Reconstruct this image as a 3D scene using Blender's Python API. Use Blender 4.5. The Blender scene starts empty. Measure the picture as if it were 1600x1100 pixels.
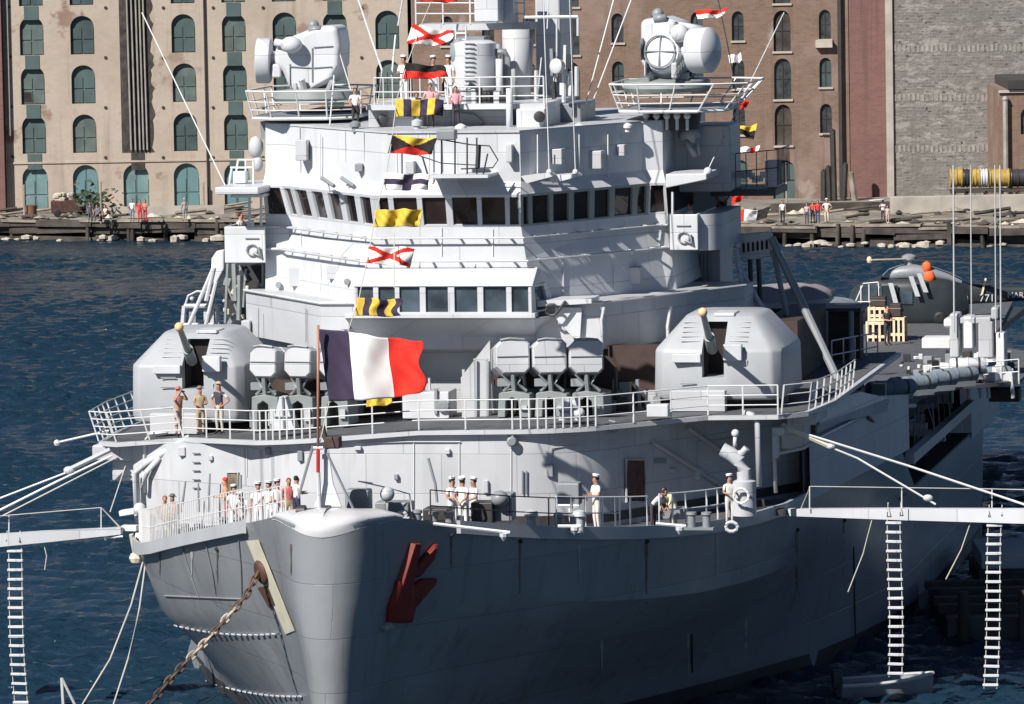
import bpy, bmesh, math, random
import numpy as np
from mathutils import Vector, Matrix, Euler
from mathutils.geometry import tessellate_polygon
random.seed(7)
R = math.radians
SC = bpy.context.scene
COL = SC.collection

# ------------------------------------------------------------------ camera, sky, sun, exposure
FPX, CAM_H, TILT, ROLL = 9000.0, 30.0, math.atan(800 / 9000.0), R(-1.0)
CAM_LOC = Vector((0, 0, CAM_H))
CAM_ROT = Matrix.Rotation(R(90) - TILT, 3, 'X') @ Matrix.Rotation(ROLL, 3, 'Z')
cd = bpy.data.cameras.new('camera'); cam = bpy.data.objects.new('camera', cd); COL.objects.link(cam)
cam.matrix_world = Matrix.Translation(CAM_LOC) @ CAM_ROT.to_4x4()
cd.sensor_width = 36; cd.lens = FPX / 1600 * 36; cd.clip_start = 1; cd.clip_end = 6000
SC.camera = cam
SUN_AZ, SUN_EL = R(-41.2), R(41)           # azimuth measured from the direction back to the camera, minus = to the left
sun_dir = Vector((math.sin(SUN_AZ) * math.cos(SUN_EL), -math.cos(SUN_AZ) * math.cos(SUN_EL), math.sin(SUN_EL)))
world = bpy.data.worlds.new('World'); SC.world = world; world.use_nodes = True
wn = world.node_tree.nodes; wl = world.node_tree.links
sky = wn.new('ShaderNodeTexSky'); sky.sky_type = 'NISHITA'; sky.sun_disc = False
sky.sun_elevation = SUN_EL; sky.sun_rotation = math.atan2(sun_dir.x, sun_dir.y)
sky.air_density = 0.5; sky.dust_density = 0.15; sky.ozone_density = 2.0
wn['Background'].inputs['Strength'].default_value = 0.05
wl.new(sky.outputs[0], wn['Background'].inputs['Color'])
sl = bpy.data.lights.new('sun', 'SUN'); sl.energy = 5.0; sl.angle = R(0.5); sl.color = (1.0, 0.945, 0.875)
so = bpy.data.objects.new('sun', sl); COL.objects.link(so)
so.rotation_euler = (-sun_dir).to_track_quat('-Z', 'Y').to_euler()
so.location = (-60, 60, 90)
SC.view_settings.view_transform = 'Standard'; SC.view_settings.look = 'None'
SC.view_settings.exposure = 0.52; SC.view_settings.gamma = 1.0
SC.cycles.max_bounces = 5; SC.cycles.diffuse_bounces = 3; SC.cycles.glossy_bounces = 3

# ------------------------------------------------------------------ photograph -> space
def ray(px, py):
    d = CAM_ROT @ Vector(((px - 800) / FPX, -(py - 550) / FPX, -1))
    return d
def at(px, py, Y):                       # point on the world plane y = Y
    d = ray(px, py); return CAM_LOC + d * (Y / d.y)
def ground(px, py, z):                   # point on the world plane z = z
    d = ray(px, py); return CAM_LOC + d * ((z - CAM_H) / d.z)
THETA = R(11)
SHIP_M = Matrix.Translation((-1.75, 200, 0)) @ Matrix.Rotation(-THETA, 4, 'Z')
SHIP_I = SHIP_M.inverted()
def S(px, py, v):                        # ship coordinates (u across, v aft, z up) on the transverse plane v
    o = SHIP_I @ CAM_LOC; d = SHIP_I.to_3x3() @ ray(px, py)
    return o + d * ((v - o.y) / d.y)
def SZ(px, py, z):
    o = SHIP_I @ CAM_LOC; d = SHIP_I.to_3x3() @ ray(px, py)
    return o + d * ((z - o.z) / d.z)
def SU(px, py, u):
    o = SHIP_I @ CAM_LOC; d = SHIP_I.to_3x3() @ ray(px, py)
    return o + d * ((u - o.x) / d.x)
def W(p): return SHIP_M @ Vector(p)

# ------------------------------------------------------------------ mesh builder
class MB:
    def __init__(s): s.v = []; s.f = []; s.m = []; s.cur = 0
    def add(s, vs, fs):
        o = len(s.v); s.v += [tuple(p) for p in vs]
        for f in fs: s.f.append([i + o for i in f]); s.m.append(s.cur)
        return s
    def box(s, a, b):
        x0, y0, z0 = [min(i, j) for i, j in zip(a, b)]; x1, y1, z1 = [max(i, j) for i, j in zip(a, b)]
        return s.add([(x0,y0,z0),(x1,y0,z0),(x1,y1,z0),(x0,y1,z0),(x0,y0,z1),(x1,y0,z1),(x1,y1,z1),(x0,y1,z1)],
                     [(0,3,2,1),(4,5,6,7),(0,1,5,4),(1,2,6,5),(2,3,7,6),(3,0,4,7)])
    def obox(s, c, half, M):             # oriented box, M 3x3
        vs = [Vector(c) + M @ Vector((sx*half[0], sy*half[1], sz*half[2])) for sz in (-1,1) for sx, sy in ((-1,-1),(1,-1),(1,1),(-1,1))]
        return s.add(vs, [(0,3,2,1),(4,5,6,7),(0,1,5,4),(1,2,6,5),(2,3,7,6),(3,0,4,7)])
    def prism(s, pts, ext):              # planar polygon pushed along ext
        n = len(pts); e = Vector(ext); a = [Vector(p) for p in pts]
        s.add(a + [p + e for p in a], [list(range(n)), list(range(2*n-1, n-1, -1))] + [(i, n+i, n+(i+1) % n, (i+1) % n) for i in range(n)])
        return s
    def quad(s, *p): return s.add(p, [tuple(range(len(p)))])
    def tube(s, path, r, n=6, r1=None, cap=True, closed=False):
        P = [Vector(p) for p in path]; k = len(P); rings = []
        for i in range(k):
            if closed: t = P[(i+1) % k] - P[i-1]
            else: t = P[min(i+1, k-1)] - P[max(i-1, 0)]
            t.normalize()
            a = t.cross(Vector((0,0,1)) if abs(t.z) < .95 else Vector((0,1,0))); a.normalize(); b = t.cross(a)
            rr = r if r1 is None else r + (r1 - r) * i / max(k-1, 1)
            rings.append([P[i] + (a*math.cos(j*2*math.pi/n) + b*math.sin(j*2*math.pi/n))*rr for j in range(n)])
        fs = []
        for i in range(k if closed else k-1):
            for j in range(n):
                q = ((i+1) % k)*n
                fs.append((i*n+j, i*n+(j+1) % n, q+(j+1) % n, q+j))
        if cap and not closed: fs += [list(range(n-1, -1, -1)), [(k-1)*n+j for j in range(n)]]
        return s.add([p for r_ in rings for p in r_], fs)
    def lathe(s, c, axis, prof, n=16):   # prof: (distance along axis, radius)
        ax = Vector(axis).normalized(); c = Vector(c)
        a = ax.cross(Vector((0,0,1)) if abs(ax.z) < .9 else Vector((1,0,0))); a.normalize(); b = ax.cross(a)
        vs = [c + ax*t + (a*math.cos(j*2*math.pi/n) + b*math.sin(j*2*math.pi/n))*max(r, 1e-4) for t, r in prof for j in range(n)]
        k = len(prof)
        fs = [(i*n+j, i*n+(j+1) % n, (i+1)*n+(j+1) % n, (i+1)*n+j) for i in range(k-1) for j in range(n)]
        fs += [list(range(n-1, -1, -1)), [(k-1)*n+j for j in range(n)]]
        return s.add(vs, fs)
    def ball(s, c, r, n=12, sx=1, sy=1, sz=1):
        m = n//2; vs = []; c = Vector(c)
        for i in range(m+1):
            t = math.pi*i/m
            for j in range(n): vs.append(c + Vector((r*sx*math.sin(t)*math.cos(j*2*math.pi/n), r*sy*math.sin(t)*math.sin(j*2*math.pi/n), r*sz*math.cos(t))))
        return s.add(vs, [(i*n+j, (i+1)*n+j, (i+1)*n+(j+1) % n, i*n+(j+1) % n) for i in range(m) for j in range(n)])
    def loft(s, rings, closed=True, caps=True):
        n = len(rings[0]); fs = []
        for i in range(len(rings)-1):
            for j in range(n if closed else n-1):
                fs.append((i*n+j, i*n+(j+1) % n, (i+1)*n+(j+1) % n, (i+1)*n+j))
        if caps and closed: fs += [list(range(n-1, -1, -1)), [(len(rings)-1)*n+j for j in range(n)]]
        return s.add([p for r_ in rings for p in r_], fs)
    def rail(s, pts, h=1.0, rows=3, sp=1.4, r=.022, pr=.03, lean=(0,0,0), top=None):
        P = [Vector(p) for p in pts]; up = Vector((0,0,h)) + Vector(lean)
        for k in range(rows):
            t = (k+1)/rows
            s.tube([p + up*t for p in P], r if k < rows-1 or top is None else top, 5)
        for i in range(len(P)-1):
            L = (P[i+1]-P[i]).length; n = max(1, round(L/sp))
            for q in range(n + (1 if i == len(P)-2 else 0)):
                b = P[i].lerp(P[i+1], q/n); s.tube([b, b+up], pr, 5)
        return s
    def build(s, name, mat, parent=None, smooth=False, bevel=0, seg=2, autosm=None, recalc=True):
        me = bpy.data.meshes.new(name); me.from_pydata(s.v, [], s.f)
        for m in (mat if isinstance(mat, (list, tuple)) else [mat]): me.materials.append(m)
        if any(s.m): me.polygons.foreach_set('material_index', s.m)
        if recalc:
            bm = bmesh.new(); bm.from_mesh(me); bmesh.ops.recalc_face_normals(bm, faces=bm.faces); bm.to_mesh(me); bm.free()
        if smooth:
            me.polygons.foreach_set('use_smooth', [True]*len(me.polygons))
            if autosm: me.set_sharp_from_angle(angle=R(autosm))
        o = bpy.data.objects.new(name, me); COL.objects.link(o)
        if parent is not None: o.parent = parent
        if bevel:
            b = o.modifiers.new('bevel', 'BEVEL'); b.width = bevel; b.segments = seg; b.limit_method = 'ANGLE'; b.angle_limit = R(35)
            if seg > 1:
                me.polygons.foreach_set('use_smooth', [True]*len(me.polygons)); me.set_sharp_from_angle(angle=R(40))
                b.harden_normals = True
        return o
def tag(o, label=None, cat=None, group=None, kind=None):
    if label: o['label'] = label
    if cat: o['category'] = cat
    if group: o['group'] = group
    if kind: o['kind'] = kind
    return o
def empty(name, loc=(0,0,0), label=None, cat=None, group=None, rotz=0):
    o = bpy.data.objects.new(name, None); COL.objects.link(o); o.location = loc; o.rotation_euler = (0,0,rotz); o.empty_display_size = .5
    return tag(o, label, cat, group)
def text_mesh(name, body, size, mat, parent, M, extrude=.004):
    c = bpy.data.curves.new(name, 'FONT'); c.body = body; c.size = size; c.extrude = extrude; c.align_x = 'CENTER'; c.align_y = 'CENTER'
    t = bpy.data.objects.new(name + '_tmp', c); COL.objects.link(t)
    bpy.context.view_layer.update()
    me = bpy.data.meshes.new_from_object(t.evaluated_get(bpy.context.evaluated_depsgraph_get()))
    bpy.data.objects.remove(t); me.materials.clear(); me.materials.append(mat); me.transform(M); me.name = name
    o = bpy.data.objects.new(name, me); COL.objects.link(o)
    if parent is not None: o.parent = parent
    return o

# ------------------------------------------------------------------ materials
def mat(name, col, rough=.5, metal=0, var=.12, scale=1.2, streak=0, streak_col=None, bump=0, spot=None, coat=0, sp=None, spscale=1.5, spec=.5, seam=None, rust=0):
    m = bpy.data.materials.new(name); m.use_nodes = True; N = m.node_tree.nodes; L = m.node_tree.links; b = N['Principled BSDF']
    b.inputs['Roughness'].default_value = rough; b.inputs['Metallic'].default_value = metal; b.inputs['Specular IOR Level'].default_value = spec
    tc = N.new('ShaderNodeTexCoord'); out = None
    def noise(sc, det=4, mp=None):
        n = N.new('ShaderNodeTexNoise'); n.inputs['Scale'].default_value = sc; n.inputs['Detail'].default_value = det
        if mp:
            q = N.new('ShaderNodeMapping'); q.inputs['Scale'].default_value = mp; L.new(tc.outputs['Object'], q.inputs[0]); L.new(q.outputs[0], n.inputs['Vector'])
        else: L.new(tc.outputs['Object'], n.inputs['Vector'])
        return n
    def mix(fac, a, c):
        x = N.new('ShaderNodeMix'); x.data_type = 'RGBA'
        L.new(fac, x.inputs[0])
        for s_, k in ((a, 6), (c, 7)):
            if isinstance(s_, tuple): x.inputs[k].default_value = s_
            else: L.new(s_, x.inputs[k])
        return x.outputs[2]
    def ramp(src, a, c):
        r = N.new('ShaderNodeMapRange'); r.inputs[1].default_value = a; r.inputs[2].default_value = c; L.new(src, r.inputs[0]); return r.outputs[0]
    c4 = lambda c, k=1: (min(1, c[0]*k), min(1, c[1]*k), min(1, c[2]*k), 1)
    n1 = noise(scale)
    cur = mix(ramp(n1.outputs[0], .3, .7), c4(col, 1-var), c4(col, 1+var))
    if streak:
        ns = noise(1, 3, (2.2, 2.2, .12))
        cur = mix(ramp(ns.outputs[0], .55, .55+.35/max(streak, .05)), cur, c4(streak_col or tuple(k*.6 for k in col)))
    if sp:
        nn = noise(spscale, 6); cur = mix(ramp(nn.outputs[0], .66, .72), cur, c4(sp))
    if rust:
        nr = noise(1, 5, (1.6, 1.6, .18)); nm = noise(.5, 3)
        mu = N.new('ShaderNodeMath'); mu.operation = 'MULTIPLY'; L.new(ramp(nr.outputs[0], .62, .75), mu.inputs[0]); L.new(ramp(nm.outputs[0], .5, .7), mu.inputs[1])
        m2 = N.new('ShaderNodeMath'); m2.operation = 'MULTIPLY'; L.new(mu.outputs[0], m2.inputs[0]); m2.inputs[1].default_value = rust
        cur = mix(m2.outputs[0], cur, (.20,.12,.07,1))
    sfac = None
    if seam:
        sx = N.new('ShaderNodeSeparateXYZ'); L.new(tc.outputs['Object'], sx.inputs[0]); ad = N.new('ShaderNodeMath'); ad.operation = 'ADD'; L.new(sx.outputs[0], ad.inputs[0]); L.new(sx.outputs[1], ad.inputs[1])
        cb = N.new('ShaderNodeCombineXYZ'); L.new(ad.outputs[0], cb.inputs[0]); L.new(sx.outputs[2], cb.inputs[1])
        br = N.new('ShaderNodeTexBrick'); L.new(cb.outputs[0], br.inputs['Vector']); br.inputs['Scale'].default_value = 1; br.inputs['Brick Width'].default_value = seam[0]; br.inputs['Row Height'].default_value = seam[1]
        br.inputs['Mortar Size'].default_value = .022; br.inputs['Mortar Smooth'].default_value = .6; br.inputs['Color1'].default_value = (.91,.91,.91,1); br.inputs['Color2'].default_value = (1.05,1.05,1.05,1); br.inputs['Mortar'].default_value = (.70,.70,.70,1)
        x = N.new('ShaderNodeMix'); x.data_type = 'RGBA'; x.blend_type = 'MULTIPLY'; x.inputs[0].default_value = 1; L.new(cur, x.inputs[6]); L.new(br.outputs[0], x.inputs[7]); cur = x.outputs[2]; sfac = br.outputs[1]
    L.new(cur, b.inputs['Base Color'])
    if seam:     # plating buckles a little between its frames
        bp = N.new('ShaderNodeBump'); bp.inputs['Strength'].default_value = .55; bp.inputs['Distance'].default_value = .075
        wv = noise(.55, 2, (1, 1, .8)); a2 = N.new('ShaderNodeMath'); a2.operation = 'SUBTRACT'; L.new(wv.outputs[0], a2.inputs[0]); m3 = N.new('ShaderNodeMath'); m3.operation = 'MULTIPLY'; L.new(sfac, m3.inputs[0]); m3.inputs[1].default_value = .12; L.new(m3.outputs[0], a2.inputs[1])
        L.new(a2.outputs[0], bp.inputs['Height']); L.new(bp.outputs[0], b.inputs['Normal'])
    elif bump:
        bp = N.new('ShaderNodeBump'); bp.inputs['Strength'].default_value = bump; bp.inputs['Distance'].default_value = .05
        nb = noise(scale*6, 5); L.new(nb.outputs[0], bp.inputs['Height']); L.new(bp.outputs[0], b.inputs['Normal'])
    return m
M = {}
M['ship'] = mat('ship_grey_paint', (.45,.465,.49), .45, var=.09, scale=.5, streak=.6, streak_col=(.31,.32,.33), seam=(2.6,1.35), rust=.5)
M['turret'] = mat('turret_grey_paint', (.355,.375,.40), .5, var=.07, scale=.9, streak=.4, streak_col=(.28,.29,.30), rust=.3)
M['white'] = mat('white_paint', (.535,.555,.585), .4, var=.08, scale=.6, streak=.6, streak_col=(.42,.42,.41), seam=(2.8,1.6), rust=.25)
M['rail'] = mat('rail_paint', (.62,.63,.64), .45, var=.08)
M['hull'] = mat('hull_grey_paint', (.245,.262,.28), .3, var=.13, scale=.28, streak=.9, streak_col=(.13,.135,.14), seam=(5.5,1.75), rust=.8)
M['cap'] = mat('bow_cap_paint', (.55,.56,.58), .25, var=.05, scale=1.5)
M['deck'] = mat('deck_paint', (.085,.09,.10), .7, var=.2, scale=2)
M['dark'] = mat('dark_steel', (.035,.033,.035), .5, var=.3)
M['mid'] = mat('mid_grey_paint', (.22,.24,.26), .45, var=.12)
M['green'] = mat('grey_green_paint', (.23,.26,.26), .5, var=.12, scale=2, streak=.4)
M['black'] = mat('black_rubber', (.012,.012,.013), .5)
M['brown'] = mat('rust_brown', (.075,.035,.022), .7, var=.4, scale=3)
M['brownd'] = mat('dark_red_brown_paint_and_shade', (.05,.03,.026), .7, var=.3, scale=2)  # paint of fittings, also painted shade behind launchers and turret
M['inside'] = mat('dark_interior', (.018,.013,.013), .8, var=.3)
M['glass'] = mat('dark_window_glass', (.020,.014,.013), .06, var=.5, scale=.9)
M['glassb'] = mat('grey_window_glass', (.05,.07,.09), .06, var=.6, scale=1.2)
M['red'] = mat('red_paint', (.42,.025,.018), .5, var=.2, scale=3)
M['anchor'] = mat('anchor_red_lead', (.17,.017,.009), .6, var=.25, scale=2)
M['pale'] = mat('pale_primer', (.55,.53,.42), .6, var=.12, scale=1.5, sp=(.28,.13,.05), spscale=.9)
M['chain'] = mat('rusty_chain', (.10,.06,.038), .75, var=.6, scale=1.1, bump=.3)
M['chainp'] = mat('pale_chain', (.42,.35,.28), .7, var=.3, scale=4)
M['rope'] = mat('rope', (.45,.44,.40), .8, var=.1)
M['skin'] = mat('skin', (.42,.22,.15), .55, var=.05)
M['canvas'] = mat('grey_canvas', (.42,.44,.46), .8, var=.1, bump=.3)
M['cover'] = mat('faded_boat_cover', (.24,.22,.23), .85, var=.12, scale=1.5, streak=.3, bump=.3)
M['coverb'] = mat('blue_grey_boat_cover', (.17,.21,.25), .85, var=.15, scale=1.5, bump=.4)
M['cream'] = mat('cream_wood', (.72,.58,.40), .6, var=.15, scale=5)
M['heli'] = mat('dark_green_grey_paint', (.026,.032,.036), .35, var=.2)
M['orange'] = mat('orange_cover', (.75,.12,.03), .7, var=.15, scale=4)
M['yellow'] = mat('yellow_paint', (.36,.24,.05), .6, var=.25, scale=2, sp=(.2,.12,.04))
M['muzzle'] = mat('tan_muzzle_cover', (.72,.50,.26), .6)

# ------------------------------------------------------------------ water
def make_water():
    dx = .33
    xs = np.concatenate([np.array([-900,-500,-300,-200,-140,-100,-80.]), np.arange(-62, 62, dx), np.array([64,70,80,100,140,200,300,500,900.])])
    ys = np.concatenate([np.array([-300,-100,0,60,100,125.]), np.arange(140, 446, .38), np.array([450,470.])])
    X, Y = np.meshgrid(xs, ys); Z = np.zeros_like(X); rng = np.random.default_rng(3)
    for k in range(46):
        lam = .62 * (2.7/.62) ** (rng.random()); a = .0165*lam**.8; th = rng.normal(.2, .42); ph = rng.random()*6.28
        kx, ky = math.sin(th)*2*math.pi/lam, math.cos(th)*2*math.pi/lam
        w = kx*X + ky*Y + ph + .8*np.sin(X*.05*(1+k % 3) + Y*.037*(1+k % 4) + k)
        Z += a*(np.sin(w) + .25*np.sin(2*w+.5))
    gust = .75 + .35*np.sin(X*.031+Y*.045+1)*np.sin(Y*.083-X*.02) + .2*np.sin(Y*.19+X*.06)
    Z *= gust
    inside = ((np.abs(X) < 63) & (Y > 138) & (Y < 447)).astype(float); Z *= inside
    nx, ny = len(xs), len(ys)
    me = bpy.data.meshes.new('water'); me.vertices.add(nx*ny)
    co = np.stack([X, Y, Z], -1).reshape(-1, 3); me.vertices.foreach_set('co', co.ravel())
    i = np.arange(nx*ny).reshape(ny, nx); q = np.stack([i[:-1,:-1], i[:-1,1:], i[1:,1:], i[1:,:-1]], -1).reshape(-1, 4)
    me.loops.add(q.size); me.loops.foreach_set('vertex_index', q.ravel().astype(np.int32))
    me.polygons.add(len(q)); me.polygons.foreach_set('loop_start', np.arange(0, q.size, 4, dtype=np.int32)); me.polygons.foreach_set('loop_total', np.full(len(q), 4, dtype=np.int32))
    me.update(); me.polygons.foreach_set('use_smooth', np.ones(len(q), bool))
    m = bpy.data.materials.new('harbour_water'); m.use_nodes = True; N = m.node_tree.nodes; L = m.node_tree.links; b = N['Principled BSDF']
    b.inputs['Base Color'].default_value = (.009,.027,.047,1); b.inputs['Roughness'].default_value = .12; b.inputs['Specular IOR Level'].default_value = .5; b.inputs['IOR'].default_value = 1.33
    tc = N.new('ShaderNodeTexCoord'); mp = N.new('ShaderNodeMapping'); mp.inputs['Scale'].default_value = (1, 1.6, 1); L.new(tc.outputs['Object'], mp.inputs[0])
    n = N.new('ShaderNodeTexNoise'); n.inputs['Scale'].default_value = 3.2; n.inputs['Detail'].default_value = 5; L.new(mp.outputs[0], n.inputs['Vector'])
    bp = N.new('ShaderNodeBump'); bp.inputs['Strength'].default_value = 1.0; bp.inputs['Distance'].default_value = .16; L.new(n.outputs[0], bp.inputs['Height']); L.new(bp.outputs[0], b.inputs['Normal'])
    me.materials.append(m)
    o = bpy.data.objects.new('water', me); COL.objects.link(o); o['kind'] = 'structure'; o['label'] = 'dark blue choppy harbour water'
make_water()

# ------------------------------------------------------------------ quay
M['soil'] = mat('quay_dirt', (.20,.18,.155), .9, var=.4, scale=.35, bump=.6, sp=(.09,.085,.07), spscale=.5)
M['timber'] = mat('rotten_timber', (.055,.046,.04), .9, var=.6, scale=.8, bump=.5)
M['plank'] = mat('weathered_plank', (.22,.19,.155), .9, var=.4, scale=1)
M['stone'] = mat('pale_stone', (.42,.38,.32), .9, var=.3, scale=2, bump=.4)
YB = 452.0
def qy(x): return 428.6 - .365*x          # the quay's waterline, closer on the right
rng = random.Random(5)
mb = MB(); xs = [-420,-200,-100] + [(-60+i*1.0) for i in range(121)] + [100,200,420]; rows = [0,.8,2,4,7,12,20,40,400,2500]
pts = []
for r_ in rows:
    for x in xs:
        z = 1.55 + (rng.uniform(-.12,.16) if 0 < r_ < 20 else 0) + (0 if r_ < 400 else 0)
        pts.append((x, qy(max(-60, min(60, x))) + r_, z))
nx = len(xs)
mb.add(pts, [(j*nx+i, j*nx+i+1, (j+1)*nx+i+1, (j+1)*nx+i) for j in range(len(rows)-1) for i in range(nx-1)])
o = mb.build('ground', M['soil'], smooth=False); tag(o, 'dusty brown quay ground with scattered dirt', kind='structure')
# cribbed quay wall: rough stacked timbers with gaps, stones at the waterline
mb = MB(); mb2 = MB()
x = -62.0
while x < 62:
    w = rng.uniform(1.2, 4.5)
    for k, (z0, z1) in enumerate(((-.4,.25),(.22,.62),(.6,1.02),(1.0,1.5))):
        off = rng.uniform(-.35,.3) + (.35 if k == 1 else 0) - (.25 if k == 3 else 0)
        if k < 3 and rng.random() < .18: continue
        y0 = qy(x+w/2) + off; zt = rng.uniform(-.08,.08)
        A = Matrix.Rotation(math.atan(-.365)+rng.uniform(-.04,.04), 3, 'Z') @ Matrix.Rotation(rng.uniform(-.035,.035), 3, 'Y')
        mb.obox((x+w/2, y0+.6, (z0+z1)/2+zt), (w/2*1.08, .6, (z1-z0)/2), A)
    x += w
x = -62.0
while x < 62:
    w = rng.uniform(2, 7); mb.cur = 1
    if rng.random() < .75:
        A = Matrix.Rotation(math.atan(-.365)+rng.uniform(-.05,.05), 3, 'Z') @ Matrix.Rotation(rng.uniform(-.03,.03), 3, 'Y')
        mb.obox((x+w/2, qy(x+w/2)-.15+rng.uniform(-.2,.3), 1.5+rng.uniform(-.1,.12)), (w/2, .3, .09), A)
    x += w*.9
    mb.cur = 0
for i in range(44):
    x = rng.uniform(-60,60); mb.tube([(x, qy(x)-.35, -.6), (x+rng.uniform(-.12,.12), qy(x)-.3, rng.uniform(.8,1.9))], .16, 7)
mb.cur = 2
for i in range(150):
    x = rng.uniform(-60,60); r_ = rng.uniform(.12,.45); mb.ball((x, qy(x)-rng.uniform(.2,1.0), rng.uniform(-.05,.35)), r_, 6, rng.uniform(.8,1.8), 1, rng.uniform(.4,.8))
o = mb.build('quay_wall', [M['timber'], M['plank'], M['stone']]); tag(o, 'rotting dark timber quay wall with pale stones along the waterline', 'wall')
mb = MB()
for i in range(420):
    x = rng.uniform(-46,46); r_ = abs(rng.gauss(0,.22))+.08; y = qy(x) + rng.choice((rng.uniform(.3,3), rng.uniform(8,18)))
    mb.cur = rng.choice((0,0,1,2))
    mb.ball((x, y, 1.6+r_*.2), r_, 5, rng.uniform(.7,2.2), 1, rng.uniform(.4,.9))
for i in range(70):
    x = rng.uniform(-45,45); y = qy(x)+rng.uniform(.5,16); mb.cur = rng.choice((0,2)); a = rng.uniform(-.5,.5); L_ = rng.uniform(.8,3.5)
    mb.tube([(x,y,1.75),(x+L_*math.cos(a), y+L_*math.sin(a), 1.75+rng.uniform(0,.4))], rng.uniform(.06,.15), 5)
o = mb.build('rubble', [M['timber'], M['stone'], M['plank']]); tag(o, 'broken stones and timbers strewn along the quay', kind='stuff')

# ------------------------------------------------------------------ warehouses
def wallmat(name, c1, c2, mortar, bw, bh, msize, patch, pscale=.12, streakc=None, pits=None, peel=None, bumps=.3, plaster=None, pl_thr=.5):
    m = bpy.data.materials.new(name); m.use_nodes = True; N = m.node_tree.nodes; L = m.node_tree.links; b = N['Principled BSDF']; b.inputs['Roughness'].default_value = .9; b.inputs['Specular IOR Level'].default_value = .2
    tc = N.new('ShaderNodeTexCoord'); sx = N.new('ShaderNodeSeparateXYZ'); L.new(tc.outputs['Object'], sx.inputs[0])
    cb = N.new('ShaderNodeCombineXYZ'); ad = N.new('ShaderNodeMath'); ad.operation = 'ADD'; L.new(sx.outputs[0], ad.inputs[0]); L.new(sx.outputs[1], ad.inputs[1])
    L.new(ad.outputs[0], cb.inputs[0]); L.new(sx.outputs[2], cb.inputs[1])
    br = N.new('ShaderNodeTexBrick'); L.new(cb.outputs[0], br.inputs['Vector']); br.inputs['Scale'].default_value = 1
    br.inputs['Color1'].default_value = (*c1,1); br.inputs['Color2'].default_value = (*c2,1); br.inputs['Mortar'].default_value = (*mortar,1)
    br.inputs['Brick Width'].default_value = bw; br.inputs['Row Height'].default_value = bh; br.inputs['Mortar Size'].default_value = msize; br.inputs['Mortar Smooth'].default_value = .3
    def noise(s_, d=5, mp=(1,1,1)):
        q = N.new('ShaderNodeMapping'); q.inputs['Scale'].default_value = mp; L.new(tc.outputs['Object'], q.inputs[0])
        n = N.new('ShaderNodeTexNoise'); n.inputs['Scale'].default_value = s_; n.inputs['Detail'].default_value = d; n.inputs['Roughness'].default_value = .62; L.new(q.outputs[0], n.inputs['Vector']); return n.outputs[0]
    def mp(src, a, c):
        r = N.new('ShaderNodeMapRange'); r.inputs[1].default_value = a; r.inputs[2].default_value = c; L.new(src, r.inputs[0]); return r.outputs[0]
    def mix(f, a, c, mode='MIX'):
        x = N.new('ShaderNodeMix'); x.data_type = 'RGBA'; x.blend_type = mode; L.new(f, x.inputs[0])
        L.new(a, x.inputs[6])
        if isinstance(c, tuple): x.inputs[7].default_value = (*c,1)
        else: L.new(c, x.inputs[7])
        return x.outputs[2]
    cur = br.outputs[0]
    if plaster: cur = mix(mp(noise(pscale*1.7, 7), pl_thr, pl_thr+.1), cur, plaster)
    if peel: cur = mix(mp(noise(.21, 7), .60, .64), cur, peel)
    if pits:
        cur = mix(mp(noise(1.1, 5, (1,1,2.6)), .52, .60), cur, pits)
        cur = mix(mp(noise(1.9, 4, (1,1,2.2)), .60, .66), cur, (.055,.052,.048))
    cur = mix(mp(noise(pscale, 6), .48, .75), cur, patch)
    cur = mix(mp(noise(.9, 4, (1.5,1.5,.08)), .55, .85), cur, streakc or tuple(k*.55 for k in patch))
    cur = mix(mp(noise(1.4, 6), .58, .9), cur, tuple(k*.6 for k in c1))
    L.new(cur, b.inputs['Base Color'])
    bp = N.new('ShaderNodeBump'); bp.inputs['Strength'].default_value = bumps; bp.inputs['Distance'].default_value = .05; L.new(noise(3, 6), bp.inputs['Height']); L.new(bp.outputs[0], b.inputs['Normal'])
    return m
M['stucco'] = wallmat('beige_stucco', (.43,.365,.305), (.40,.34,.28), (.39,.33,.27), .6,.2,.004, (.32,.265,.215), .16, (.25,.205,.165), peel=(.24,.16,.125))
M['brick'] = wallmat('red_brown_brick', (.215,.142,.105), (.162,.108,.082), (.20,.155,.125), .5,.17,.02, (.27,.20,.175), .22, (.11,.078,.068), peel=(.30,.25,.225))
M['brickd'] = wallmat('purple_brown_brick', (.20,.105,.095), (.165,.088,.08), (.20,.125,.115), .5,.17,.02, (.12,.07,.065), .1, (.10,.055,.05))
M['brickg'] = wallmat('grey_rough_wall', (.205,.195,.18), (.15,.142,.132), (.22,.21,.195), .62,.24,.03, (.16,.152,.14), .3, (.13,.125,.115), bumps=1.6, pits=(.29,.275,.255))
M['concrete'] = mat('concrete', (.36,.33,.29), .9, var=.2, scale=.7, streak=.5, bump=.3)
M['course'] = mat('weathered_brick_course', (.25,.24,.22), .9, var=.35, scale=1.5)
M['shutter'] = mat('green_shutter', (.060,.095,.093), .6, var=.2, scale=.7, streak=.5, streak_col=(.04,.065,.065))
M['door'] = mat('blue_green_door', (.105,.20,.215), .6, var=.15, scale=.7, streak=.5, streak_col=(.075,.15,.16))
M['pane'] = mat('dusty_pane', (.045,.05,.052), .2, var=.5, scale=2)
M['pipe'] = mat('grey_pipe', (.28,.26,.24), .6, var=.2)
M['dkpipe'] = mat('dark_pipe', (.03,.027,.026), .7, var=.2)
M['sill'] = mat('pale_sill', (.42,.38,.33), .8)
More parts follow.
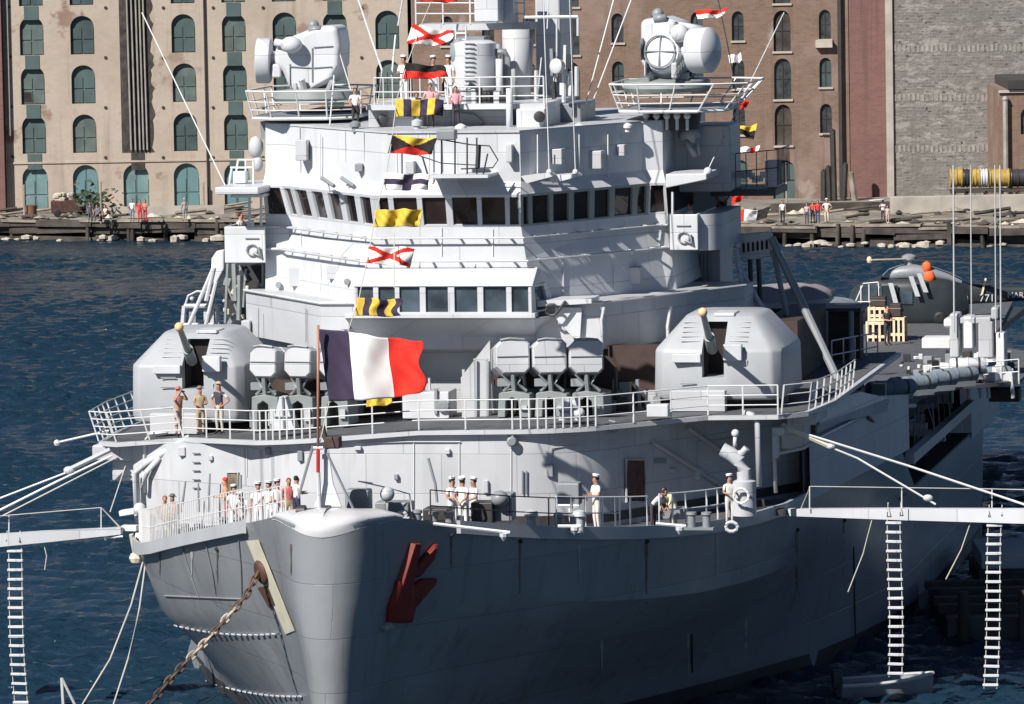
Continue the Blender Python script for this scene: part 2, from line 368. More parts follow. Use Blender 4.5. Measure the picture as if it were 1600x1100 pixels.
def arch_pts(cx, z0, z1, w, n=12, pointed=False, square=False):   # outline of an arched opening
    if square: return [(cx-w/2,z0),(cx+w/2,z0),(cx+w/2,z1),(cx-w/2,z1)]
    r = w/2; rz = r*(1.35 if pointed else .95); pts = [(cx-r, z0), (cx+r, z0)]
    for i in range(n+1):
        a = math.pi*i/n; c, s_ = math.cos(a), math.sin(a)
        pts.append((cx + r*c, z1 - rz + rz*(s_ if not pointed else s_**.85)))
    return pts
def facade(parent, name, x0, x1, ztop, Y, openings, m, thick=.4, z0=.6):
    outer = [(x0,z0),(x1,z0),(x1,ztop),(x0,ztop)]
    loops = [[Vector((x,z,0)) for x, z in outer]] + [[Vector((x,z,0)) for x, z in op] for op in openings]
    flat = [p for l in loops for p in l]; tris = tessellate_polygon(loops)
    mb = MB(); mb.add([(p.x, Y, p.y) for p in flat], [tuple(t) for t in tris])
    for op in openings:
        n = len(op)
        mb.add([(x,Y,z) for x,z in op] + [(x,Y+thick,z) for x,z in op], [(i,(i+1) % n,n+(i+1) % n,n+i) for i in range(n)])
    mb.add([(x0,Y,z0),(x1,Y,z0),(x1,Y,ztop),(x0,Y,ztop),(x0,Y+18,z0),(x1,Y+18,z0),(x1,Y+18,ztop),(x0,Y+18,ztop)], [(0,4,7,3),(1,2,6,5),(4,5,6,7),(3,7,6,2)])
    return mb.build(name, m, parent, recalc=False)
def bxz(px, py, Y=YB): p = at(px, py, Y); return p.x, p.z
PITCH = 79*YB/FPX
# --- beige warehouse
xl, _ = bxz(8, 200); xr, _ = bxz(640, 200); ZT = 22
bw = empty('warehouse', ((xl+xr)/2, YB, 1.5), 'beige plastered warehouse with rows of green arched shutters and blue-green doors', 'warehouse')
bw.matrix_world = Matrix.Translation((0,0,0)); bw.location = (0,0,0)
ops = []; wins = []; W_ = 1.86
storey = []
xc0, zrow0 = bxz(131, 162); _, zrow1 = bxz(131, 85)
dz = zrow1 - zrow0
for c in range(8):
    px = 53 + 78.9*c; cx = bxz(px, 200)[0]
    if c == 7: cx = bxz(606, 100)[0]
    for r_ in range(-1, 4):
        z0 = zrow0 - dz*1 + dz*(r_+0) if r_ >= 0 else None
        if r_ == -1:
            op = arch_pts(cx, 1.4, zrow0 - dz - .95, 2.0); wins.append(('door', op, cx)); ops.append(op)
        else:
            if c == 2: continue
            z0 = zrow0 + dz*(r_-1); op = arch_pts(cx, z0, z0+3.02, W_); wins.append(('window', op, cx)); ops.append(op)
# dark full-height loading strip in the third column
cx2 = bxz(212, 120)[0]; z0s = bxz(212, 238)[1]
facade(bw, 'wall', xl, xr, ZT, YB, ops, M['stucco'])
M['shutter2'] = mat('faded_green_shutter', (.085,.115,.108), .65, var=.3, scale=.9, streak=.6, streak_col=(.05,.07,.068))
M['shutter3'] = mat('dark_green_shutter', (.042,.068,.07), .6, var=.3, scale=.9, streak=.6, streak_col=(.025,.04,.04))
M['door2'] = mat('faded_blue_door', (.13,.215,.22), .65, var=.25, scale=.9, streak=.6, streak_col=(.085,.14,.145))
for kind, op, cx in wins:
    mb = MB(); m_ = rng.choice([M['door'],M['door2']]) if kind == 'door' else rng.choice([M['shutter'],M['shutter'],M['shutter2'],M['shutter3']])
    zs = [p[1] for p in op]; z0, z1 = min(zs), max(zs); wd = op[1][0]-op[0][0]
    mb.prism([(x, YB+.3, z) for x, z in op], (0,.08,0))
    for sx in (-1, 1): mb.box((cx+sx*wd*.25-wd*.21, YB+.24, z0+.08), (cx+sx*wd*.25+wd*.21, YB+.3, z0+(z1-z0)*.36)); mb.box((cx+sx*wd*.25-wd*.21, YB+.24, z0+(z1-z0)*.40), (cx+sx*wd*.25+wd*.21, YB+.3, z0+(z1-z0)*.68))
    gap = MB(); gp = rng.random()
    f = mb.build(kind, m_, bw)
    if kind == 'window' and gp < .22:
        sx = rng.choice((-1,1)); zb0 = z0+(z1-z0)*rng.choice((.06,.40)); gap.box((cx+sx*wd*.25-wd*.17, YB+.225, zb0), (cx+sx*wd*.25+wd*.17, YB+.239, zb0+(z1-z0)*rng.choice((.12,.26)))); gap.build('open_leaf', M['inside'], f)
    if kind == 'door': gap.box((cx-.012, YB+.225, z0), (cx+.012, YB+.239, z1-.3)); gap.build('door_gap', M['inside'], f)
# green panels linking the windows of the hoist columns
for c in (0, 4, 6):
    cx = bxz(53+78.9*c, 200)[0]
    for r_ in range(0, 4):
        z1 = zrow0 + dz*(r_-1); z0 = z1 - (dz - 3.02) - .25
        if r_ == 0: z0 = z1 - .95-.3
        mb = MB(); mb.box((cx-.56, YB-.05, z0), (cx+.56, YB+.02, z1-.01)); mb.build('hoist_panel', M['shutter'], bw)
mb = MB(); ys_ = YB-.06
edge = []
for i in range(40):
    z = z0s + i*.36; edge.append((cx2+1.35+rng.uniform(-.22,.14), z))
poly = [(cx2-1.2, z0s)] + edge + [(cx2-1.2, edge[-1][1])]
mb.prism([(x, YB-.03, z) for x, z in poly], (0,.06,0)); mb.box((cx2-.5, YB-.05, z0s-1.4), (cx2+.55, YB+.02, z0s))
mb.build('opening_dark_panel', mat('opening_darkness', (.045,.04,.036), .9, var=.6, scale=1.5, bump=.4), bw)  # jagged dark panel painting the gloom of the hoist opening
mb = MB()
for k, dxp in enumerate((-8,-2,4,9,14)):
    x_ = bxz(212+dxp*1.15, 120)[0]; mb.tube([(x_, YB-.2, z0s+.2), (x_-.12, YB-.2, ZT)], .075, 6)
mb.build('drain_pipe', M['pipe'], bw)
mb = MB(); zc = bxz(200, 252)[1]; mb.box((xl, YB-.09, zc-.07), (xr, YB+.01, zc+.07)); mb.build('string_course', M['stucco'], bw)
for px in (15, 165, 255, 333, 411, 565):
    for r_ in range(4):
        mb = MB(); x_, z_ = bxz(px-77 if px == 15 else px, 12+78*r_); mb.lathe((x_ if px != 15 else bxz(16,100)[0], YB-.06, z_), (0,1,0), [(0,.13),(.08,.13)], 8); mb.build('tie_plate', M['dkpipe'], bw)
x_, _ = bxz(13, 100); mb = MB(); mb.tube([(x_, YB-.2, bxz(13,212)[1]), (x_, YB-.2, ZT)], .11, 6); mb.build('gutter_pipe', M['sill'], bw)
x_, _ = bxz(323, 200); mb = MB(); mb.tube([(x_, YB-.15, 1.5), (x_, YB-.15, ZT)], .07, 6); mb.build('gutter_pipe', M['dkpipe'], bw)
# dark neighbour at the far left edge
mb = MB(); mb.box((xl-25, YB-.8, .6), (xl-.05, YB+15, ZT)); o = mb.build('building', M['brickd']); tag(o, 'dark brick building strip at the far left edge beside the beige warehouse', 'building')
# --- red brown brick warehouse
xa, xb = bxz(645, 100)[0]+.02, bxz(1326, 100)[0]
bk = empty('brick_warehouse', (0,0,0), 'red-brown brick warehouse with narrow arched windows behind the radar masts', 'warehouse')
ops = []; wins = []
rowz = [bxz(1290, y)[1] for y in (208, 136, 61, -14)]
for px in (700, 764, 828, 893, 966, 1028, 1090, 1154, 1223, 1290):
    cx = bxz(px, 130)[0]; big = px in (1223, 893)
    for r_ in range(4):
        w_ = 1.35 if big else .95; h_ = 2.9 if big else 2.3
        z0 = rowz[r_] - (.9 if big else 0)
        op = arch_pts(cx, z0, z0+h_+(.3 if big else 0), w_, pointed=True); ops.append(op); wins.append(('window', op, cx))
    if px not in (828, 893, 1290):
        op = arch_pts(cx, 1.4, bxz(px, 250)[1], 1.7 if big else 1.3); ops.append(op); wins.append(('door', op, cx))
facade(bk, 'wall', xa, xb, ZT, YB-.01, ops, M['brick'])
for kind, op, cx in wins:
    zs = [p[1] for p in op]; z0, z1 = min(zs), max(zs); wd = op[1][0]-op[0][0]
    mb = MB(); mb.prism([(x, YB+.22, z) for x, z in op], (0,.06,0)); mb.cur = 1
    mb.box((cx-.035, YB+.17, z0), (cx+.035, YB+.22, z1-.1)); mb.box((cx-wd/2, YB+.18, (z0+z1)/2-.04), (cx+wd/2, YB+.21, (z0+z1)/2+.04))
    f = mb.build(kind, [rng.choice([M['pane'],M['pane'],M['pane'],M['shutter3'],M['timber']]) if kind == 'window' else M['shutter'], M['dkpipe']], bk)
    if kind == 'window': mb = MB(); mb.box((cx-wd/2-.1, YB-.13, z0-.16), (cx+wd/2+.1, YB+.02, z0-.004)); mb.build('sill', M['sill'], f)
mb = MB(); x_ = bxz(1313, 100)[0]; mb.tube([(x_, YB-.2, 1.5), (x_, YB-.2, ZT)], .2, 7); mb.build('gutter_pipe', M['dkpipe'], bk)
mb = MB(); x_, z_ = bxz(1301, 210); mb.tube([(x_, YB-.15, 1.5), (x_, YB-.15, z_), (x_-.8, YB-.15, z_+.05)], .09, 6); mb.build('gutter_pipe', M['pipe'], bk)
mb = MB(); x_, z_ = bxz(1288, 68); mb.box((x_-.7, YB-.5, z_-.3), (x_+.6, YB-.02, z_+.3)); mb.build('air_conditioner', M['sill'], bk)
# --- purple brown end wall, grey rough wall
xc = bxz(1384, 100)[0]; xd = bxz(1760, 100)[0]
mb = MB(); mb.box((xb+.01, YB+.06, .6), (xc-.02, YB+16, ZT)); o = mb.build('brick_wall', M['brickd']); tag(o, 'tall windowless purple-brown brick wall between the brick warehouse and grey wall', 'wall')
gw = empty('grey_building', (0,0,0), 'tall windowless grey rough masonry wall with pale corner pilaster', 'building')
mb = MB(); mb.box((xc, YB-.5, .6), (xd, YB+16, ZT)); mb.build('wall', M['brickg'], gw)
mb = MB(); mb.box((xc-.05, YB-.72, .6), (xc+.5, YB-.5, ZT)); mb.build('pilaster', M['concrete'], gw)
for y_ in (75, 152, 232):
    mb = MB()
    for i in range(34):
        x_, z_ = bxz(1396+i*7.2, y_+rng.uniform(-1.5,1.5)-i*.05); mb.box((x_, YB-.53, z_-.3), (x_+.2, YB-.49, z_+.25))
    mb.build('brick_course', M['course'], gw)
# --- little red brick house in front
xe, ze = bxz(1562, 140, 440); rb = empty('brick_house', (0,0,0), 'small red brick building with flat dark roof at the right edge', 'building')
ops = [arch_pts(bxz(1598,200,440)[0]+.5, bxz(1598,210,440)[1], bxz(1598,168,440)[1], 1.3)]
facade(rb, 'wall', xe, xe+14, ze, 440, ops, M['brick'])
mb = MB(); mb.box((xe+.6, 439.6, ze+.02), (xe+14, 455, ze+.7)); mb.build('roof', M['dark'], rb)
mb = MB(); mb.box((xe-.1, 439.8, ze-.25), (xe+14, 439.99, ze-.05)); mb.build('string_course', M['sill'], rb)
mb = MB(); op = ops[0]; mb.prism([(x, 440.25, z) for x, z in op], (0,.05,0)); mb.build('window', M['pane'], rb)
x_, z_ = bxz(1571, 155, 439.6); mb = MB(); mb.tube([(x_, 439.7, 1.5), (x_, 439.7, z_)], .2, 8); mb.ball((x_, 439.7, z_), .26, 8); mb.build('vent_pipe', M['pipe'], rb)
# low concrete ledge and dock planks on the right
def gpt(px, py, z=1.6): return ground(px, py, z)
a = gpt(1392, 332); b_ = gpt(1640, 330)
mb = MB(); mb.box((a.x, a.y, 1.5), (b_.x, a.y+1.2, 2.75)); o = mb.build('concrete_ledge', M['concrete'], bevel=.03, seg=1); tag(o, 'low pale concrete ledge along the quay in front of the grey wall', 'ledge')
a = gpt(1205, 330); b_ = gpt(1400, 332)
mb = MB(); mb.box((a.x, a.y, 1.5), (b_.x, a.y+.5, 2.15)); o = mb.build('stone_kerb', M['timber']); tag(o, 'low dark stone kerb behind the bystanders on the right quay', 'kerb')
a = gpt(170, 340); b_ = gpt(345, 340)
mb = MB(); mb.box((a.x, a.y+3, 1.5), (b_.x, a.y+3.6, 2.2)); o = mb.build('concrete_block', M['concrete']); tag(o, 'long low concrete block behind the people in red', 'block')
# leaning timber piles by the brick warehouse
for i, (px, ytop, ybot, lean) in enumerate(((1287,268,316,0),(1296,262,318,2),(1304,205,318,3),(1318,258,318,-3),(1336,272,316,6))):
    p, q = at(px, ybot, 448), at(px-lean, ytop, 448); mb = MB(); mb.tube([(p.x, 448, 1.5), (q.x, 448, q.z)], .24, 7)
    mb.ball((q.x,448,q.z), .23, 7)
    o = mb.build('timber_pile', M['dkpipe'] if i != 4 else M['plank']); tag(o, ['short dark timber pile beside the green doorway', 'dark timber pile second from the green doorway', 'tallest dark timber pile standing against the brick warehouse', 'thick dark timber pile right of the tallest pile', 'brown timber pile leaning at the brick warehouse corner'][i], 'pile', 'timber piles by the brick warehouse')
# cable drums on a trestle
p0 = at(1485, 296, 436); p1 = at(1640, 296, 436)
tr = MB()
for px in (1490, 1510, 1540, 1565, 1590): q = at(px, 300, 436); tr.box((q.x-.1, 435.2, 1.5), (q.x+.1, 436.8, q.z+.1))
tr.box((p0.x, 435.2, p0.z-.25), (p1.x, 436.8, p0.z)); o = tr.build('trestle', M['timber']); tag(o, 'dark timber trestle carrying the yellow drums', 'trestle')
for i, (px, w_, mm, lb) in enumerate(((1494,20,'yellow','yellow steel drum at the left end of the trestle'),(1511,14,'dark','black drum between two yellow ones on the trestle'),(1524,15,'yellow','short yellow drum beside the white one on the trestle'),(1537,12,'white','small white drum among the yellow ones on the trestle'),(1561,32,'yellow','widest yellow drum on the trestle'),(1590,24,'dark','wide black drum right of the widest yellow drum'))):
    q = at(px, 278, 436); hw = w_*436/FPX/2; mb = MB()
    mb.lathe((q.x-hw, 436, q.z), (1,0,0), [(0,.55),(.02,.72),(.1,.74),(.14,.66),(hw-.08,.66),(hw-.04,.72),(hw+.04,.72),(hw+.08,.66),(2*hw-.14,.66),(2*hw-.1,.74),(2*hw-.02,.72),(2*hw,.55)], 18)
    o = mb.build('drum', M[mm], smooth=True, autosm=30); tag(o, lb, 'drum', 'drums on the quay trestle')
# scrubby bush, grass tufts, pickup wreck, thin poles
def bush(name, c, r, n, label, col, cat='bush', h=1.0):
    g = random.Random(hash(label) % 1000); root = empty(name, c, label, cat); mb = MB()
    for i in range(n):
        d = Vector((g.gauss(0,.5), g.gauss(0,.5), abs(g.gauss(.5,.35))*h))*r; a = g.uniform(0,6.28); s_ = g.uniform(.08,.2)*r
        u = Vector((math.cos(a), math.sin(a), g.uniform(-.5,.5)))*s_; w = Vector((g.uniform(-1,1), g.uniform(-1,1), 1)).normalized()*s_*.6
        mb.add([d-u, d+w, d+u, d-w], [(0,1,2,3)])
    mb.build('foliage', mat(name+'_leaves', col, .7, var=.4, scale=3), root, recalc=False)
    mb = MB()
    for k in range(6): a = g.uniform(0,6.28); mb.tube([(0,0,-.1),(math.cos(a)*.25*r, math.sin(a)*.25*r, .5*r*h),(math.cos(a)*.55*r, math.sin(a)*.55*r, r*h*.95)], .05, 5, r1=.015)
    mb.build('stem', M['timber'], root)
q = gpt(145, 338); bush('bush', (q.x, q.y, 1.6), 1.55, 230, 'scraggy green bush on the quay before the second blue-green door', (.05,.075,.04), h=1.25)
q = gpt(345, 318, 1.6); bush('bush', (q.x, q.y, 1.6), 1.0, 160, 'low green bush at the foot of the warehouse near the ship', (.05,.085,.03))
q = gpt(258, 322, 1.6); bush('bush', (q.x, q.y, 1.6), .8, 120, 'small tuft of weeds between two blue-green doors', (.07,.10,.045))
q = gpt(103, 338); wr = empty('junk_cart', (q.x, q.y, 1.6), 'rusty dark junk cart heaped with pale scrap', 'cart')
mb = MB(); mb.box((-1.1,-.7,.3),(1.0,.7,1.25)); mb.box((.9,-.7,.3),(1.5,.7,.8)); mb.build('body', mat('cart_rust', (.06,.025,.02), .8, var=.4, scale=3), wr, bevel=.06, seg=1)
mb = MB()
for i in range(14): mb.ball((rng.uniform(-.7,.6), rng.uniform(-.4,.4), 1.3+rng.uniform(0,.5)), rng.uniform(.15,.32), 6, 1.4, 1, .7)
mb.build('scrap_heap', M['stone'], wr)
for sx in (-.6, .8):
    mb = MB(); mb.lathe((sx,-.75,.3), (0,1,0), [(0,.2),(.02,.3),(.2,.3),(.22,.2)], 14); mb.build('wheel', M['black'], wr)
q = gpt(48, 337); mb = MB(); mb.lathe((q.x,q.y,1.5), (0,0,1), [(0,.45),(0.3,.5),(.6,.48),(.9,.5),(.92,.42)], 14); o = mb.build('barrel', mat('barrel_rust', (.14,.07,.045), .8, var=.3), smooth=True, autosm=40); tag(o, 'squat rusty barrel at the left end of the quay', 'barrel')
for i, (px, y0, y1) in enumerate(((38,338,290),(158,345,285),(318,326,285),(1229,318,255))):
    a = gpt(px, y0); t_ = at(px, y1, a.y); mb = MB(); mb.tube([(a.x,a.y,1.4),(a.x+.03,a.y,t_.z)], .07, 6); mb.ball((a.x+.03,a.y,t_.z),.09,6)
    o = mb.build('fence_post', M['pipe']); tag(o, ['thin grey post near the rusty barrel','thin grey post right of the scraggy bush','thin grey post by the dark drainpipe','thin grey post by the brick warehouse archway'][i], 'post', 'thin posts on the quay')

# ------------------------------------------------------------------ the warship
ship = empty('warship', (0,0,0), 'large grey warship seen bow on with gun turrets, bridge and radar masts, dressed with flags', 'warship')
ship.matrix_world = SHIP_M; bpy.context.view_layer.update()
def L1(t, a, b): return a + (b-a)*t
def zdeck(v, u=0):
    z = 7.08 + 1.95*(max(0, min(1.05, (-4-v)/17)))**2
    z -= .5*max(0, min(1, 1-(v+22.4)/2.0))
    if u < 0: z -= 1.1*min(1, abs(u)/11.2)**1.6 * (1 if v > -8 else max(0, 1-(-8-v)/13))
    return z
def gz(u): return 10.27 + (.075*u if u < 0 else .012*u)      # gun deck
VS = (-22.4, -22.35, -22.05, -21.75, -21.4, -21.2)             # stem at each hull row
VM = 26.0
def bdeck(v, side=1):
    x = min((v+22.4)/21, 1); b = 11.25*(1-(1-max(0,x))**1.55)
    return b + .085*max(0, min(v+4, 24)) - max(0, (v-50)/22)**1.5*4.5
def bwl(v):
    pts = [(-21.2,0),(-16,1.25),(-10,3.35),(-4,5.8),(2,8.4),(9,11.0),(16,12.4),(24,13.0),(46,13.0),(60,11.5),(72,8.0)]
    for (a, p), (b, q) in zip(pts, pts[1:]):
        if v <= b: return p + (q-p)*max(0, (v-a))/(b-a)
    return 8
hull_v = [0,.012,.04,.09,.17,.28,.45,.65,.9,1.3,2,3,4.2,5.6,7.2,9,11,13,15.5,18.2,21,24,27,31,35,40,46,52,60,70,80,88,94]
def hull_row(j, side):
    out = []
    for w in hull_v:
        v = VS[j] + w*(VM-VS[j])/(VM-VS[0])
        wd = w*(VM-VS[j])/(VM-VS[0])
        top = bdeck(-22.2 + wd*(VM+22.2)/(VM-VS[j]), side)
        zt = zdeck(v, side*top) if v < 3 else 7.2 - (1.1 if side < 0 else 0)*1
        if v > 19.5: zt = 4.95 if v < 50 else 7.2
        low = bwl(v)*(1.13 if side < 0 else 1)
        if j == 0: b, z = top, zt
        elif j == 1: b, z = top - (.85 if side < 0 else .5)*min(1, w/4), zt - 2.35
        else:
            t = (0,0,.66,.33,0,-.12)[j]; zk = zt - 2.35; z = zk*t if t >= 0 else -1.6
            kb = top - (.85 if side < 0 else .5)*min(1, w/4); b = low + (kb-low)*(max(t,0)**(1.05 if side < 0 else 1.35))
        rn = (1.2,1.1,.72,.46,.34,.32)[j]; b1 = math.sqrt(2*rn*wd)*math.exp(-wd/3.6); b = (b1**3 + max(b,0)**3)**(1/3)
        if 19.5 < v < 50 and j == 0: b = 12.9
        if w == 0: b = 0
        out.append(Vector((side*b, v, z)))
    return out
mb = MB()
for side in (-1, 1):
    rows = []
    base = [hull_row(j, side) for j in range(6)]
    # smooth interpolation below the knuckle
    fine = [base[0], [a.lerp(b, .5) for a, b in zip(base[0], base[1])], base[1]]
    for j in range(1, 5):
        for t in (.33, .67, 1): fine.append([a.lerp(b, t) for a, b in zip(base[j], base[j+1])])
    n = len(hull_v); o_ = len(mb.v)
    mb.add([p for r_ in fine for p in r_], [(i*n+k, i*n+k+1, (i+1)*n+k+1, (i+1)*n+k) for i in range(len(fine)-1) for k in range(n-1)])
HULL = base
hull = mb.build('hull', M['hull'], ship, smooth=True)
bm = bmesh.new(); bm.from_mesh(hull.data); bmesh.ops.remove_doubles(bm, verts=bm.verts, dist=.01); bmesh.ops.recalc_face_normals(bm, faces=bm.faces); bm.to_mesh(hull.data); bm.free(); hull.data.set_sharp_from_angle(angle=R(24))
def hullpt(side, v, z):                   # half breadth of the hull at v, z (for things fixed to the plating)
    best = None
    rows = [hull_row(j, side) for j in range(6)]
    col = []
    for r_ in rows:
        for a, b in zip(r_, r_[1:]):
            if a.y <= v <= b.y:
                t = (v-a.y)/max(b.y-a.y, 1e-6); col.append(a.lerp(b, t)); break
    for a, b in zip(col, col[1:]):
        if b.z <= z <= a.z:
            t = (a.z-z)/max(a.z-b.z, 1e-6); return a.lerp(b, t)
    return col[0]
from mathutils.bvhtree import BVHTree
HB = BVHTree.FromPolygons([v.co.copy() for v in hull.data.vertices], [tuple(p.vertices) for p in hull.data.polygons])
def on_hull(px, py, side):                # where the ray through a pixel meets the plating
    h = HB.ray_cast(SHIP_I @ CAM_LOC, (SHIP_I.to_3x3() @ ray(px, py)).normalized())
    return h[0] if h[0] is not None else S(px, py, -2)
# foredeck
mb = MB(); L_, R_ = hull_row(0, -1), hull_row(0, 1)
k = [i for i, p in enumerate(L_) if p.y < 3.5]
mb.add([p + Vector((.12,0,-.10)) for p in (L_[i] for i in k)] + [p + Vector((-.12,0,-.10)) for p in (R_[i] for i in k)], [(i, i+1, len(k)+i+1, len(k)+i) for i in range(len(k)-1)])
mb.build('foredeck', M['deck'], ship)
# waterway bar / sheer strake lip along the deck edge
for side, row in ((-1, L_), (1, R_)):
    mb = MB(); P = [p for p in row if -19.2 < p.y < 3.5]
    mb.loft([[p+Vector((-side*.02,0,.10)), p+Vector((side*.10,0,.10)), p+Vector((side*.12,0,-.32)), p+Vector((-side*.02,0,-.32))] for p in P])
    mb.build('gunwale', M['turret'], ship, smooth=True, autosm=30)
# bow bulwark: rounded silver cap
ROWL, ROWR = hull_row(0, -1), hull_row(0, 1)
mb = MB(); rings = []
def bowedge(a):                           # a from -1 (left) to 1 (right) round the bow
    w = (abs(a))**2*2.3
    v = -22.4 + w; row = ROWR if a > 0 else ROWL
    for p, q in zip(row, row[1:]):
        if p.y <= v <= q.y + 1e-6: return p.lerp(q, (v-p.y)/max(q.y-p.y, 1e-6))
    return row[0].copy()
A_ = [-1+i/16 for i in range(33)]
for dz_, inn in ((-.22,-.02),(-.08,-.07),(.04,-.07),(.16,.0),(.30,.16),(.42,.40),(.50,.7),(.54,1.0),(.50,1.25),(.36,1.4),(.1,1.42)):
    rings.append([bowedge(a) + Vector((-math.copysign(min(abs(bowedge(a).x), inn*.8) if inn > 0 else inn*.8, a) if abs(a) > 1e-6 else 0, inn*(1-abs(a)*.5), dz_*(1.15-abs(a)*.8))) for a in A_])
mb.loft(rings, closed=False); mb.build('bow_bulwark', M['cap'], ship, smooth=True)
# dark fairlead lip at the right of the bow
p = [S(548,836,-20.6), S(575,826,-20.3), S(600,812,-20.1), S(640,815,-20), S(640,828,-20), S(600,832,-20.1), S(575,840,-20.3)]
mb = MB(); mb.tube([S(508,812,-21.9), S(530,832,-21.6), S(556,842,-21.2)], .06, 6); mb.build('bow_fairlead', M['mid'], ship)

# deckhouse on the foredeck with its rounded front
def curve_plan(uf, vf, rc, ue, ve, n=10):  # right half plan: flat to uf, arc, straight to (ue, ve)
    pts = [(0, vf), (uf, vf)]; ang = math.atan2(ve-vf-rc*.5, ue-uf-rc*.75)
    for i in range(1, n+1):
        a = ang*i/n; pts.append((uf + rc*math.sin(a), vf + rc*(1-math.cos(a))))
    pts.append((ue, ve)); return pts
half = [(0,-7.2),(3.0,-7.2)] + [(3.0+3.7*math.sin(R(62*i/12)), -7.2+3.7*(1-math.cos(R(62*i/12)))) for i in range(1,13)] + [(11.25, 3.9)]
lhalf = [(u, v) for u, v in half if v < -6.0] + [(6.4,-5.2),(11.2,-2.7),(11.21,3.9)]
plan = [(-u, v) for u, v in lhalf[::-1]] + half[1:]
mb = MB()
mb.loft([[Vector((u, v, zdeck(v,u)-.3)) for u, v in plan] + [Vector((11.2,14,6)), Vector((-11.2,14,6))], [Vector((u, v, gz(u)-.155)) for u, v in plan] + [Vector((11.2,14,gz(11)-.155)), Vector((-11.2,14,gz(-11)-.155))]])
dh = mb.build('deckhouse', M['ship'], ship, smooth=True, autosm=28)
# gun deck plating with overhang
dk = curve_plan(3.2, -7.45, 4.9, 9.0, -3.6)
dk = dk[:-1] + [(9.2,-3.4),(11.6,-3.4),(12.5,-2.4),(12.9,1.5)]
dplan = [(-u, v) for u, v in dk[::-1]] + dk[1:]
mb = MB(); tail = [(12.9,20),(-12.9,20)]
mb.loft([[Vector((u, v, gz(u)-.15)) for u, v in dplan+tail], [Vector((u, v, gz(u))) for u, v in dplan+tail]])
mb.build('gun_deck', M['ship'], ship)
mb = MB(); mb.loft([[Vector((u*.985, v+.12, gz(u)+.006)) for u, v in dplan+tail], [Vector((u*.985, v+.12, gz(u)+.02)) for u, v in dplan+tail]]); mb.build('deck_covering', M['deck'], ship)
def edge_pts(u0, u1): return [Vector((u, v, gz(u)+.02)) for u, v in dplan if u0-.01 <= u <= u1+.01]
mb = MB(); mb.rail(edge_pts(-9.3, 11.7), h=1.0, sp=1.5); mb.build('railing', M['rail'], ship)
mb = MB(); mb.rail([Vector((u*1.0, v, gz(u)+.02)) for u, v in [(11.7,-3.3),(12.5,-2.4),(12.9,1.5),(12.9,6)]], h=1.0, sp=1.1, lean=(.12,-.1,0)); mb.build('railing', M['rail'], ship)
mb = MB(); mb.rail([Vector((-u*1.0, v, gz(-u)+.02)) for u, v in [(9.2,-3.4),(11.6,-3.4),(12.5,-2.4),(12.9,1.5),(12.9,6)]], h=1.05, sp=1.1, rows=4, lean=(-.3,-.1,0)); mb.build('railing', M['rail'], ship)
# sponson ends at the break: box frames below the gun deck
for side in (-1, 1):
    mb = MB(); u = side*11.9; z1 = gz(u)-.155
    mb.box((side*11.0, -2.6, z1-.55), (side*12.7, 1.5, z1-.004)) if side < 0 else mb.box((11.6, -1.4, z1-.4), (12.6, 1.5, z1-.004)); mb.box((side*11.28, -2.2 if side < 0 else -.6, z1-1.3), (side*12.1, 1.0, z1-.56 if side < 0 else z1-.41))
    mb.build('sponson', M['ship'], ship, bevel=.05, seg=1)
# brackets, pipes on the deckhouse flanks
mb = MB(); mb.tube([S(215,800,-3.2), S(212,740,-3.2), S(228,722,-3.2), S(296,684,-3.4)], .13, 8); mb.build('bracket', M['white'], ship, smooth=True)
mb = MB(); mb.tube([S(223,765,-3.3), S(226,740,-3.3), S(250,715,-3.3)], .10, 8); mb.build('bracket', M['white'], ship, smooth=True)
mb = MB(); mb.tube([S(226,770,-3.0), S(226,690,-3.0), S(232,679,-3.0), S(262,676,-3.0)], .07, 7); mb.build('pipe', M['rail'], ship, smooth=True)
mb = MB(); mb.tube([S(1186,760,-3.2), S(1183,660,-3.2), S(1176,648,-3.2), S(1162,645,-3.2)], .10, 8); mb.build('pipe', M['white'], ship, smooth=True)
mb = MB(); mb.tube([S(1212,770,-1.0), S(1210,715,-1.0), S(1216,708,-1.0), S(1255,700,-.8), S(1275,688,-.8)], .07, 7); mb.build('pipe', M['ship'], ship, smooth=True)
mb = MB(); a, b = S(1206,674,-2.4), S(1216,716,-2.4); mb.box(a, (b.x, -2.0, b.z)); a, b = S(1206,668,-2.4), S(1226,682,-2.4); mb.box(a, (b.x, -2.0, b.z)); mb.build('bracket', M['white'], ship, bevel=.03, seg=1)
for px in (252, 268):
    pass
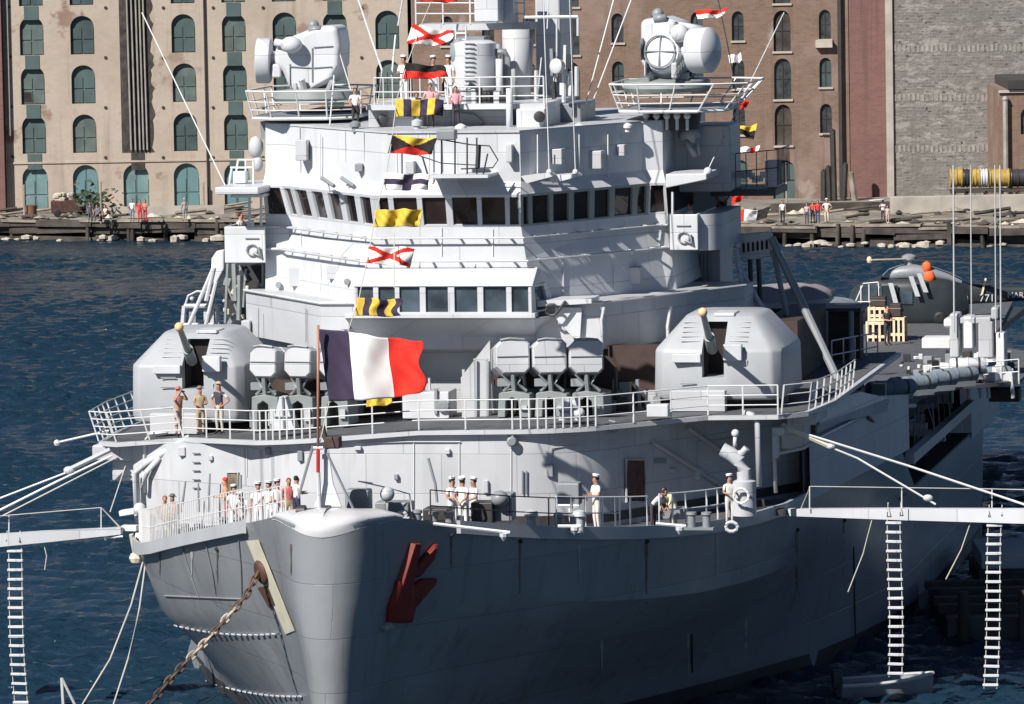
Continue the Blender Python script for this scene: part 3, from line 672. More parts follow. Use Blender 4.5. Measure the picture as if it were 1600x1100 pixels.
# ladder rungs, doors and fittings on the deckhouse front
RUNGS = (708, 722, 735, 749, 762)
def wall_v(u):                             # plane of the deckhouse front at u
    for (a, p), (b, q) in zip(plan, plan[1:]):
        if a <= u <= b: return p + (q-p)*(u-a)/max(b-a, 1e-6)
    return 3.5
def on_house(px, py):
    v = -6.0
    for i in range(60): p = S(px, py, v); v = v*.6 + wall_v(p.x)*.4
    return S(px, py, v)
for y_ in RUNGS: a, b = on_house(303,y_), on_house(314,y_); mb = MB(); mb.tube([a+Vector((-.03,-.06,0)), b+Vector((-.03,-.06,0))], .025, 5); mb.build('ladder_rung', M['mid'], ship)
def house_panel(name, x0, y0, x1, y1, m, proud=.05, frame=None, fm=None):
    a, b, c, d = on_house(x0,y1), on_house(x1,y1), on_house(x1,y0), on_house(x0,y0)
    nrm = (b-a).cross(d-a).normalized()
    if nrm.y > 0: nrm = -nrm
    mb = MB(); mb.prism([p+nrm*proud for p in (a,b,c,d)], -nrm*.12); o = mb.build(name, m, ship)
    if frame:
        mb = MB(); q = [p+nrm*(proud+.02) for p in (a,b,c,d)]
        mb.tube(q, frame, 5, closed=True); mb.build('frame', fm or M['ship'], o)
    return o
house_panel('door', 976,718,1006,784, M['brown'], frame=.05)
house_panel('door', 357,738,374,772, mat('open_door', (.16,.13,.09), .7, var=.4, scale=4), frame=.03)
for x0, y0, x1, y1 in ((372,742,378,764),(1022,716,1040,724)):
    house_panel('vent_panel', x0,y0,x1,y1, M['mid'])
for px, py in ((799,690),(958,668)):
    a = on_house(px,py); mb = MB(); mb.lathe(a+Vector((0,-.05,0)), (.3,-1,.1), [(0,.08),(.1,.17),(.25,.18),(.3,.12)], 12); mb.tube([a, a+Vector((-.1,-.1,.25)), a+Vector((.12,-.2,.2))], .035, 6); mb.build('floodlight', M['mid'], ship, smooth=True, autosm=40)
for px, y0, y1 in ((647,682,800),(718,690,790),(799,700,790),(386,700,745)):
    a, b = on_house(px,y0), on_house(px,y1); mb = MB(); mb.tube([a+Vector((0,-.03,0)), b+Vector((0,-.03,0))], .016, 5); mb.build('cable', M['rail'], ship)
a, b = on_house(817,738), on_house(817,772); mb = MB()
for px in (817, 823): mb.tube([on_house(px,735)+Vector((0,-.08,0)), on_house(px,772)+Vector((0,-.08,0))], .03, 6)
mb.build('pipe', M['mid'], ship)
mb = MB(); a, b = S(669,716,-8.2), S(680,756,-8.2); mb.tube([a, b, S(683,785,-8.2)], .05, 6); mb.build('davit_arm', M['mid'], ship)
# deckhouse lower skirting, dark
mb = MB(); P = [Vector((u*1.003, v-.03, zdeck(v,u)-.1)) for u, v in plan]; mb.loft([P, [p+Vector((0,0,.32)) for p in P]], closed=False); mb.build('skirting', M['dark'], ship)
# long weld seams on the deckhouse
# raised bars shaped like the sunlight stripes on the right wall
for (x0,y0),(x1,y1) in (((1155,775),(1020,690)),((1130,706),(1075,668))):
    a, b = on_house(x0,y0), on_house(x1,y1); mb = MB(); mb.tube([a+Vector((0,-.12,0)), b+Vector((0,-.12,0))], .1, 6); mb.build('light_stripe_bar', M['ship'], ship)

# ------------------------------------------------------------------ tower block: bridge, visor, windows
def uv(px, py, v): return S(px, py, v).x
rows = {  # z : (E_L, A, B, C, D, E_R) pixel columns, row pixel, forward offset
 'bot': (13.95, (415,444,553,833,1043,1058), 470, 0), 'mid': (15.5, (415,450,572,822,1030,1047), 402, 0), 'sill': (16.62, (415,454,588,814,1013,1044), 352, 0),
 'wtop': (17.76, (413,450,588,813,1008,1042), 303, .34), 'vis': (18.2, (415,448,602,814,1004,1036), 284, -.02), 'top': (19.9, (415,448,605,812,1003,1035), 207, 0)}
AV, EV, DV, FV = 6.0, 6.25, 6.0, 6.25
def outline(key):
    z, c, py, off = rows[key]; eL, a, b, c_, d, eR = c
    return [Vector((uv(eL,py,EV), 16, z)), Vector((uv(eL,py,EV), EV-off*.7, z)), Vector((uv(a,py,AV)-off*.55, AV-off*.7, z)), Vector((uv(b,py,0)-off*.2, -off, z)),
            Vector((uv(c_,py,0)+off*.2, -off, z)), Vector((uv(d,py,DV)+off*.55, DV-off*.5, z)), Vector((uv(eR,py,FV), FV-off*.7, z)), Vector((uv(eR,py,FV), 16, z))]
mb = MB(); o_bot, o_mid, o_sill, o_wt, o_vis, o_top = [outline(k) for k in ('bot','mid','sill','wtop','vis','top')]
mb.loft([o_bot, o_mid, o_sill]); mb.loft([o_wt, o_vis, o_top])
bridge = mb.build('bridge', M['white'], ship)
mb = MB()     # ceiling lip and deck edge cap
mb.loft([[p+Vector((0,-.06,0)) for p in o_top], [p+Vector((0,-.06,.07)) for p in o_top]]); mb.build('parapet', M['ship'], bridge)
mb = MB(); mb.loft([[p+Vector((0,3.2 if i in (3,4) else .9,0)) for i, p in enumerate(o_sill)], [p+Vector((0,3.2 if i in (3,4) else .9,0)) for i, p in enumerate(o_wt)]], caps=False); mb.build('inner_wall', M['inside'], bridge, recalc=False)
def strip(Pa, Pb, Pc, Pd, fr, parent, gl, fm, inset=.10, post=.05, sill=.06, head=.08):   # windows on the quad a b (bottom) c d (top); fr: edges of panes as fractions
    nrm = (Pb-Pa).cross(Pd-Pa).normalized()
    if nrm.y > 0: nrm = -nrm
    B = lambda t: Pa.lerp(Pb, t); T = lambda t: Pd.lerp(Pc, t)
    prev = 0
    fmb = MB()
    for f0, f1 in fr:
        fmb.prism([B(prev), B(f0), T(f0), T(prev)], -nrm*.12)
        lo0, lo1 = B(f0).lerp(T(f0), sill), B(f1).lerp(T(f1), sill); hi0, hi1 = B(f0).lerp(T(f0), 1-head), B(f1).lerp(T(f1), 1-head)
        fmb.prism([B(f0), B(f1), lo1, lo0], -nrm*.12); fmb.prism([hi0, hi1, T(f1), T(f0)], -nrm*.12)
        g = MB(); g.prism([lo0-nrm*inset, lo1-nrm*inset, hi1-nrm*inset, hi0-nrm*inset], -nrm*.02); g.build('window', gl, parent)
        prev = f1
    fmb.prism([B(prev), B(1), T(1), T(prev)], -nrm*.12)
    fmb.build('window_frame', fm, parent)
def fracs(x0, x1, wins): return [((a-x0)/(x1-x0), (b-x0)/(x1-x0)) for a, b in wins]
def eq(n, g=.13, m=.02): return [(m + (1-2*m)*(i+g/2)/n, m + (1-2*m)*(i+1-g/2)/n) for i in range(n)]
strip(o_sill[1], o_sill[2], o_wt[2], o_wt[1], [(.12,.88)], bridge, M['glass'], M['white'])
strip(o_sill[2], o_sill[3], o_wt[3], o_wt[2], [(.02,.09),(.14,.27),(.33,.45),(.51,.63),(.69,.80),(.86,.97)], bridge, M['glass'], M['white'])
strip(o_sill[3], o_sill[4], o_wt[4], o_wt[3], fracs(588,814,[(597,611),(619,655),(663,699),(709,747),(754,790),(797,811)]), bridge, M['glass'], M['white'])
strip(o_sill[4], o_sill[5], o_wt[5], o_wt[4], [(.02,.06),(.09,.22),(.25,.37),(.41,.53),(.57,.69),(.73,.87),(.91,.98)], bridge, M['glass'], M['green'])  # darker frames paint the shade on this right-hand facet
strip(o_sill[5], o_sill[6], o_wt[6], o_wt[5], [(.10,.86)], bridge, M['glass'], M['white'])
# ledges / handrails round the tower
def ledge(key_z, keyA, keyB, out, r, name, stand=0):
    P = []
    for a, b in zip(outline(keyA)[1:7], outline(keyB)[1:7]):
        t = (key_z-a.z)/(b.z-a.z); P.append(a.lerp(b, t))
    c = Vector((P[2].x+P[3].x, 10, 0))*.5
    Q = []
    for i, p in enumerate(P):
        d = Vector((p.x-c.x, (p.y-8)*1.0, 0)).normalized() if i not in (0,5) else Vector((0,-1,0)); Q.append(p + d*out)
    mb = MB(); mb.tube(Q, r, 6)
    if stand:
        for i in range(len(P)-1):
            n = 6
            for q in range(n): a, b = P[i].lerp(P[i+1], (q+.5)/n), Q[i].lerp(Q[i+1], (q+.5)/n); mb.tube([a, b], .05, 5)
    mb.build(name, M['ship'], bridge)
ledge(16.25, 'mid', 'sill', .28, .035, 'handrail', 1); ledge(15.45, 'bot', 'mid', .32, .045, 'handrail', 1)
mb = MB()
for px in (520, 551): a = S(px,284,2); mb.tube([a+Vector((-.35,-.2,.15)), a+Vector((.25,-.9,-.1))], .07, 6); mb.tube([a+Vector((-.1,-.4,.05)), a+Vector((.0,-.5,-.3)), a+Vector((.25,-.8,-.25))], .03, 5)
mb.build('lamp_bracket', M['mid'], bridge)
for px in (847, 888):
    a = S(px, 275, -.3 if px < 860 else .6); mb = MB(); mb.prism([a+Vector((-.55,0,-.25)), a+Vector((.35,0,-.02)), a+Vector((.25,0,.08)), a+Vector((-.75,0,0))], (0,.9,0)); mb.tube([a+Vector((.2,.3,.05)), S(px+1,-30,1.2)], .02, 6); mb.ball(a+Vector((.2,.3,.12)), .11, 8); mb.build('antenna_bracket', M['white'], bridge)
for x0, x1, y0 in ((470,470,212),(541,541,212),(570,570,212),(690,690,220)):
    z0, z1 = 18.25, 19.85; t = .5
    a = S(x0, 250, 0); mbx = MB()
    if x0 < 605: v = 6 - (x0-448)/(605-448)*6
    else: v = 0
    p = S(x0, 250, v-.03); mbx.tube([Vector((p.x,p.y,z0)), Vector((p.x,p.y,z1))], .02, 5); mbx.build('seam', M['mid'], bridge)
# platform with frame on the bridge front (searchlight perch)
mb = MB(); pl = [S(672,273,-2.0), S(762,268,-2.0)]; a, b = S(660,275,-1.8), S(762,268,-1.8)
mb.box((a.x, -1.8, a.z-.08), (b.x, .0, a.z+.02)); perch = mb.build('perch', M['white'], ship)
mb = MB()
for px in (690, 711, 730, 745): p = S(px,272,-1.7); q = S(px,215,-1.7); mb.tube([p, q], .03, 5)
mb.tube([S(690,218,-1.7), S(735,226,-1.7), S(765,228,-1.7), S(778,250,-1.7), S(770,262,-1.7), S(720,264,-1.7)], .025, 5)
mb.tube([S(655,243,-1.7), S(690,255,-1.7), S(745,258,-1.7)], .02, 5); mb.tube([S(660,245,-1.7), S(668,272,-1.7)], .03, 5)
mb.tube([S(762,240,-1.7), S(755,272,-1.7)], .03, 5); mb.tube([S(748,226,-1.7), S(746,262,-1.7)], .09, 5)
mb.build('railing', M['dark'], perch)
mb = MB(); a = S(697,214,-1.7); mb.box(a+Vector((-.3,-.2,-.1)), a+Vector((.35,.3,.25))); mb.build('searchlight', M['mid'], perch, bevel=.05)
# side blocks aft of the bridge, dark uptake on the right
def pblock(name, x0, y0, x1, y1, v, dv, m, parent=ship, bevel=0):
    a, b = S(x0,y0,v), S(x1,y1,v); mb = MB(); mb.box((a.x, v, a.z), (b.x, v+dv, b.z)); return mb.build(name, m, parent, bevel=bevel, seg=2)
pblock('uptake_housing', 1036,196,1142,300, 9.0, 2.5, M['ship'], bevel=.08)
pblock('signal_house', 1046,300,1126,480, 12, 3, M['ship'])
mb = MB()
for px in (1055,1066,1074,1088,1097,1108): mb.tube([S(px,395,11.9), S(px,470,11.9)], .08, 6)
mb.build('pipe', M['mid'], ship)
sp = pblock('signal_platform', 1110,296,1212,306, 10, 3, M['dark'])
mb = MB(); mb.rail([S(1150,296,10), S(1215,290,10), S(1215,290,10)+Vector((0,3,0))], h=1.3, rows=2, sp=.35, r=.02, pr=.018); mb.build('railing', M['dark'], sp)
pblock('flag_locker', 1195,252,1215,292, 10.2, 1.0, M['ship'], sp)
rg = random.Random(4)
for i in range(10): p = S(1154+i*4.2, 276+rg.uniform(-5,6), 10.4); mb = MB(); mb.box(p+Vector((-.09,-.1,-.1)), p+Vector((.1,.1,.12))); mb.build('deck_gear', M['white'], sp)
mb = MB(); p = S(1078,212,8.6); mb.ball(p, .42, 12, 1, .8, .85); mb.tube([p+Vector((-.1,-.3,-.2)), p+Vector((.25,-.35,-.75))], .12, 8); mb.tube([p+Vector((.3,-.3,-.1)), p+Vector((.4,-.35,-.7))], .05, 6); mb.build('searchlight', M['ship'], ship, smooth=True)
mb = MB(); p = S(400,230,7.5); mb.ball(p, .32, 10, .9, .9, 1.3); mb.ball(p+Vector((.05,0,-.6)), .26, 10, .8, .8, 1.2); mb.build('covered_searchlight', M['canvas'], ship, smooth=True)
# bridge wings
def wing(side, x0, y0, x1, y1, rx0, ry, rx1):
    v = 5.6; a, b = S(x0,y0,v), S(x1,y1,v); mb = MB()
    mb.box((a.x, v, a.z), (b.x, v+.12, b.z)); ou = a.x if side < 0 else b.x; inn = b.x if side < 0 else a.x
    mb.box((ou-(.12 if side > 0 else 0), v+.124, b.z), (ou+(.12 if side < 0 else 0), v+4.2, a.z)); mb.box((min(a.x,b.x)+.13, v+.13, b.z+.004), (max(a.x,b.x)-.13, v+4.2, b.z+.1))
    w = mb.build('bridge_wing', M['white'], ship, bevel=.04)
    c = S((x0+x1)/2 - (0 if side > 0 else -12), (y0+y1)/2+8, v); mb = MB(); mb.tube([c+Vector((.2*math.cos(t/12*6.28), -.06, .2*math.sin(t/12*6.28))) for t in range(12)], .035, 6, closed=True); mb.tube([c+Vector((.05,-.06,-.1)), c+Vector((.3,-.12,-.2)), c+Vector((.25,-.1,.1))], .06, 6); mb.build('wing_lamp', M['mid'], w)
    mb = MB(); mb.tube([c+Vector((-.25,-.03,.42)), c+Vector((.25,-.03,.42))], .03, 5); mb.build('rain_gutter', M['mid'], w)
    return w
wl_ = wing(-1, 350,354,415,411, 345,290,415)
wr_ = wing(1, 1046,335,1091,391, 1040,270,1110)
mb = MB(); a = S(1091,335,6.2); b = S(1091,391,6.2)
mb.loft([[Vector((a.x+.05+.75*math.sin(t), 6.0+1.2-1.2*math.cos(t), z)) for t in (0,.3,.6,.9,1.2,1.57)] + [Vector((a.x+.8, 11, z)), Vector((a.x+.05, 11, z))] for z in (b.z, a.z)])
mb.build('wing_bulwark', M['ship'], wr_, smooth=True, autosm=30)
mb = MB(); a, b = S(346,289,5.2), S(414,303,5.2); mb.box((a.x, 4.2, b.z+.05), (b.x, 8.5, a.z-.02)); a, b = S(362,303,5.4), S(414,308,5.4); mb.box((a.x, 5.2, b.z), (b.x, 8.3, a.z)); mb.build('wing_roof', M['white'], ship, bevel=.05)
mb = MB(); mb.prism([S(1040,272,5.2), S(1104,271,5.2), S(1104,281,5.2), S(1040,294,5.2)], (0,3,0)); mb.build('wing_roof', M['white'], ship, bevel=.04)
mb = MB(); p = S(1106,268,5.6); mb.ball(p, .16, 10); mb.build('insulator', M['white'], ship, smooth=True)
mb = MB()
for px in (390, 408): mb.tube([S(px,304,5.8), S(px,352,5.8)], .05, 6)
mb.tube([S(1051,300,6), S(1051,335,6)], .05, 6); mb.build('stanchion', M['white'], ship)
mb = MB()
for (x0,y0),(x1,y1) in (((366,288),(372,250)),((372,250),(396,250)),((396,250),(396,288)),((384,250),(384,288)),((360,262),(396,262)),((358,288),(362,262))): mb.tube([S(x0,y0,6.3), S(x1,y1,6.3)], .04, 5)
a = S(364,268,6); mb.box(a, a+Vector((.45,.4,-.42))); mb.build('wing_railing', M['rail'], ship)
# clutter below the left wing: posts, gear, hoses, dark block behind
mb = MB()
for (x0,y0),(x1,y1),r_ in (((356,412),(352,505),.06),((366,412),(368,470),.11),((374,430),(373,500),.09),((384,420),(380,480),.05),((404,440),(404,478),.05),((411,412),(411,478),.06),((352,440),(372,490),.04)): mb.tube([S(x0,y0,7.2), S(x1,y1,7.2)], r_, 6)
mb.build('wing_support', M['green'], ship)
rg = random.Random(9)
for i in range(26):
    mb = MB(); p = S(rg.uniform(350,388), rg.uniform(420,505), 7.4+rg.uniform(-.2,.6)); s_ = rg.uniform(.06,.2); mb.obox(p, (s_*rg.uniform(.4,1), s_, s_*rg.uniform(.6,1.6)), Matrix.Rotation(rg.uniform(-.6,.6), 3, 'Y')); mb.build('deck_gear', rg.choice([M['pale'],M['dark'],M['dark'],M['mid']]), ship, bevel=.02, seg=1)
pblock('locker', 352,415,414,505, 8.6, 2, M['dark'])  # dark block behind the posts paints the gloom below the wing

# ------------------------------------------------------------------ lower bridge and house below it
zb, zt_ = 12.35, 13.95
def hplan(f, uf, ua, va, z): return [Vector((-ua, 9.6, z)), Vector((-ua, va, z)), Vector((-uf, f, z)), Vector((uf, f, z)), Vector((ua-.25, va+1.7, z)), Vector((ua-.25, 9.6, z))]
mb = MB(); mb.loft([hplan(-.05, 5.0, 9.1, 5.8, zb), hplan(-.05, 5.0, 9.1, 5.8, zt_)]); lh = mb.build('lower_house', M['ship'], ship)
mb = MB(); mb.loft([hplan(1.1, 5.0, 9.0, 7.0, 10.0), hplan(1.1, 5.0, 9.0, 7.0, zb-.01)]); mb.build('back_wall', M['ship'], ship)
P = [Vector((-9.15,5.75,zt_)), Vector((-5.03,-.12,zt_)), Vector((5.03,-.12,zt_)), Vector((8.9,7.45,zt_))]
mb = MB(); mb.tube([p+Vector((0,0,.03)) for p in P], .05, 6); mb.build('coaming', M['white'], lh)
for x0 in (404, 478):
    t = (x0-370)/(500-370); v = 5.8*(1-t); p, q = S(x0,482,v-.1), S(x0,535,v-.1); mb = MB(); mb.tube([p, q], .02, 5); mb.build('seam', M['mid'], lh)
for pts_ in (((944,480),(940,500),(941,540)), ((1048,478),(1043,510),(1044,545))):
    mb = MB(); v = -.2 if pts_[0][0] < 1000 else 2.6; mb.tube([S(x_,y_,v) for x_, y_ in pts_], .06, 6); mb.build('pipe', M['white'], lh)
# projecting lower bridge
F = -1.25; cL, cR, cl, cr = uv(541,470,F), uv(836,470,F), uv(553,450,F), uv(830,450,F)
zs_, zh_ = S(700,489,F).z, S(700,447,F).z
a0, a1, a2, a3 = Vector((cl,F,zs_)), Vector((cr,F,zs_)), Vector((cr,F,zh_)), Vector((cl,F,zh_))
lb = empty('lower_bridge_tmp')
mb = MB(); mb.loft([[Vector((cl-.05,F-.04,zh_)), Vector((cr+.05,F-.04,zh_)), Vector((cr+.4,1.2,zh_+.1)), Vector((cl-.4,1.2,zh_+.1))], [Vector((cl,F,zh_+.03)), Vector((cr,F,zh_+.03)), Vector((cr,-.02,zh_+.55)), Vector((cl,-.02,zh_+.55))]]); lowb = mb.build('lower_bridge', M['white'], ship)
bpy.data.objects.remove(lb)
strip(a0, a1, a2, a3, fracs(553,830,[(556,583),(591,617),(624,656),(665,700),(710,746),(755,791),(799,826)]), lowb, M['glassb'], M['white'], sill=.03, head=.03)
bl, br = Vector((cl-.35,.4,zs_)), Vector((cr+.55,.4,zs_))
strip(bl, a0, a3, Vector((cl-.25,.4,zh_)), [(.35,.75)], lowb, M['glassb'], M['white'])
strip(a1, br, Vector((cr+.25,.4,zh_)), a2, [(.2,.75)], lowb, M['glassb'], M['white'])
z2 = S(700,497,F).z
mb = MB(); mb.box((cl-.3, F-.16, z2), (cr+.15, F+.5, zs_-.003)); mb.box((cl+.1, F+.2, zs_+.0), (cr-.1, F+.9, zs_+.05)); mb.build('ledge', M['white'], lowb, bevel=.02, seg=1)
mb = MB(); zu = S(700,531,.3).z
mb.loft([[Vector((cl-.3,F-.12,z2-.004)), Vector((cr+.15,F-.12,z2-.004)), Vector((cr+.9,.6,z2-.004)), Vector((cl-.75,.6,z2-.004))], [Vector((cl-.1,.2,zu)), Vector((cr-.2,.2,zu)), Vector((cr-.1,1.0,zu)), Vector((cl-.1,1.0,zu))]]); mb.build('underside', M['ship'], lowb)
mb = MB()      # right-hand shelf of the lower bridge
mb.prism([S(832,470,-.6), S(924,467,-.6), S(924,474,-.6), S(832,480,-.6)], (0,1.6,0)); mb.build('shelf', M['white'], lowb)
mb = MB(); mb.prism([S(868,480,-.3), S(909,481,-.3), S(906,529,-.3), S(895,527,-.3), S(868,497,-.3)], (0,.1,0)); mb.build('lit_facet_plate', M['white'], lowb)  # white plate painting the sunlit facet of the slanted underside
mb = MB(); p = S(862,484,-.7); mb.tube([p+Vector((.22*math.cos(t/10*6.28), 0, .2*math.sin(t/10*6.28))) for t in range(10)], .05, 6, closed=True); mb.tube([p+Vector((.15,0,-.15)), p+Vector((.5,0,.3))], .06, 6); mb.build('lamp', M['dark'], lowb)
rg = random.Random(2); mb = MB()
for px in (602,640,720,733,770,808): p = S(px, 483, F+.4); mb.ball(p+Vector((0,0,.05)), .12, 8, 1, 1, rg.uniform(.8,1.8))
mb.build('instrument', M['canvas'], lowb, smooth=True)
for x0,y0,x1,y1 in ((640,463,655,488),(665,463,678,488)): pblock('curtain', x0,y0,x1,y1, F+.13, .02, M['canvas'], lowb)
# slanted side plate and boxes between the launchers
mb = MB(); mb.prism([S(722,655,-2), S(720,590,-2), S(765,532,-2), S(768,655,-2)], (.0,.12,0)); mb.build('blast_screen', M['ship'], ship)
for px in (742, 760): mb = MB(); mb.tube([S(px,655,-2.15), S(px,560,-2.15)], .05, 5); mb.build('stiffener', M['ship'], ship)
pblock('locker', 628,612,702,655, -1.5, 1.4, M['white'], bevel=.05)
pblock('doorway', 568,618,626,655, 1.0, .2, M['brown'])
mb = MB(); a = S(692,633,-1.55); mb.lathe(a, (0,-1,0), [(0,.2),(.1,.22),(.12,.1)], 14); mb.build('hose_reel', M['mid'], ship)
pblock('shade_panel', 770,540,1046,655, .2, .7, M['brownd'])  # dark panels painting the shade on the wall behind the launchers
pblock('shade_panel', 392,560,500,655, .3, .7, M['brownd'])
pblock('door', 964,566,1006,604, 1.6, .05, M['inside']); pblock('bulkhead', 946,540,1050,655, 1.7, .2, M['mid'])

def tower_pt(px, py):                       # where a pixel meets the bridge tower or lower house front
    v = 3.0
    tw = [o_bot, o_mid, o_sill]
    for i in range(40):
        p = S(px, py, v)
        z = max(13.96, min(16.6, p.z)); a, b = (o_bot, o_mid) if z < 15.5 else (o_mid, o_sill); t = (z-a[0].z)/(b[0].z-a[0].z); P = [q.lerp(w, t) for q, w in zip(a, b)]
        for q, w in zip(P[1:6], P[2:7]):
            if q.x <= p.x <= w.x: vv = q.y + (w.y-q.y)*(p.x-q.x)/max(w.x-q.x, 1e-6); break
        else: vv = 6.2
        v = v*.5 + vv*.5
    return S(px, py, v-.03)
for px, y0, y1 in ((500,412,466),(655,410,446),(742,412,446),(470,356,398),(690,356,400),(770,358,400),(880,410,462),(960,412,462)):
    mb = MB(); mb.tube([tower_pt(px,y0), tower_pt(px,y1)], .018, 5); mb.build('cable', M['rail'], bridge)
for px, py, w, h in ((463,432,.25,.35),(520,425,.2,.25),(990,430,.25,.3)):
    p = tower_pt(px,py); mb = MB(); mb.box(p+Vector((-w,-.12,-h)), p+Vector((w,.3,h))); mb.build('junction_box', M['ship'], bridge, bevel=.03)
for x0, y0 in ((438,445),(545,440)): p = tower_pt(x0,y0); mb = MB(); mb.lathe(p, (-.4,-1,0), [(0,.06),(.08,.12),(.14,.12),(.15,.05)], 10); mb.build('bulkhead_lamp', M['mid'], bridge, smooth=True, autosm=40)
for px, py, v in ((432,500,4.0),(540,505,-.3),(385,510,5.3),(1000,510,3.2),(1110,505,5.8)):
    p = S(px,py,v); mb = MB(); mb.box(p+Vector((-.16,-.14,-.22)), p+Vector((.16,.3,.22))); mb.build('junction_box', M['ship'], lh, bevel=.03)
for px, v in ((430,5.2),(455,3.9),(1075,4.8),(1140,7.3)):
    mb = MB(); mb.tube([S(px,482,v-.2), S(px,536,v-.2)], .03, 6); mb.build('pipe', M['rail'], lh)
for px, py in ((420,705),(470,712),(560,700),(620,745),(700,705),(760,760),(860,735),(1050,735),(1090,740),(900,760),(330,715),(285,705)):
    p = on_house(px,py); mb = MB(); w = rng.uniform(.06,.16); h = rng.uniform(.06,.22); mb.box(p+Vector((-w,-.14,-h)), p+Vector((w,.2,h))); mb.build('wall_box', rng.choice([M['ship'],M['ship'],M['mid']]), ship, bevel=.02, seg=1)
for pts_ in (((560,700),(560,692),(640,690),(720,690)),((860,735),(862,700),(905,695)),((1090,740),(1090,690),(1150,684)),((470,712),(470,694),(420,692),(420,705))):
    mb = MB(); mb.tube([on_house(*p)+Vector((0,-.06,0)) for p in pts_], .022, 5); mb.build('conduit', M['ship'], ship)

# boot topping, scuppers with their stains, rust runs on the plating
for side in (-1, 1):
    lo_, hi_ = [], []
    for v in [-20.6+i*1.2 for i in range(68)]:
        a_, b_ = hullpt(side, v, -.5), hullpt(side, v, .55)
        if abs(a_.x) > .02: lo_.append(a_ + Vector((side*.015,-.01,0))); hi_.append(b_ + Vector((side*.015,-.01,0)))
    mb = MB(); mb.loft([lo_, hi_], closed=False); mb.build('boot_topping', M['dark'], ship, smooth=True)
M['stain'] = mat('dull_rust_stain', (.12,.10,.085), .7, var=.4, scale=3)
M['salt'] = mat('salt_streak', (.36,.37,.375), .6, var=.2, scale=2)
rs = random.Random(8)
def streak(px, py, L_, w, m):
    rings = []
    for i in range(7):
        t = i/6; ww = w*(1-t*.75)*(.9+.3*math.sin(i*2.1)); P = [on_hull(px+ww*s_+t*2*rs.uniform(-.3,.3), py+L_*t, 1) for s_ in (-1, 1)]
        rings.append([p + Vector((.012*(1 if p.x > 0 else -1), -.014, 0)) for p in P])
    mb = MB(); mb.loft(rings, closed=False); mb.build('plating_stain', m, ship)
for px, py, L_, m in ((705,838,60,'stain'),(812,848,80,'stain'),(905,852,55,'salt'),(1010,848,95,'stain'),(1120,835,70,'salt'),(1245,830,110,'stain'),(1318,815,90,'stain'),(455,850,50,'stain'),(300,862,45,'salt'),(340,860,60,'stain'),(250,862,40,'stain'),(1165,960,70,'salt'),(940,1000,60,'salt'),(1075,990,80,'salt')):
    streak(px, py, L_, rs.uniform(1.2,2.6), M[m])
for px, py in ((705,836),(812,846),(1010,846),(1245,828),(1318,813),(340,858)):
    p = on_hull(px, py, 1); mb = MB(); mb.ball(p, .11, 10, 1, .6, .7); mb.build('scupper', M['inside'], ship, smooth=True)
for px, y0, y1 in ((1333,855,1000),(1345,1000,1045),(1080,990,1060)):
    P = [on_hull(px+(y-y0)*.02, y, 1)+Vector((.02,-.02,0)) for y in range(y0, y1, 12)]; mb = MB(); mb.tube(P, .03, 5); mb.build('fender_strake', M['dark'], ship)
# vents, doors and lockers on the upper block
for px, py, w, h, v in ((470,235,9,16,4.4),(560,262,6,6,1.4),(640,262,7,10,-.1),(795,240,5,14,-.1),(870,245,8,12,1.7),(930,250,10,14,3.6),(970,235,6,9,4.9)):
    a_, b_ = S(px-w,py-h,v-.25), S(px+w,py+h,v-.25); mb = MB(); mb.box((a_.x, v-.25, b_.z), (b_.x, v+.5, a_.z)); mb.build('ventilation_box', M['ship'] if px != 560 else M['mid'], bridge, bevel=.03)
for px, v in ((500,3.8),(620,-.1),(670,-.1),(840,.8),(905,2.9),(950,4.3)):
    mb = MB(); mb.tube([S(px,210,v-.12), S(px,280,v-.12)], .028, 5); mb.build('cable', M['rail'], bridge)

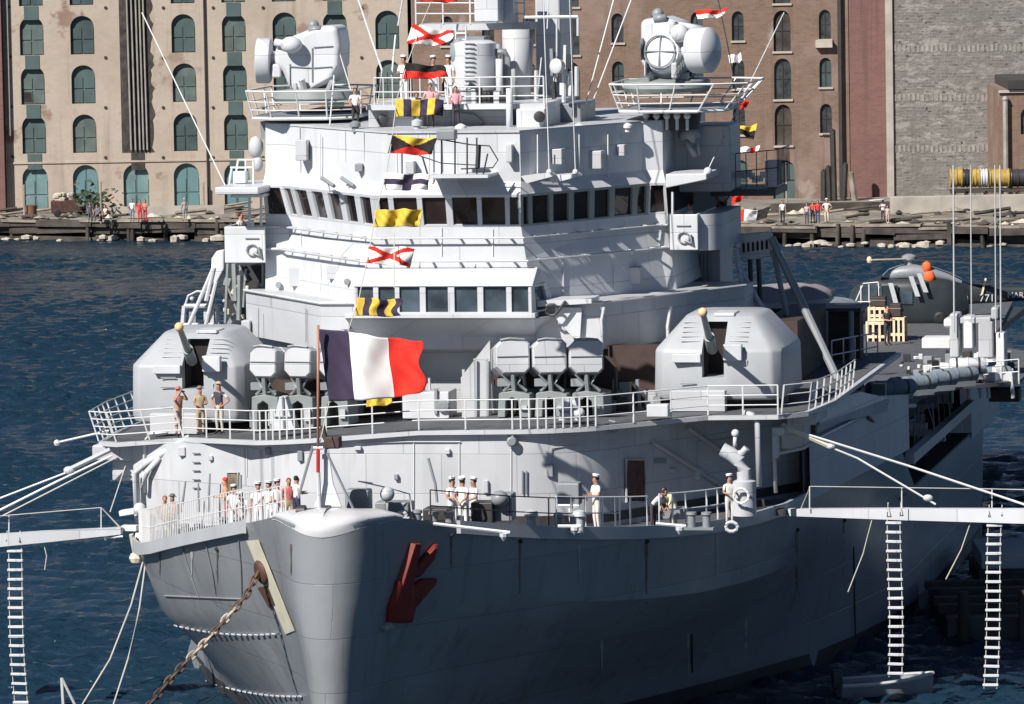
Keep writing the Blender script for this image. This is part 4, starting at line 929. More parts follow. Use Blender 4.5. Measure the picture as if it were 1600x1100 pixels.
# ------------------------------------------------------------------ side plating, galleries and flight deck, port side and its mirror
for side in (1, -1):
    zt = gz(side*12)-.16
    def bu(v): return side*(bdeck(v, side)+.01)
    mb = MB(); V_ = [2.6, 3.4, 4, 8, 12, 16, 19.4]
    lo = [Vector((bu(v), v, zdeck(v, bu(v))-.28)) for v in V_]; hi = [Vector((bu(v)-side*.02, v, zt - max(0,(v-4))*.09)) for v in V_]
    mb.loft([lo, hi], closed=False); mb.loft([[p-Vector((side*.25,0,0)) for p in lo], [p-Vector((side*.25,0,0)) for p in hi]], closed=False)
    mb.quad(lo[-1], hi[-1], hi[-1]-Vector((side*.25,0,0)), lo[-1]-Vector((side*.25,0,0)))
    mb.build('side_plating', M['ship'], ship, smooth=True, autosm=20)
    mb = MB(); V2 = [43, 46, 50, 54, 57]
    lo = [Vector((side*12.95 if v < 51 else bu(v), v, 4.7)) for v in V2]; hi = [Vector((p.x, p.y, 7.55)) for p in lo]
    mb.loft([lo, hi], closed=False); mb.build('side_plating', M['ship'], ship)
    mb = MB(); mb.box((side*11.0, 19.45, 4.4), (side*10.8, 56, 7.5)); mb.build('gallery_wall', M['brown'], ship)
    mb = MB(); mb.box((side*10.95, 19.5, 4.86), (side*12.9, 43, 4.95)); mb.build('gallery_floor', M['dark'], ship)
    mb = MB(); mb.loft([[Vector((side*x, v, z)) for x, z in ((12.75,5.95),(13.1,5.95),(13.1,6.35),(12.75,6.35))] for v in (22, 43)]); mb.build('rubbing_ledge', M['ship'], ship)
    mb = MB()
    for i in range(22): v = 20+i*1.05; mb.box((side*11.05, v, 4.96), (side*11.25, v+.16, 7.5))
    mb.build('gallery_framing', M['dark'], ship)
    mb = MB(); mb.box((side*10.7,19.5,7.56),(side*12.3,72,7.85)); mb.build('deck_edge', M['dark'], ship)
    for v in (23, 29, 35, 41):
        mb = MB(); mb.prism([Vector((side*10.9,v,7.55)), Vector((side*13.1,v,7.55)), Vector((side*10.9,v,6.4))], (0,.12,0)); mb.build('knee', M['mid'], ship)
rg = random.Random(77)
for i in range(26):
    v = rg.uniform(20.5, 42); z = rg.uniform(4.96, 6.9); w = rg.uniform(.08,.4); h = rg.uniform(.15,.8); mb = MB(); mb.box((11.3, v, z), (11.3+rg.uniform(.2,1.2), v+w, z+h)); mb.build('gallery_gear', rg.choice([M['dark'],M['mid'],M['brownd'],M['ship']]), ship)
for i in range(14):
    v = 21+i*1.55+rg.uniform(-.3,.3); mb = MB(); mb.tube([(12.6+rg.uniform(-.2,.3), v, 7.5), (12.6+rg.uniform(-.2,.3), v+rg.uniform(-.4,.4), rg.uniform(5.0,6.3))], rg.uniform(.02,.05), 5); mb.build('hanging_hose', rg.choice([M['dark'],M['rail'],M['mid']]), ship)
mb = MB(); mb.prism([Vector((x, y, 7.86)) for x, y in ((-12.5,18),(12.4,18),(12.4,27),(13.8,32),(15.9,34),(15.9,46),(13,50),(11.5,74),(-11.5,74),(-12.5,50))], (0,0,.14)); mb.build('flight_deck', M['deck'], ship)
# transition roof between gun deck and flight deck, hangar block
mb = MB(); mb.box((-8.6, 16.1, 8.01), (6.9, 27, 11.6)); mb.build('hangar', M['ship'], ship)
a, b = S(1128,430,16), S(1345,485,16)
# solid block painting the gloom of the recess aft of the right turret
mb = MB(); mb.box((9.3, 8.5, 8), (10.6, 16, 12.6)); mb.build('recess_shade_block', M['brownd'], ship)
# hull seams and marks -------------------------------------------------
def hull_line(name, pts, side, r, m, proud=.02, n=6):
    P = [on_hull(px, py, side) for px, py in pts]; mb = MB(); mb.tube([p + Vector((side*proud, -proud, -.0)) for p in P], r, 5); return mb.build(name, m, ship)
for pts_ in (((284,850),(300,900),(312,935)), ((322,848),(333,895),(338,930)), ((374,845),(378,890),(379,935))): hull_line('hull_seam', pts_, -1, .022, M['mid'])
hull_line('knuckle_bar', [(258+i*12, 931+i*.5) for i in range(11)], -1, .03, M['hull'])
def dashes(p0, p1, sag, n, skip=()):
    for i in range(n):
        if i in skip: continue
        t = i/(n-1); t2 = t+.45/n; f = lambda q: (p0[0]+(p1[0]-p0[0])*q, p0[1]+(p1[1]-p0[1])*q + sag*4*q*(1-q))
        a, b = on_hull(*f(t), -1), on_hull(*f(t2), -1); mb = MB(); mb.tube([a+Vector((-.03,-.04,0)), b+Vector((-.03,-.04,0))], .035, 5); mb.build('hull_mark', M['white'], ship)
dashes((274,977), (436,990), 7, 19); dashes((312,1060), (468,1088), 8, 19)
# anchor recess strip with rust, hawse pipe, chain
strip_px = [(386,845),(405,843),(462,985),(447,991)]
def hull_patch(name, quad_px, side, m, n=10, proud=.03):
    a, b, c, d = [Vector((*p, 0)) for p in quad_px]; rings = []
    for i in range(n+1):
        t = i/n; l, r_ = a.lerp(d, t), b.lerp(c, t); rings.append([on_hull(*l.lerp(r_, k/3)[:2], side) + Vector((side*proud*.7, -proud, 0)) for k in range(4)])
    mb = MB(); mb.loft(rings, closed=False); return mb.build(name, m, ship, smooth=True)
hull_patch('hawse_strip', strip_px, -1, M['pale'])
hz = on_hull(412, 893, -1)
mb = MB(); nrm = Vector((-.75,-.6,-.25)).normalized(); mb.lathe(hz - nrm*.15, nrm, [(0,.2),(.15,.36),(.25,.42),(.32,.36),(.34,.2)], 14); mb.build('hawse_pipe', M['brown'], ship, smooth=True)
hull_patch('rust_stain', [(404,918),(420,915),(432,945),(422,950)], -1, M['brown'], 4, .045)
ch = empty('anchor_chain', W(hz), 'rusty heavy anchor chain hanging from the bow hawse pipe down to the water', 'chain'); 
mb = MB(); P0 = hz + nrm*.25; pts_ = [(408,900),(385,930),(352,968),(322,1002),(290,1035),(262,1066),(235,1100),(205,1135),(170,1178)]
PW = []
for i, (px, py) in enumerate(pts_):
    t = i/(len(pts_)-1); PW.append(W(S(px, py, P0.y - .2 - 3.2*t)) if i else W(P0))
fine = []
for a, b in zip(PW, PW[1:]):
    for k in range(6): fine.append(a.lerp(b, k/6))
link = .27; pos = 0.0
seg = [(b-a).length for a, b in zip(fine, fine[1:])]; tot = sum(seg)
def along(s_):
    for (a, b), l in zip(zip(fine, fine[1:]), seg):
        if s_ <= l: return a.lerp(b, s_/l), (b-a).normalized()
        s_ -= l
    return fine[-1], (fine[-1]-fine[-2]).normalized()
k = 0
while pos < tot:
    c, t_ = along(pos); side_ = t_.cross(Vector((0,1,0))).normalized(); up_ = t_.cross(side_); x_ = side_ if k % 2 else up_
    fr = pos/tot; mb.cur = 1 if (.33 < fr < .48 or .2 < fr < .28) else 0
    mb.tube([c + t_*(.21*math.cos(q/10*6.283)) + x_*(.10*math.sin(q/10*6.283)) for q in range(10)], .04, 5, closed=True)
    pos += link; k += 1
inv = Matrix.Translation(-ch.location)
mb.v = [tuple(inv @ Vector(p)) for p in mb.v]; mb.build('chain_links', [M['chain'], M['chainp']], ch)
# red anchor housed on the starboard side of the picture's dark bow flank
def OH(px, py, off): return W(on_hull(px, py, 1) + nA*off)
c0_, c1_, c2_ = on_hull(640,850,1), on_hull(606,965,1), on_hull(670,860,1); nA = (c1_-c0_).cross(c2_-c0_).normalized(); nA = -nA if nA.y > 0 else nA
anc = empty('anchor', OH(620,930,.1), 'red painted stockless anchor housed against the dark side of the bow', 'anchor'); ia = Matrix.Translation(-anc.location)
def apart(name, fn, **k): mb = MB(); fn(mb); mb.v = [tuple(ia @ Vector(p)) for p in mb.v]; return mb.build(name, M['anchor'], anc, **k)
def wedge(mb, px, th):
    P = [on_hull(x, y, 1) for x, y in px]; c = sum(P, Vector())/len(P)
    mb.loft([[W(p - nA*.05) for p in P], [W(p + nA*th*.6) for p in P], [W(p.lerp(c,.22) + nA*th) for p in P]])
apart('shank', lambda mb: mb.loft([[OH(x-w,y,.02), OH(x-w*.6,y,.2), OH(x+w*.6,y,.22), OH(x+w,y,.02)] for x, y, w in ((647,848,7),(642,868,9),(634,900,12),(626,932,15),(620,960,18))]), bevel=.012)
apart('crown', lambda mb: wedge(mb, [(604,948),(618,905),(642,912),(648,940),(640,972),(603,972)], .22), bevel=.012)
apart('fluke', lambda mb: wedge(mb, [(634,905),(644,885),(676,850),(681,849),(676,870),(652,900)], .2), bevel=.012)
apart('fluke', lambda mb: wedge(mb, [(636,940),(640,915),(656,904),(679,903),(679,909),(664,926),(646,948)], .2), bevel=.012)
q = on_hull(602, 978, 1); mb = MB(); mb.ball(ia @ W(q+nA*.1), .2, 10, 1.3, 1, .8); o = mb.build('shackle', M['mid'], anc)
# ------------------------------------------------------------------ gun turrets
def turret(x0, x1, ytop, ysh, ybase, cx, cy, muz, v0, lean):
    uc = (S(x0,ybase,v0).x + S(x1,ybase,v0).x)/2; hw = (S(x1,ybase,v0).x - S(x0,ybase,v0).x)/2
    zb_ = gz(uc)+.35; zs = S(cx,ysh,v0).z; zt = S(cx,ytop,v0+1.3).z; dep = 5.2
    def ring(hw_, f, bck, z, c=.35):
        y0, y1 = v0+f, v0+dep-bck; k = hw_*c
        return [Vector((uc+x, y, z)) for x, y in ((-hw_+k*.5,y0),(-hw_*.3,y0-.12),(hw_*.3,y0-.12),(hw_-k*.5,y0),(hw_-.08,y0+k*.5),(hw_,y0+k*1.6),(hw_,y1-k),(hw_-k,y1),(-hw_+k,y1),(-hw_,y1-k),(-hw_,y0+k*1.6),(-hw_+.08,y0+k*.5))]
    zm = zs + (zt-zs)*.5
    mb = MB(); mb.loft([ring(hw*.97,.1,.1,zb_), ring(hw,0,0,zb_+.3), ring(hw*.985,.05,.02,zs), ring(hw*.58,1.2,.7,zt-.08), ring(hw*.52,1.4,.9,zt)])
    # carve nothing: the embrasure is a dark trunnion slot set into a raised frame
    sl0, sl1 = S(cx-17,cy-2,v0-.14), S(cx+18,cy+48,v0-.14)
    tm = mb.build('gun_turret', M['turret']); cm = MB(); cm.box((sl0.x, v0-1.5, sl1.z), (sl1.x, v0+1.5, zt-.22)); cut = cm.build('cutter', M['inside'])
    bv = tm.modifiers.new('bevel', 'BEVEL'); bv.width = .24; bv.segments = 3; bv.limit_method = 'ANGLE'; bv.angle_limit = R(24)
    bo_ = tm.modifiers.new('slot', 'BOOLEAN'); bo_.operation = 'DIFFERENCE'; bo_.object = cut; bo_.solver = 'EXACT'; bpy.context.view_layer.update()
    tme = bpy.data.meshes.new_from_object(tm.evaluated_get(bpy.context.evaluated_depsgraph_get())); bpy.data.objects.remove(cut); bpy.data.objects.remove(tm)
    t = bpy.data.objects.new('gun_turret', tme); COL.objects.link(t); t.parent = ship; tme.polygons.foreach_set('use_smooth', [True]*len(tme.polygons)); tme.set_sharp_from_angle(angle=R(34))
    m2 = MB(); m2.lathe((uc, v0+dep/2, gz(uc)), (0,0,1), [(0,hw*.9),(.36,hw*.9)], 24); m2.build('turret_ring', M['dark'], t)
    m2 = MB(); m2.box((sl0.x+.02, v0+1.2, sl1.z+.02), (sl1.x-.02, v0+1.45, zt-.3)); m2.box((sl0.x+.01, v0+.35, sl1.z+.01), (sl0.x+.06, v0+1.2, zt-.7)); m2.build('embrasure', M['inside'], t)
    m2 = MB(); m2.box((sl1.x+.005, v0-.32, sl0.z+.05), (sl1.x+.65, v0-.02, sl0.z-.5)); m2.build('shield_box', M['white'], t, bevel=.03); m2 = MB(); m2.box((sl0.x-1.0, v0-.26, sl0.z-.28), (sl0.x-.02, v0-.02, sl0.z-.58)); m2.build('shield_box', M['white'], t, bevel=.03)
    b0 = S(cx, cy+4, v0+.3); b1 = S(*muz, v0-2.9); d = (b1-b0)
    m2 = MB(); m2.tube([b0, b0+d*.35], .19, 12); m2.tube([b0+d*.35, b1], .13, 12, r1=.095); br = m2.build('gun_barrel', M['green'], t, smooth=True, autosm=40)
    m2 = MB(); m2.ball(b1, .165, 12); m2.build('muzzle_cover', M['muzzle'], br, smooth=True)
    for k in range(5):
        if k != 2:
            z = zb_+.25 + k*.34; m2 = MB(); m2.tube([Vector((sl0.x-.75,v0-.16,z)), Vector((sl0.x-.2,v0-.16,z))], .022, 5); m2.build('foothold', M['mid'], t)
    for k in range(5):
        f = .2+.16*k; z = L1(f, zs+.12, zt-.1); y = L1(f, v0+.05, v0+1.15)-.06
        for sx in (-1, 1): m2 = MB(); c_ = sl0.x-.45 if sx < 0 else sl1.x+.45; m2.tube([Vector((c_-.32,y+.035,z)), Vector((c_+.32,y+.035,z))], .02, 5); m2.build('foothold', M['turret'], t)
    m2 = MB(); m2.box((sl0.x+.25, v0+1.1, zt-.05), (sl1.x+.2, v0+2.3, zt+.06)); m2.build('hatch', M['white'], t, bevel=.02)
    m2 = MB(); m2.tube([Vector((uc+hw*.45,v0+.2,zb_+.15)), Vector((uc+hw*.45,v0-.1,zb_+1.4))], .02, 5); m2.build('handrail', M['rail'], t)
    m2 = MB(); a = S(cx-65, ybase-8, v0-.6); m2.box((a.x, v0-.7, gz(uc)+.03), (a.x+1.9, v0-.25, gz(uc)+.75)); m2.build('ready_locker', M['ship'], ship, bevel=.03)
    return t
turret(1017,1226,491,548,648, 1113,542,(1098,488), -1.6, 0)
turret(200,386,518,572,664, 300,560,(280,511), -1.6, 0)
# ------------------------------------------------------------------ missile launch boxes
def launcher(x0, x1, y0, y1, v, yaw, leg):
    a, b = S(x0,y0,v), S(x1,y1,v); w, h = (b.x-a.x)/2, (a.z-b.z)/2; c = Vector(((a.x+b.x)/2, v, (a.z+b.z)/2))
    Mx = Matrix.Translation(c) @ Matrix.Rotation(R(yaw), 4, 'Z') @ Matrix.Rotation(R(-7), 4, 'X')
    k = .3; oct_ = [(-w+k*.8,-h),(w-k*.5,-h),(w,-h+k*.5),(w,h-k*.5),(w-k*.5,h),(-w+k*.8,h),(-w,h-k*.8),(-w,-h+k*.8)]
    mb = MB(); mb.loft([[Mx @ Vector((x*s_, y, z*s_)) for x, z in oct_] for y, s_ in ((-.05,.9),(0,.97),(.1,1),(.45,1),(.5,.94),(.7,.94),(.75,1),(3.6,1))]); o = mb.build('missile_launcher', M['ship'], ship, smooth=True, autosm=25)
    m2 = MB(); m2.tube([Mx @ Vector((-w*.9,-.08,0)), Mx @ Vector((w*.95,-.08,0))], .022, 5); m2.build('lid_seam', M['mid'], o)
    m2 = MB(); m2.tube([Mx @ Vector((-w*.7,-.04,h*.95)), Mx @ Vector((-w*.2,-.06,h*1.04)), Mx @ Vector((w*.3,-.06,h*1.0)), Mx @ Vector((w*.7,-.04,h*.95))], .05, 6); m2.build('lid_clamp', M['mid'], o)
    g0 = gz(c.x); zl = c.z-h
    m2 = MB()
    for sx in (-.6,.6):
        m2.tube([Mx @ Vector((sx*w,.25,-h)), Vector((c.x+sx*w*.3, v+.2, zl-.35)), Vector((c.x+sx*w*1.1, v+.35, zl-.62))], .06, 6)
    m2.tube([Mx @ Vector((0,.1,-h)), Vector((c.x, v+.2, zl-.6))], .09, 6); m2.build('support_linkage', M['green'], o)
    zp = zl-.6; m2 = MB(); wl_ = w*.98
    pts = [(-wl_,g0+.02),(-wl_*.55,g0+.02),(-wl_*.5,zp-.35),(-wl_*.1,zp-.22),(wl_*.25,zp-.35),(wl_*.3,g0+.02),(wl_,g0+.02),(wl_*.95,zp-.12),(0,zp),(-wl_*.9,zp-.08)]
    m2.prism([Vector((c.x+x, v+.1, z)) for x, z in pts], (0,1.6,0)); m2.build('pedestal', M['green'], o, bevel=.02, seg=1)
    m2 = MB(); m2.box((c.x+wl_*.4,v-.02,g0+.3),(c.x+wl_*.8,v+.09,zp-.5)); m2.build('junction_box', M['ship'], o)
    m2 = MB(); m2.box((c.x-w*1.0,v+.2,zl-.45),(c.x-w*.2,v+.5,zl-.2)); m2.build('cable_box', M['mid'], o)
for x0 in (774, 832, 889): launcher(x0, x0+54, 530, 584, -3.6, 14, 0)
for x0 in (388, 442, 497): launcher(x0, x0+46, 541, 590, -3.6, -10, 0)
rg = random.Random(55)
for px0, n_ in ((770, 26), (392, 16), (640, 8), (945, 12)):
    for i in range(n_):
        p = S(px0 + rg.uniform(0, 170 if px0 in (770,) else 100), 640, rg.uniform(-1.6, -.2)); z0 = gz(p.x)+.02; w = rg.uniform(.05,.22); h = rg.uniform(.3,1.5); mb = MB()
        if rg.random() < .5: mb.tube([(p.x,p.y,z0),(p.x+rg.uniform(-.1,.1),p.y,z0+h)], w*.4, 6)
        else: mb.box((p.x-w,p.y-w,z0),(p.x+w,p.y+w,z0+h*.6))
        mb.build('deck_fitting', rg.choice([M['mid'],M['green'],M['ship'],M['dark']]), ship)
# small white pyramids (hatch hoods) on the gun deck
for x0, x1, xt0, xt1, y0, y1, v in ((872,908,880,898,622,658,-6.2), (425,460,436,446,620,672,-6.0)):
    mb = MB(); a, b, c, d = S(x0,y1,v), S(x1,y1,v), S(xt1,y0,v), S(xt0,y0,v)
    mb.loft([[a, b, b+Vector((0,.8,0)), a+Vector((0,.8,0))], [d, c, c+Vector((0,.5,0)), d+Vector((0,.5,0))]]); mb.build('hatch_hood', M['white'], ship, bevel=.03)
    mb = MB(); mb.tube([a.lerp(b,.55)+Vector((0,-.03,0)), d.lerp(c,.6)+Vector((0,-.03,0))], .04, 5); mb.tube([a.lerp(d,.4)+Vector((0,-.03,0)), b.lerp(c,.4)+Vector((0,-.03,0))], .04, 5); mb.build('batten', M['mid'], ship)
mb = MB(); p = S(905,645,-6.3); mb.ball(p, .2, 10); mb.build('buoy_light', M['white'], ship, smooth=True)
mb = MB(); a, b = S(1010,632,-5.2), S(1044,652,-5.2); mb.box(a, (b.x,-4.8,b.z)); mb.build('life_jacket_locker', M['white'], ship, bevel=.04)

# ------------------------------------------------------------------ radar towers
def plat(side, px0, px1, y, topx0, topx1, ytop, v, dep):
    a, b = S(px0,y,v), S(px1,y,v); z = (a.z+b.z)/2; n = 14; ring = []
    cx_ = (a.x+b.x)/2; hw = (b.x-a.x)/2
    pl = [Vector((cx_+hw*math.sin(t), v+dep/2-dep/2*math.cos(t)*(1 if abs(math.cos(t)) < 1 else 1), z)) for t in [i*2*math.pi/n for i in range(n)]]
    pl = [Vector((cx_+max(-1,min(1,1.25*math.sin(i*2*math.pi/n)))*hw, v+dep/2-dep/2*max(-1,min(1,1.15*math.cos(i*2*math.pi/n))), z)) for i in range(n)]
    mb = MB(); mb.loft([pl, [p+Vector((0,0,.12)) for p in pl]]); o = mb.build('radar_platform', M['mid'], ship)
    mb = MB(); T0, T1 = S(topx0,ytop,v-.3), S(topx1,ytop,v-.3); f = (T1.x-T0.x)/(b.x-a.x); h = (T0.z+T1.z)/2 - z
    top = [Vector(((T0.x+T1.x)/2+(p.x-cx_)*f, p.y+(-.35 if p.y < v+dep/2 else .35), z+h)) for p in pl]
    for k in range(n):
        mb.tube([pl[k], top[k]], .03, 5)
    for t in (.33,.62,1): mb.tube([pl[k].lerp(top[k], t) for k in range(n)], 0.022 if t < 1 else .035, 5, closed=True)
    mb.tube([p+Vector((0,-.05,0.03)) for p in pl], .055, 5, closed=True)
    mb.build('platform_railing', M['rail'], o)
    return o, Vector((cx_, v+dep/2, z+.12))
pL, cL_ = plat(-1, 388, 548, 187, 376, 549, 143, 5.6, 4.6)
pR, cR_ = plat(1, 962, 1128, 176, 945, 1166, 132, 5.6, 4.6)
mb = MB(); a = S(432,190,7.4); mb.tube([S(448,214,7.6), S(446,187,7.6)], .95, 12); mb.build('tower', M['mid'], ship, smooth=True, autosm=40)
mb = MB(); mb.box((S(452,0,7).x, 8.4, 19.9), (S(548,0,7).x, 12, 20.3)); mb.build('tower_base', M['brown'], ship)
mb = MB(); a, b = S(1000,205,6.4), S(1085,177,6.4); mb.lathe(((a.x+b.x)/2, 7.6, a.z), (0,0,1), [(0,.95),(b.z-a.z-.01,1.05)], 14); mb.build('tower', M['dark'], ship, smooth=True, autosm=40)
for i in range(5):
    a = S(1010+i*16,203,6.2); mb = MB(); mb.tube([a, a+Vector((0,0,rng.uniform(.3,.6)))], .06, 6); mb.ball(a+Vector((0,0,.5)), .13, 8); mb.build('tower_fitting', M['rail'], ship)
def director(mirror):
    # traced with the right-hand director; s maps its pixels to either one
    v = 7.0
    if not mirror: P = lambda x, y, dv=0: S(x, y, v+dv)
    else: P = lambda x, y, dv=0: S(531-(x-1000)*.97, y+16, v+dv)
    sg = -1 if mirror else 1
    c = P(1036,82,-.45) if not mirror else S(478,96,v+.9); base = P(1040,128,.3)
    mb = MB(); mb.lathe((base.x, base.y+.3, base.z-.35), (0,0,1), [(0,1.5),(.15,1.6),(.4,1.55),(.5,.9)], 20); mb.build('turntable', M['green'], ship, smooth=True, autosm=35)
    r = (P(1073,82).x - P(1000,82).x)/2*sg; r = abs(r)*.9
    ax_ = Vector((-.25*sg if not mirror else -.05,-1,.18)).normalized(); mb = MB()
    mb.lathe(c - ax_*1.3, ax_, [(0,.5*r),(.25,.85*r),(.6,r),(1.1,r*1.02),(1.35,r),(1.5,r*.9),(1.53,r*.72),(1.55,r*.7),(1.6,.1)], 18); d = mb.build('radar_director', M['white'], ship, smooth=True, autosm=20)
    for x0,y0,x1,y1,dv0,dv1 in () if mirror else ((1006,96,1022,116,-1.0,.8),(1048,98,1070,120,-1.1,.6),(1044,34,1066,50,-.6,.9),(1000,60,1010,92,-.8,.5)):
        mb = MB(); mb.box(tuple(P(x0,y0,dv0)), tuple(P(x1,y1,dv1))); mb.build('housing_panel', M['ship'], d, bevel=.07)
    for k in range(0 if mirror else 5): mb = MB(); mb.tube([P(1052+k*4,124-k*5,-1.25), P(1058+k*3,106-k*4,-1.3)], .02, 5); mb.build('cooling_rib', M['mid'], d)
    body = [(1000,30),(1040,27),(1066,36),(1076,58),(1076,106),(1064,122),(1040,130),(1014,120),(1000,96)] if not mirror else [(427,78),(442,62),(472,50),(490,42),(526,40),(531,70),(530,102),(516,128),(482,145),(452,142),(440,112),(427,102)]
    mb = MB(); mb.prism([S(x, y, v-.15) for x, y in body], (0,1.9,0)); mb.build('director_body', M['white'], d, bevel=.22, seg=3)
    if mirror:
        for (x0,y0),(x1,y1) in (((453,100),(453,135)),((488,75),(488,128)),((454,104),(487,106)),((490,106),(518,104)),((490,74),(520,72)),((478,142),(520,118)),((478,130),(478,142))):
            mb = MB(); mb.tube([S(x0,y0,v-.18), S(x1,y1,v-.18)], .025, 5); mb.build('panel_seam', M['mid'], d)
        mb = MB(); mb.ball(S(455,70,v-.5), .34, 14, 1.2, 1, .9); mb.tube([S(430,66,v-.2), S(450,70,v-.3)], .14, 8); mb.build('tracker_head', M['white'], d, smooth=True)
        mb = MB(); mb.box(tuple(S(424,100,v-.1)), tuple(S(450,120,v+1))); mb.build('yoke', M['white'], d, bevel=.08)
    n_ = ax_; mb = MB(); e1 = n_.cross(Vector((0,0,1))).normalized(); e2 = e1.cross(n_); cf = c + n_*.31
    mb.tube([cf + (e1*math.cos(t/20*6.283)+e2*math.sin(t/20*6.283))*r*.76 for t in range(20)], .035, 5, closed=True)
    for e in (e1, e2): mb.tube([cf-e*r*.76, cf+e*r*.76], .028, 5)
    mb.tube([cf+e1*r*.5-e2*r*.95-n_*.05, cf+e1*r*.95-e2*r*.1-n_*.08], .02, 5); mb.build('dish_frame', M['mid'], d) if not mirror else None
    mb = MB(); q = P(1028,22,.2) if not mirror else S(490,40,v+.3); mb.ball(q, .22, 10); mb.tube([q+Vector((-.1,-.3,-.15)), q+Vector((.35,-.3,-.12))], .14, 8); mb.build('optical_sight', M['mid'], d, smooth=True)
    if not mirror:
      mb = MB(); mb.tube([P(1062,62,-.5), P(1090,70,.6)], .15, 10); mb.tube([P(1060,40,-.4), P(1098,46,-.2)], .14, 8); mb.ball(P(1062,52,-.9), .34, 12); mb.build('arm', M['white'], d, smooth=True)
    if not mirror: mb = MB(); mb.box(tuple(P(1072,70,.2)), tuple(P(1088,118,1.2))); mb.build('yoke', M['dark'], d, bevel=.05)  # dark colour paints the shadowed gap between body and drum
    rr = abs(P(1104,44).z - P(1104,115).z)/2; ax2 = Vector((.955,-.28,.03) if not mirror else (-.98,-.12,.03)).normalized(); s0 = P(1081,79,-.75) if not mirror else S(424,95,v+.5); L_ = .72 if not mirror else .5
    mb = MB(); mb.lathe(s0, ax2, [(-.3,rr*.3),(-.02,rr*.34),(0,rr*.9),(.03,rr*.97),(.1,rr),(L_,rr),(L_+.015,rr*.985),(L_+(.14 if not mirror else .05),rr*.8),(L_+(.26 if not mirror else .09),rr*.45),(L_+(.3 if not mirror else .1),.02)], 36); mb.build('radome', M['white'], d, smooth=True, autosm=26)
    mb = MB(); mb.tube([P(1020,128,-.3), P(1012,112,-.6)], .12, 6); mb.tube([P(1055,128,-.2), P(1062,108,-.4)], .12, 6); mb.box(tuple(P(1075,126,-.2)), tuple(P(1060,112,.8))); mb.build('mount', M['ship'], d)
director(False); director(True)
# ------------------------------------------------------------------ central mast group
MV = 4.0
def T(name, segs, r, m, parent=ship, n=7):
    mb = MB()
    for s_ in segs: mb.tube([S(*p) if len(p) == 3 else S(*p, MV) for p in s_], r, n)
    return mb.build(name, m, parent, smooth=n > 7)
pblock('mast_house', 575,170,660,210, 3.2, 4, M['ship'], bevel=.06); pblock('mast_house', 662,172,800,212, 3.8, 5, M['ship'], bevel=.05)
pblock('mast_house', 806,170,852,206, 2.4, 3, M['white'], bevel=.06); pblock('mast_house', 853,162,908,208, 5.5, 3, M['mid'], bevel=.04)  # second house greyer, painting the shaded right side of the white one
mp_ = pblock('mast_deck', 572,164,852,170, 2.6, 6, M['white'])
for px, py in ((597,187),(842,182)):
    p = S(px,py,2.3 if px > 800 else 3.1); mb = MB(); mb.lathe(p, (.3,-1,0), [(0,.1),(.1,.2),(.3,.2),(.34,.1)], 12); mb.build('signal_lamp', M['dark'], ship, smooth=True, autosm=40)
for i in range(2):
    pass
mb = MB(); mb.rail([S(585,166,2.7), S(700,166,2.7)], h=1.0, rows=2, sp=.32, r=.022, pr=.02); mb.build('railing', M['rail'], ship)
mb = MB(); mb.rail([S(700,166,2.7), S(850,164,2.7)], h=1.0, rows=3, sp=1.1, r=.025); mb.build('railing', M['rail'], ship)
mb = MB(); a, b = S(715,142,4.2), S(752,64,4.2); cx_ = (a.x+b.x)/2; mb.lathe((cx_,5.0,a.z), (0,0,1), [(0,.75),(.3,.82),(b.z-a.z-.1,.82),(b.z-a.z,.6)], 20); st = mb.build('mast_column', M['white'], ship, smooth=True, autosm=40)
for i in range(11): y = 140-i*7.2; p, q = S(726,y,4.15), S(742,y,4.15); mb = MB(); mb.tube([p, q], .025, 5); mb.build('ladder_rung', M['mid'], st)
mb = MB(); mb.ball(S(717,82,4.6), .38, 12, .9, .6, 1.35); mb.build('signal_projector', M['mid'], ship, smooth=True)
T('mast_column', [((765,160,6.5),(765,68,6.5))], .42, M['white'], n=12); T('exhaust_pipe', [((772,160,5),(772,90,5),(778,80,5),(788,80,5),(793,90,5),(794,150,5))], .11, M['mid'], n=10)
T('exhaust_pipe', [((781,162,4.6),(780,92,4.6))], .13, M['white'], n=10)
T('mast_column', [((808,160,6),(806,46,6))], .5, M['ship'], n=16); T('mast_pole', [((796,208,2.3),(796,138,2.3))], .12, M['white'], n=8)
T('mast_leg', [((816,160,6.2),(815,50,6.2))], .08, M['dark']); T('mast_leg', [((822,110,6.4),(831,66,6.4),(826,150,6.4))], .07, M['ship'])
mb = MB(); a, b = S(838,164,9), S(874,-60,9); mb.box((a.x, 9, a.z), (b.x, 11.5, b.z)); mb.build('lattice_mast', M['ship'], ship, bevel=.1)
mb = MB(); a, b = S(820,60,8.6), S(842,160,8.6); mb.prism([S(820,55,8.6), S(833,64,8.6), S(828,120,8.6), S(822,120,8.6)], (0,.2,0)); mb.build('mast_plate', M['ship'], ship)
mtp = pblock('mast_platform', 655,38,828,46, 7.2, 1.6, M['ship'])
mb = MB(); mb.rail([S(650,38,7.2), S(820,38,7.2)], h=1.15, rows=3, sp=.9, r=.025, pr=.03); mb.build('railing', M['rail'], mtp)
pblock('mast_cabinet', 740,-30,779,34, 5.6, 1.5, M['white'], bevel=.05); pblock('mast_cabinet', 784,-40,802,36, 6.6, 1, M['ship'])
T('yard', [((820,27,6),(903,26,6))], .06, M['white']); T('yard_stay', [((903,26,6),(903,56,6))], .05, M['white']); T('halyard', [((870,27,6),(870,120,6))], .035, M['white'])
T('ladder_frame', [((712,42,4.8),(712,62,4.8)),((728,42,4.8),(728,62,4.8)),((712,52,4.8),(728,52,4.8)),((712,62,4.8),(728,62,4.8))], .03, M['rail'])
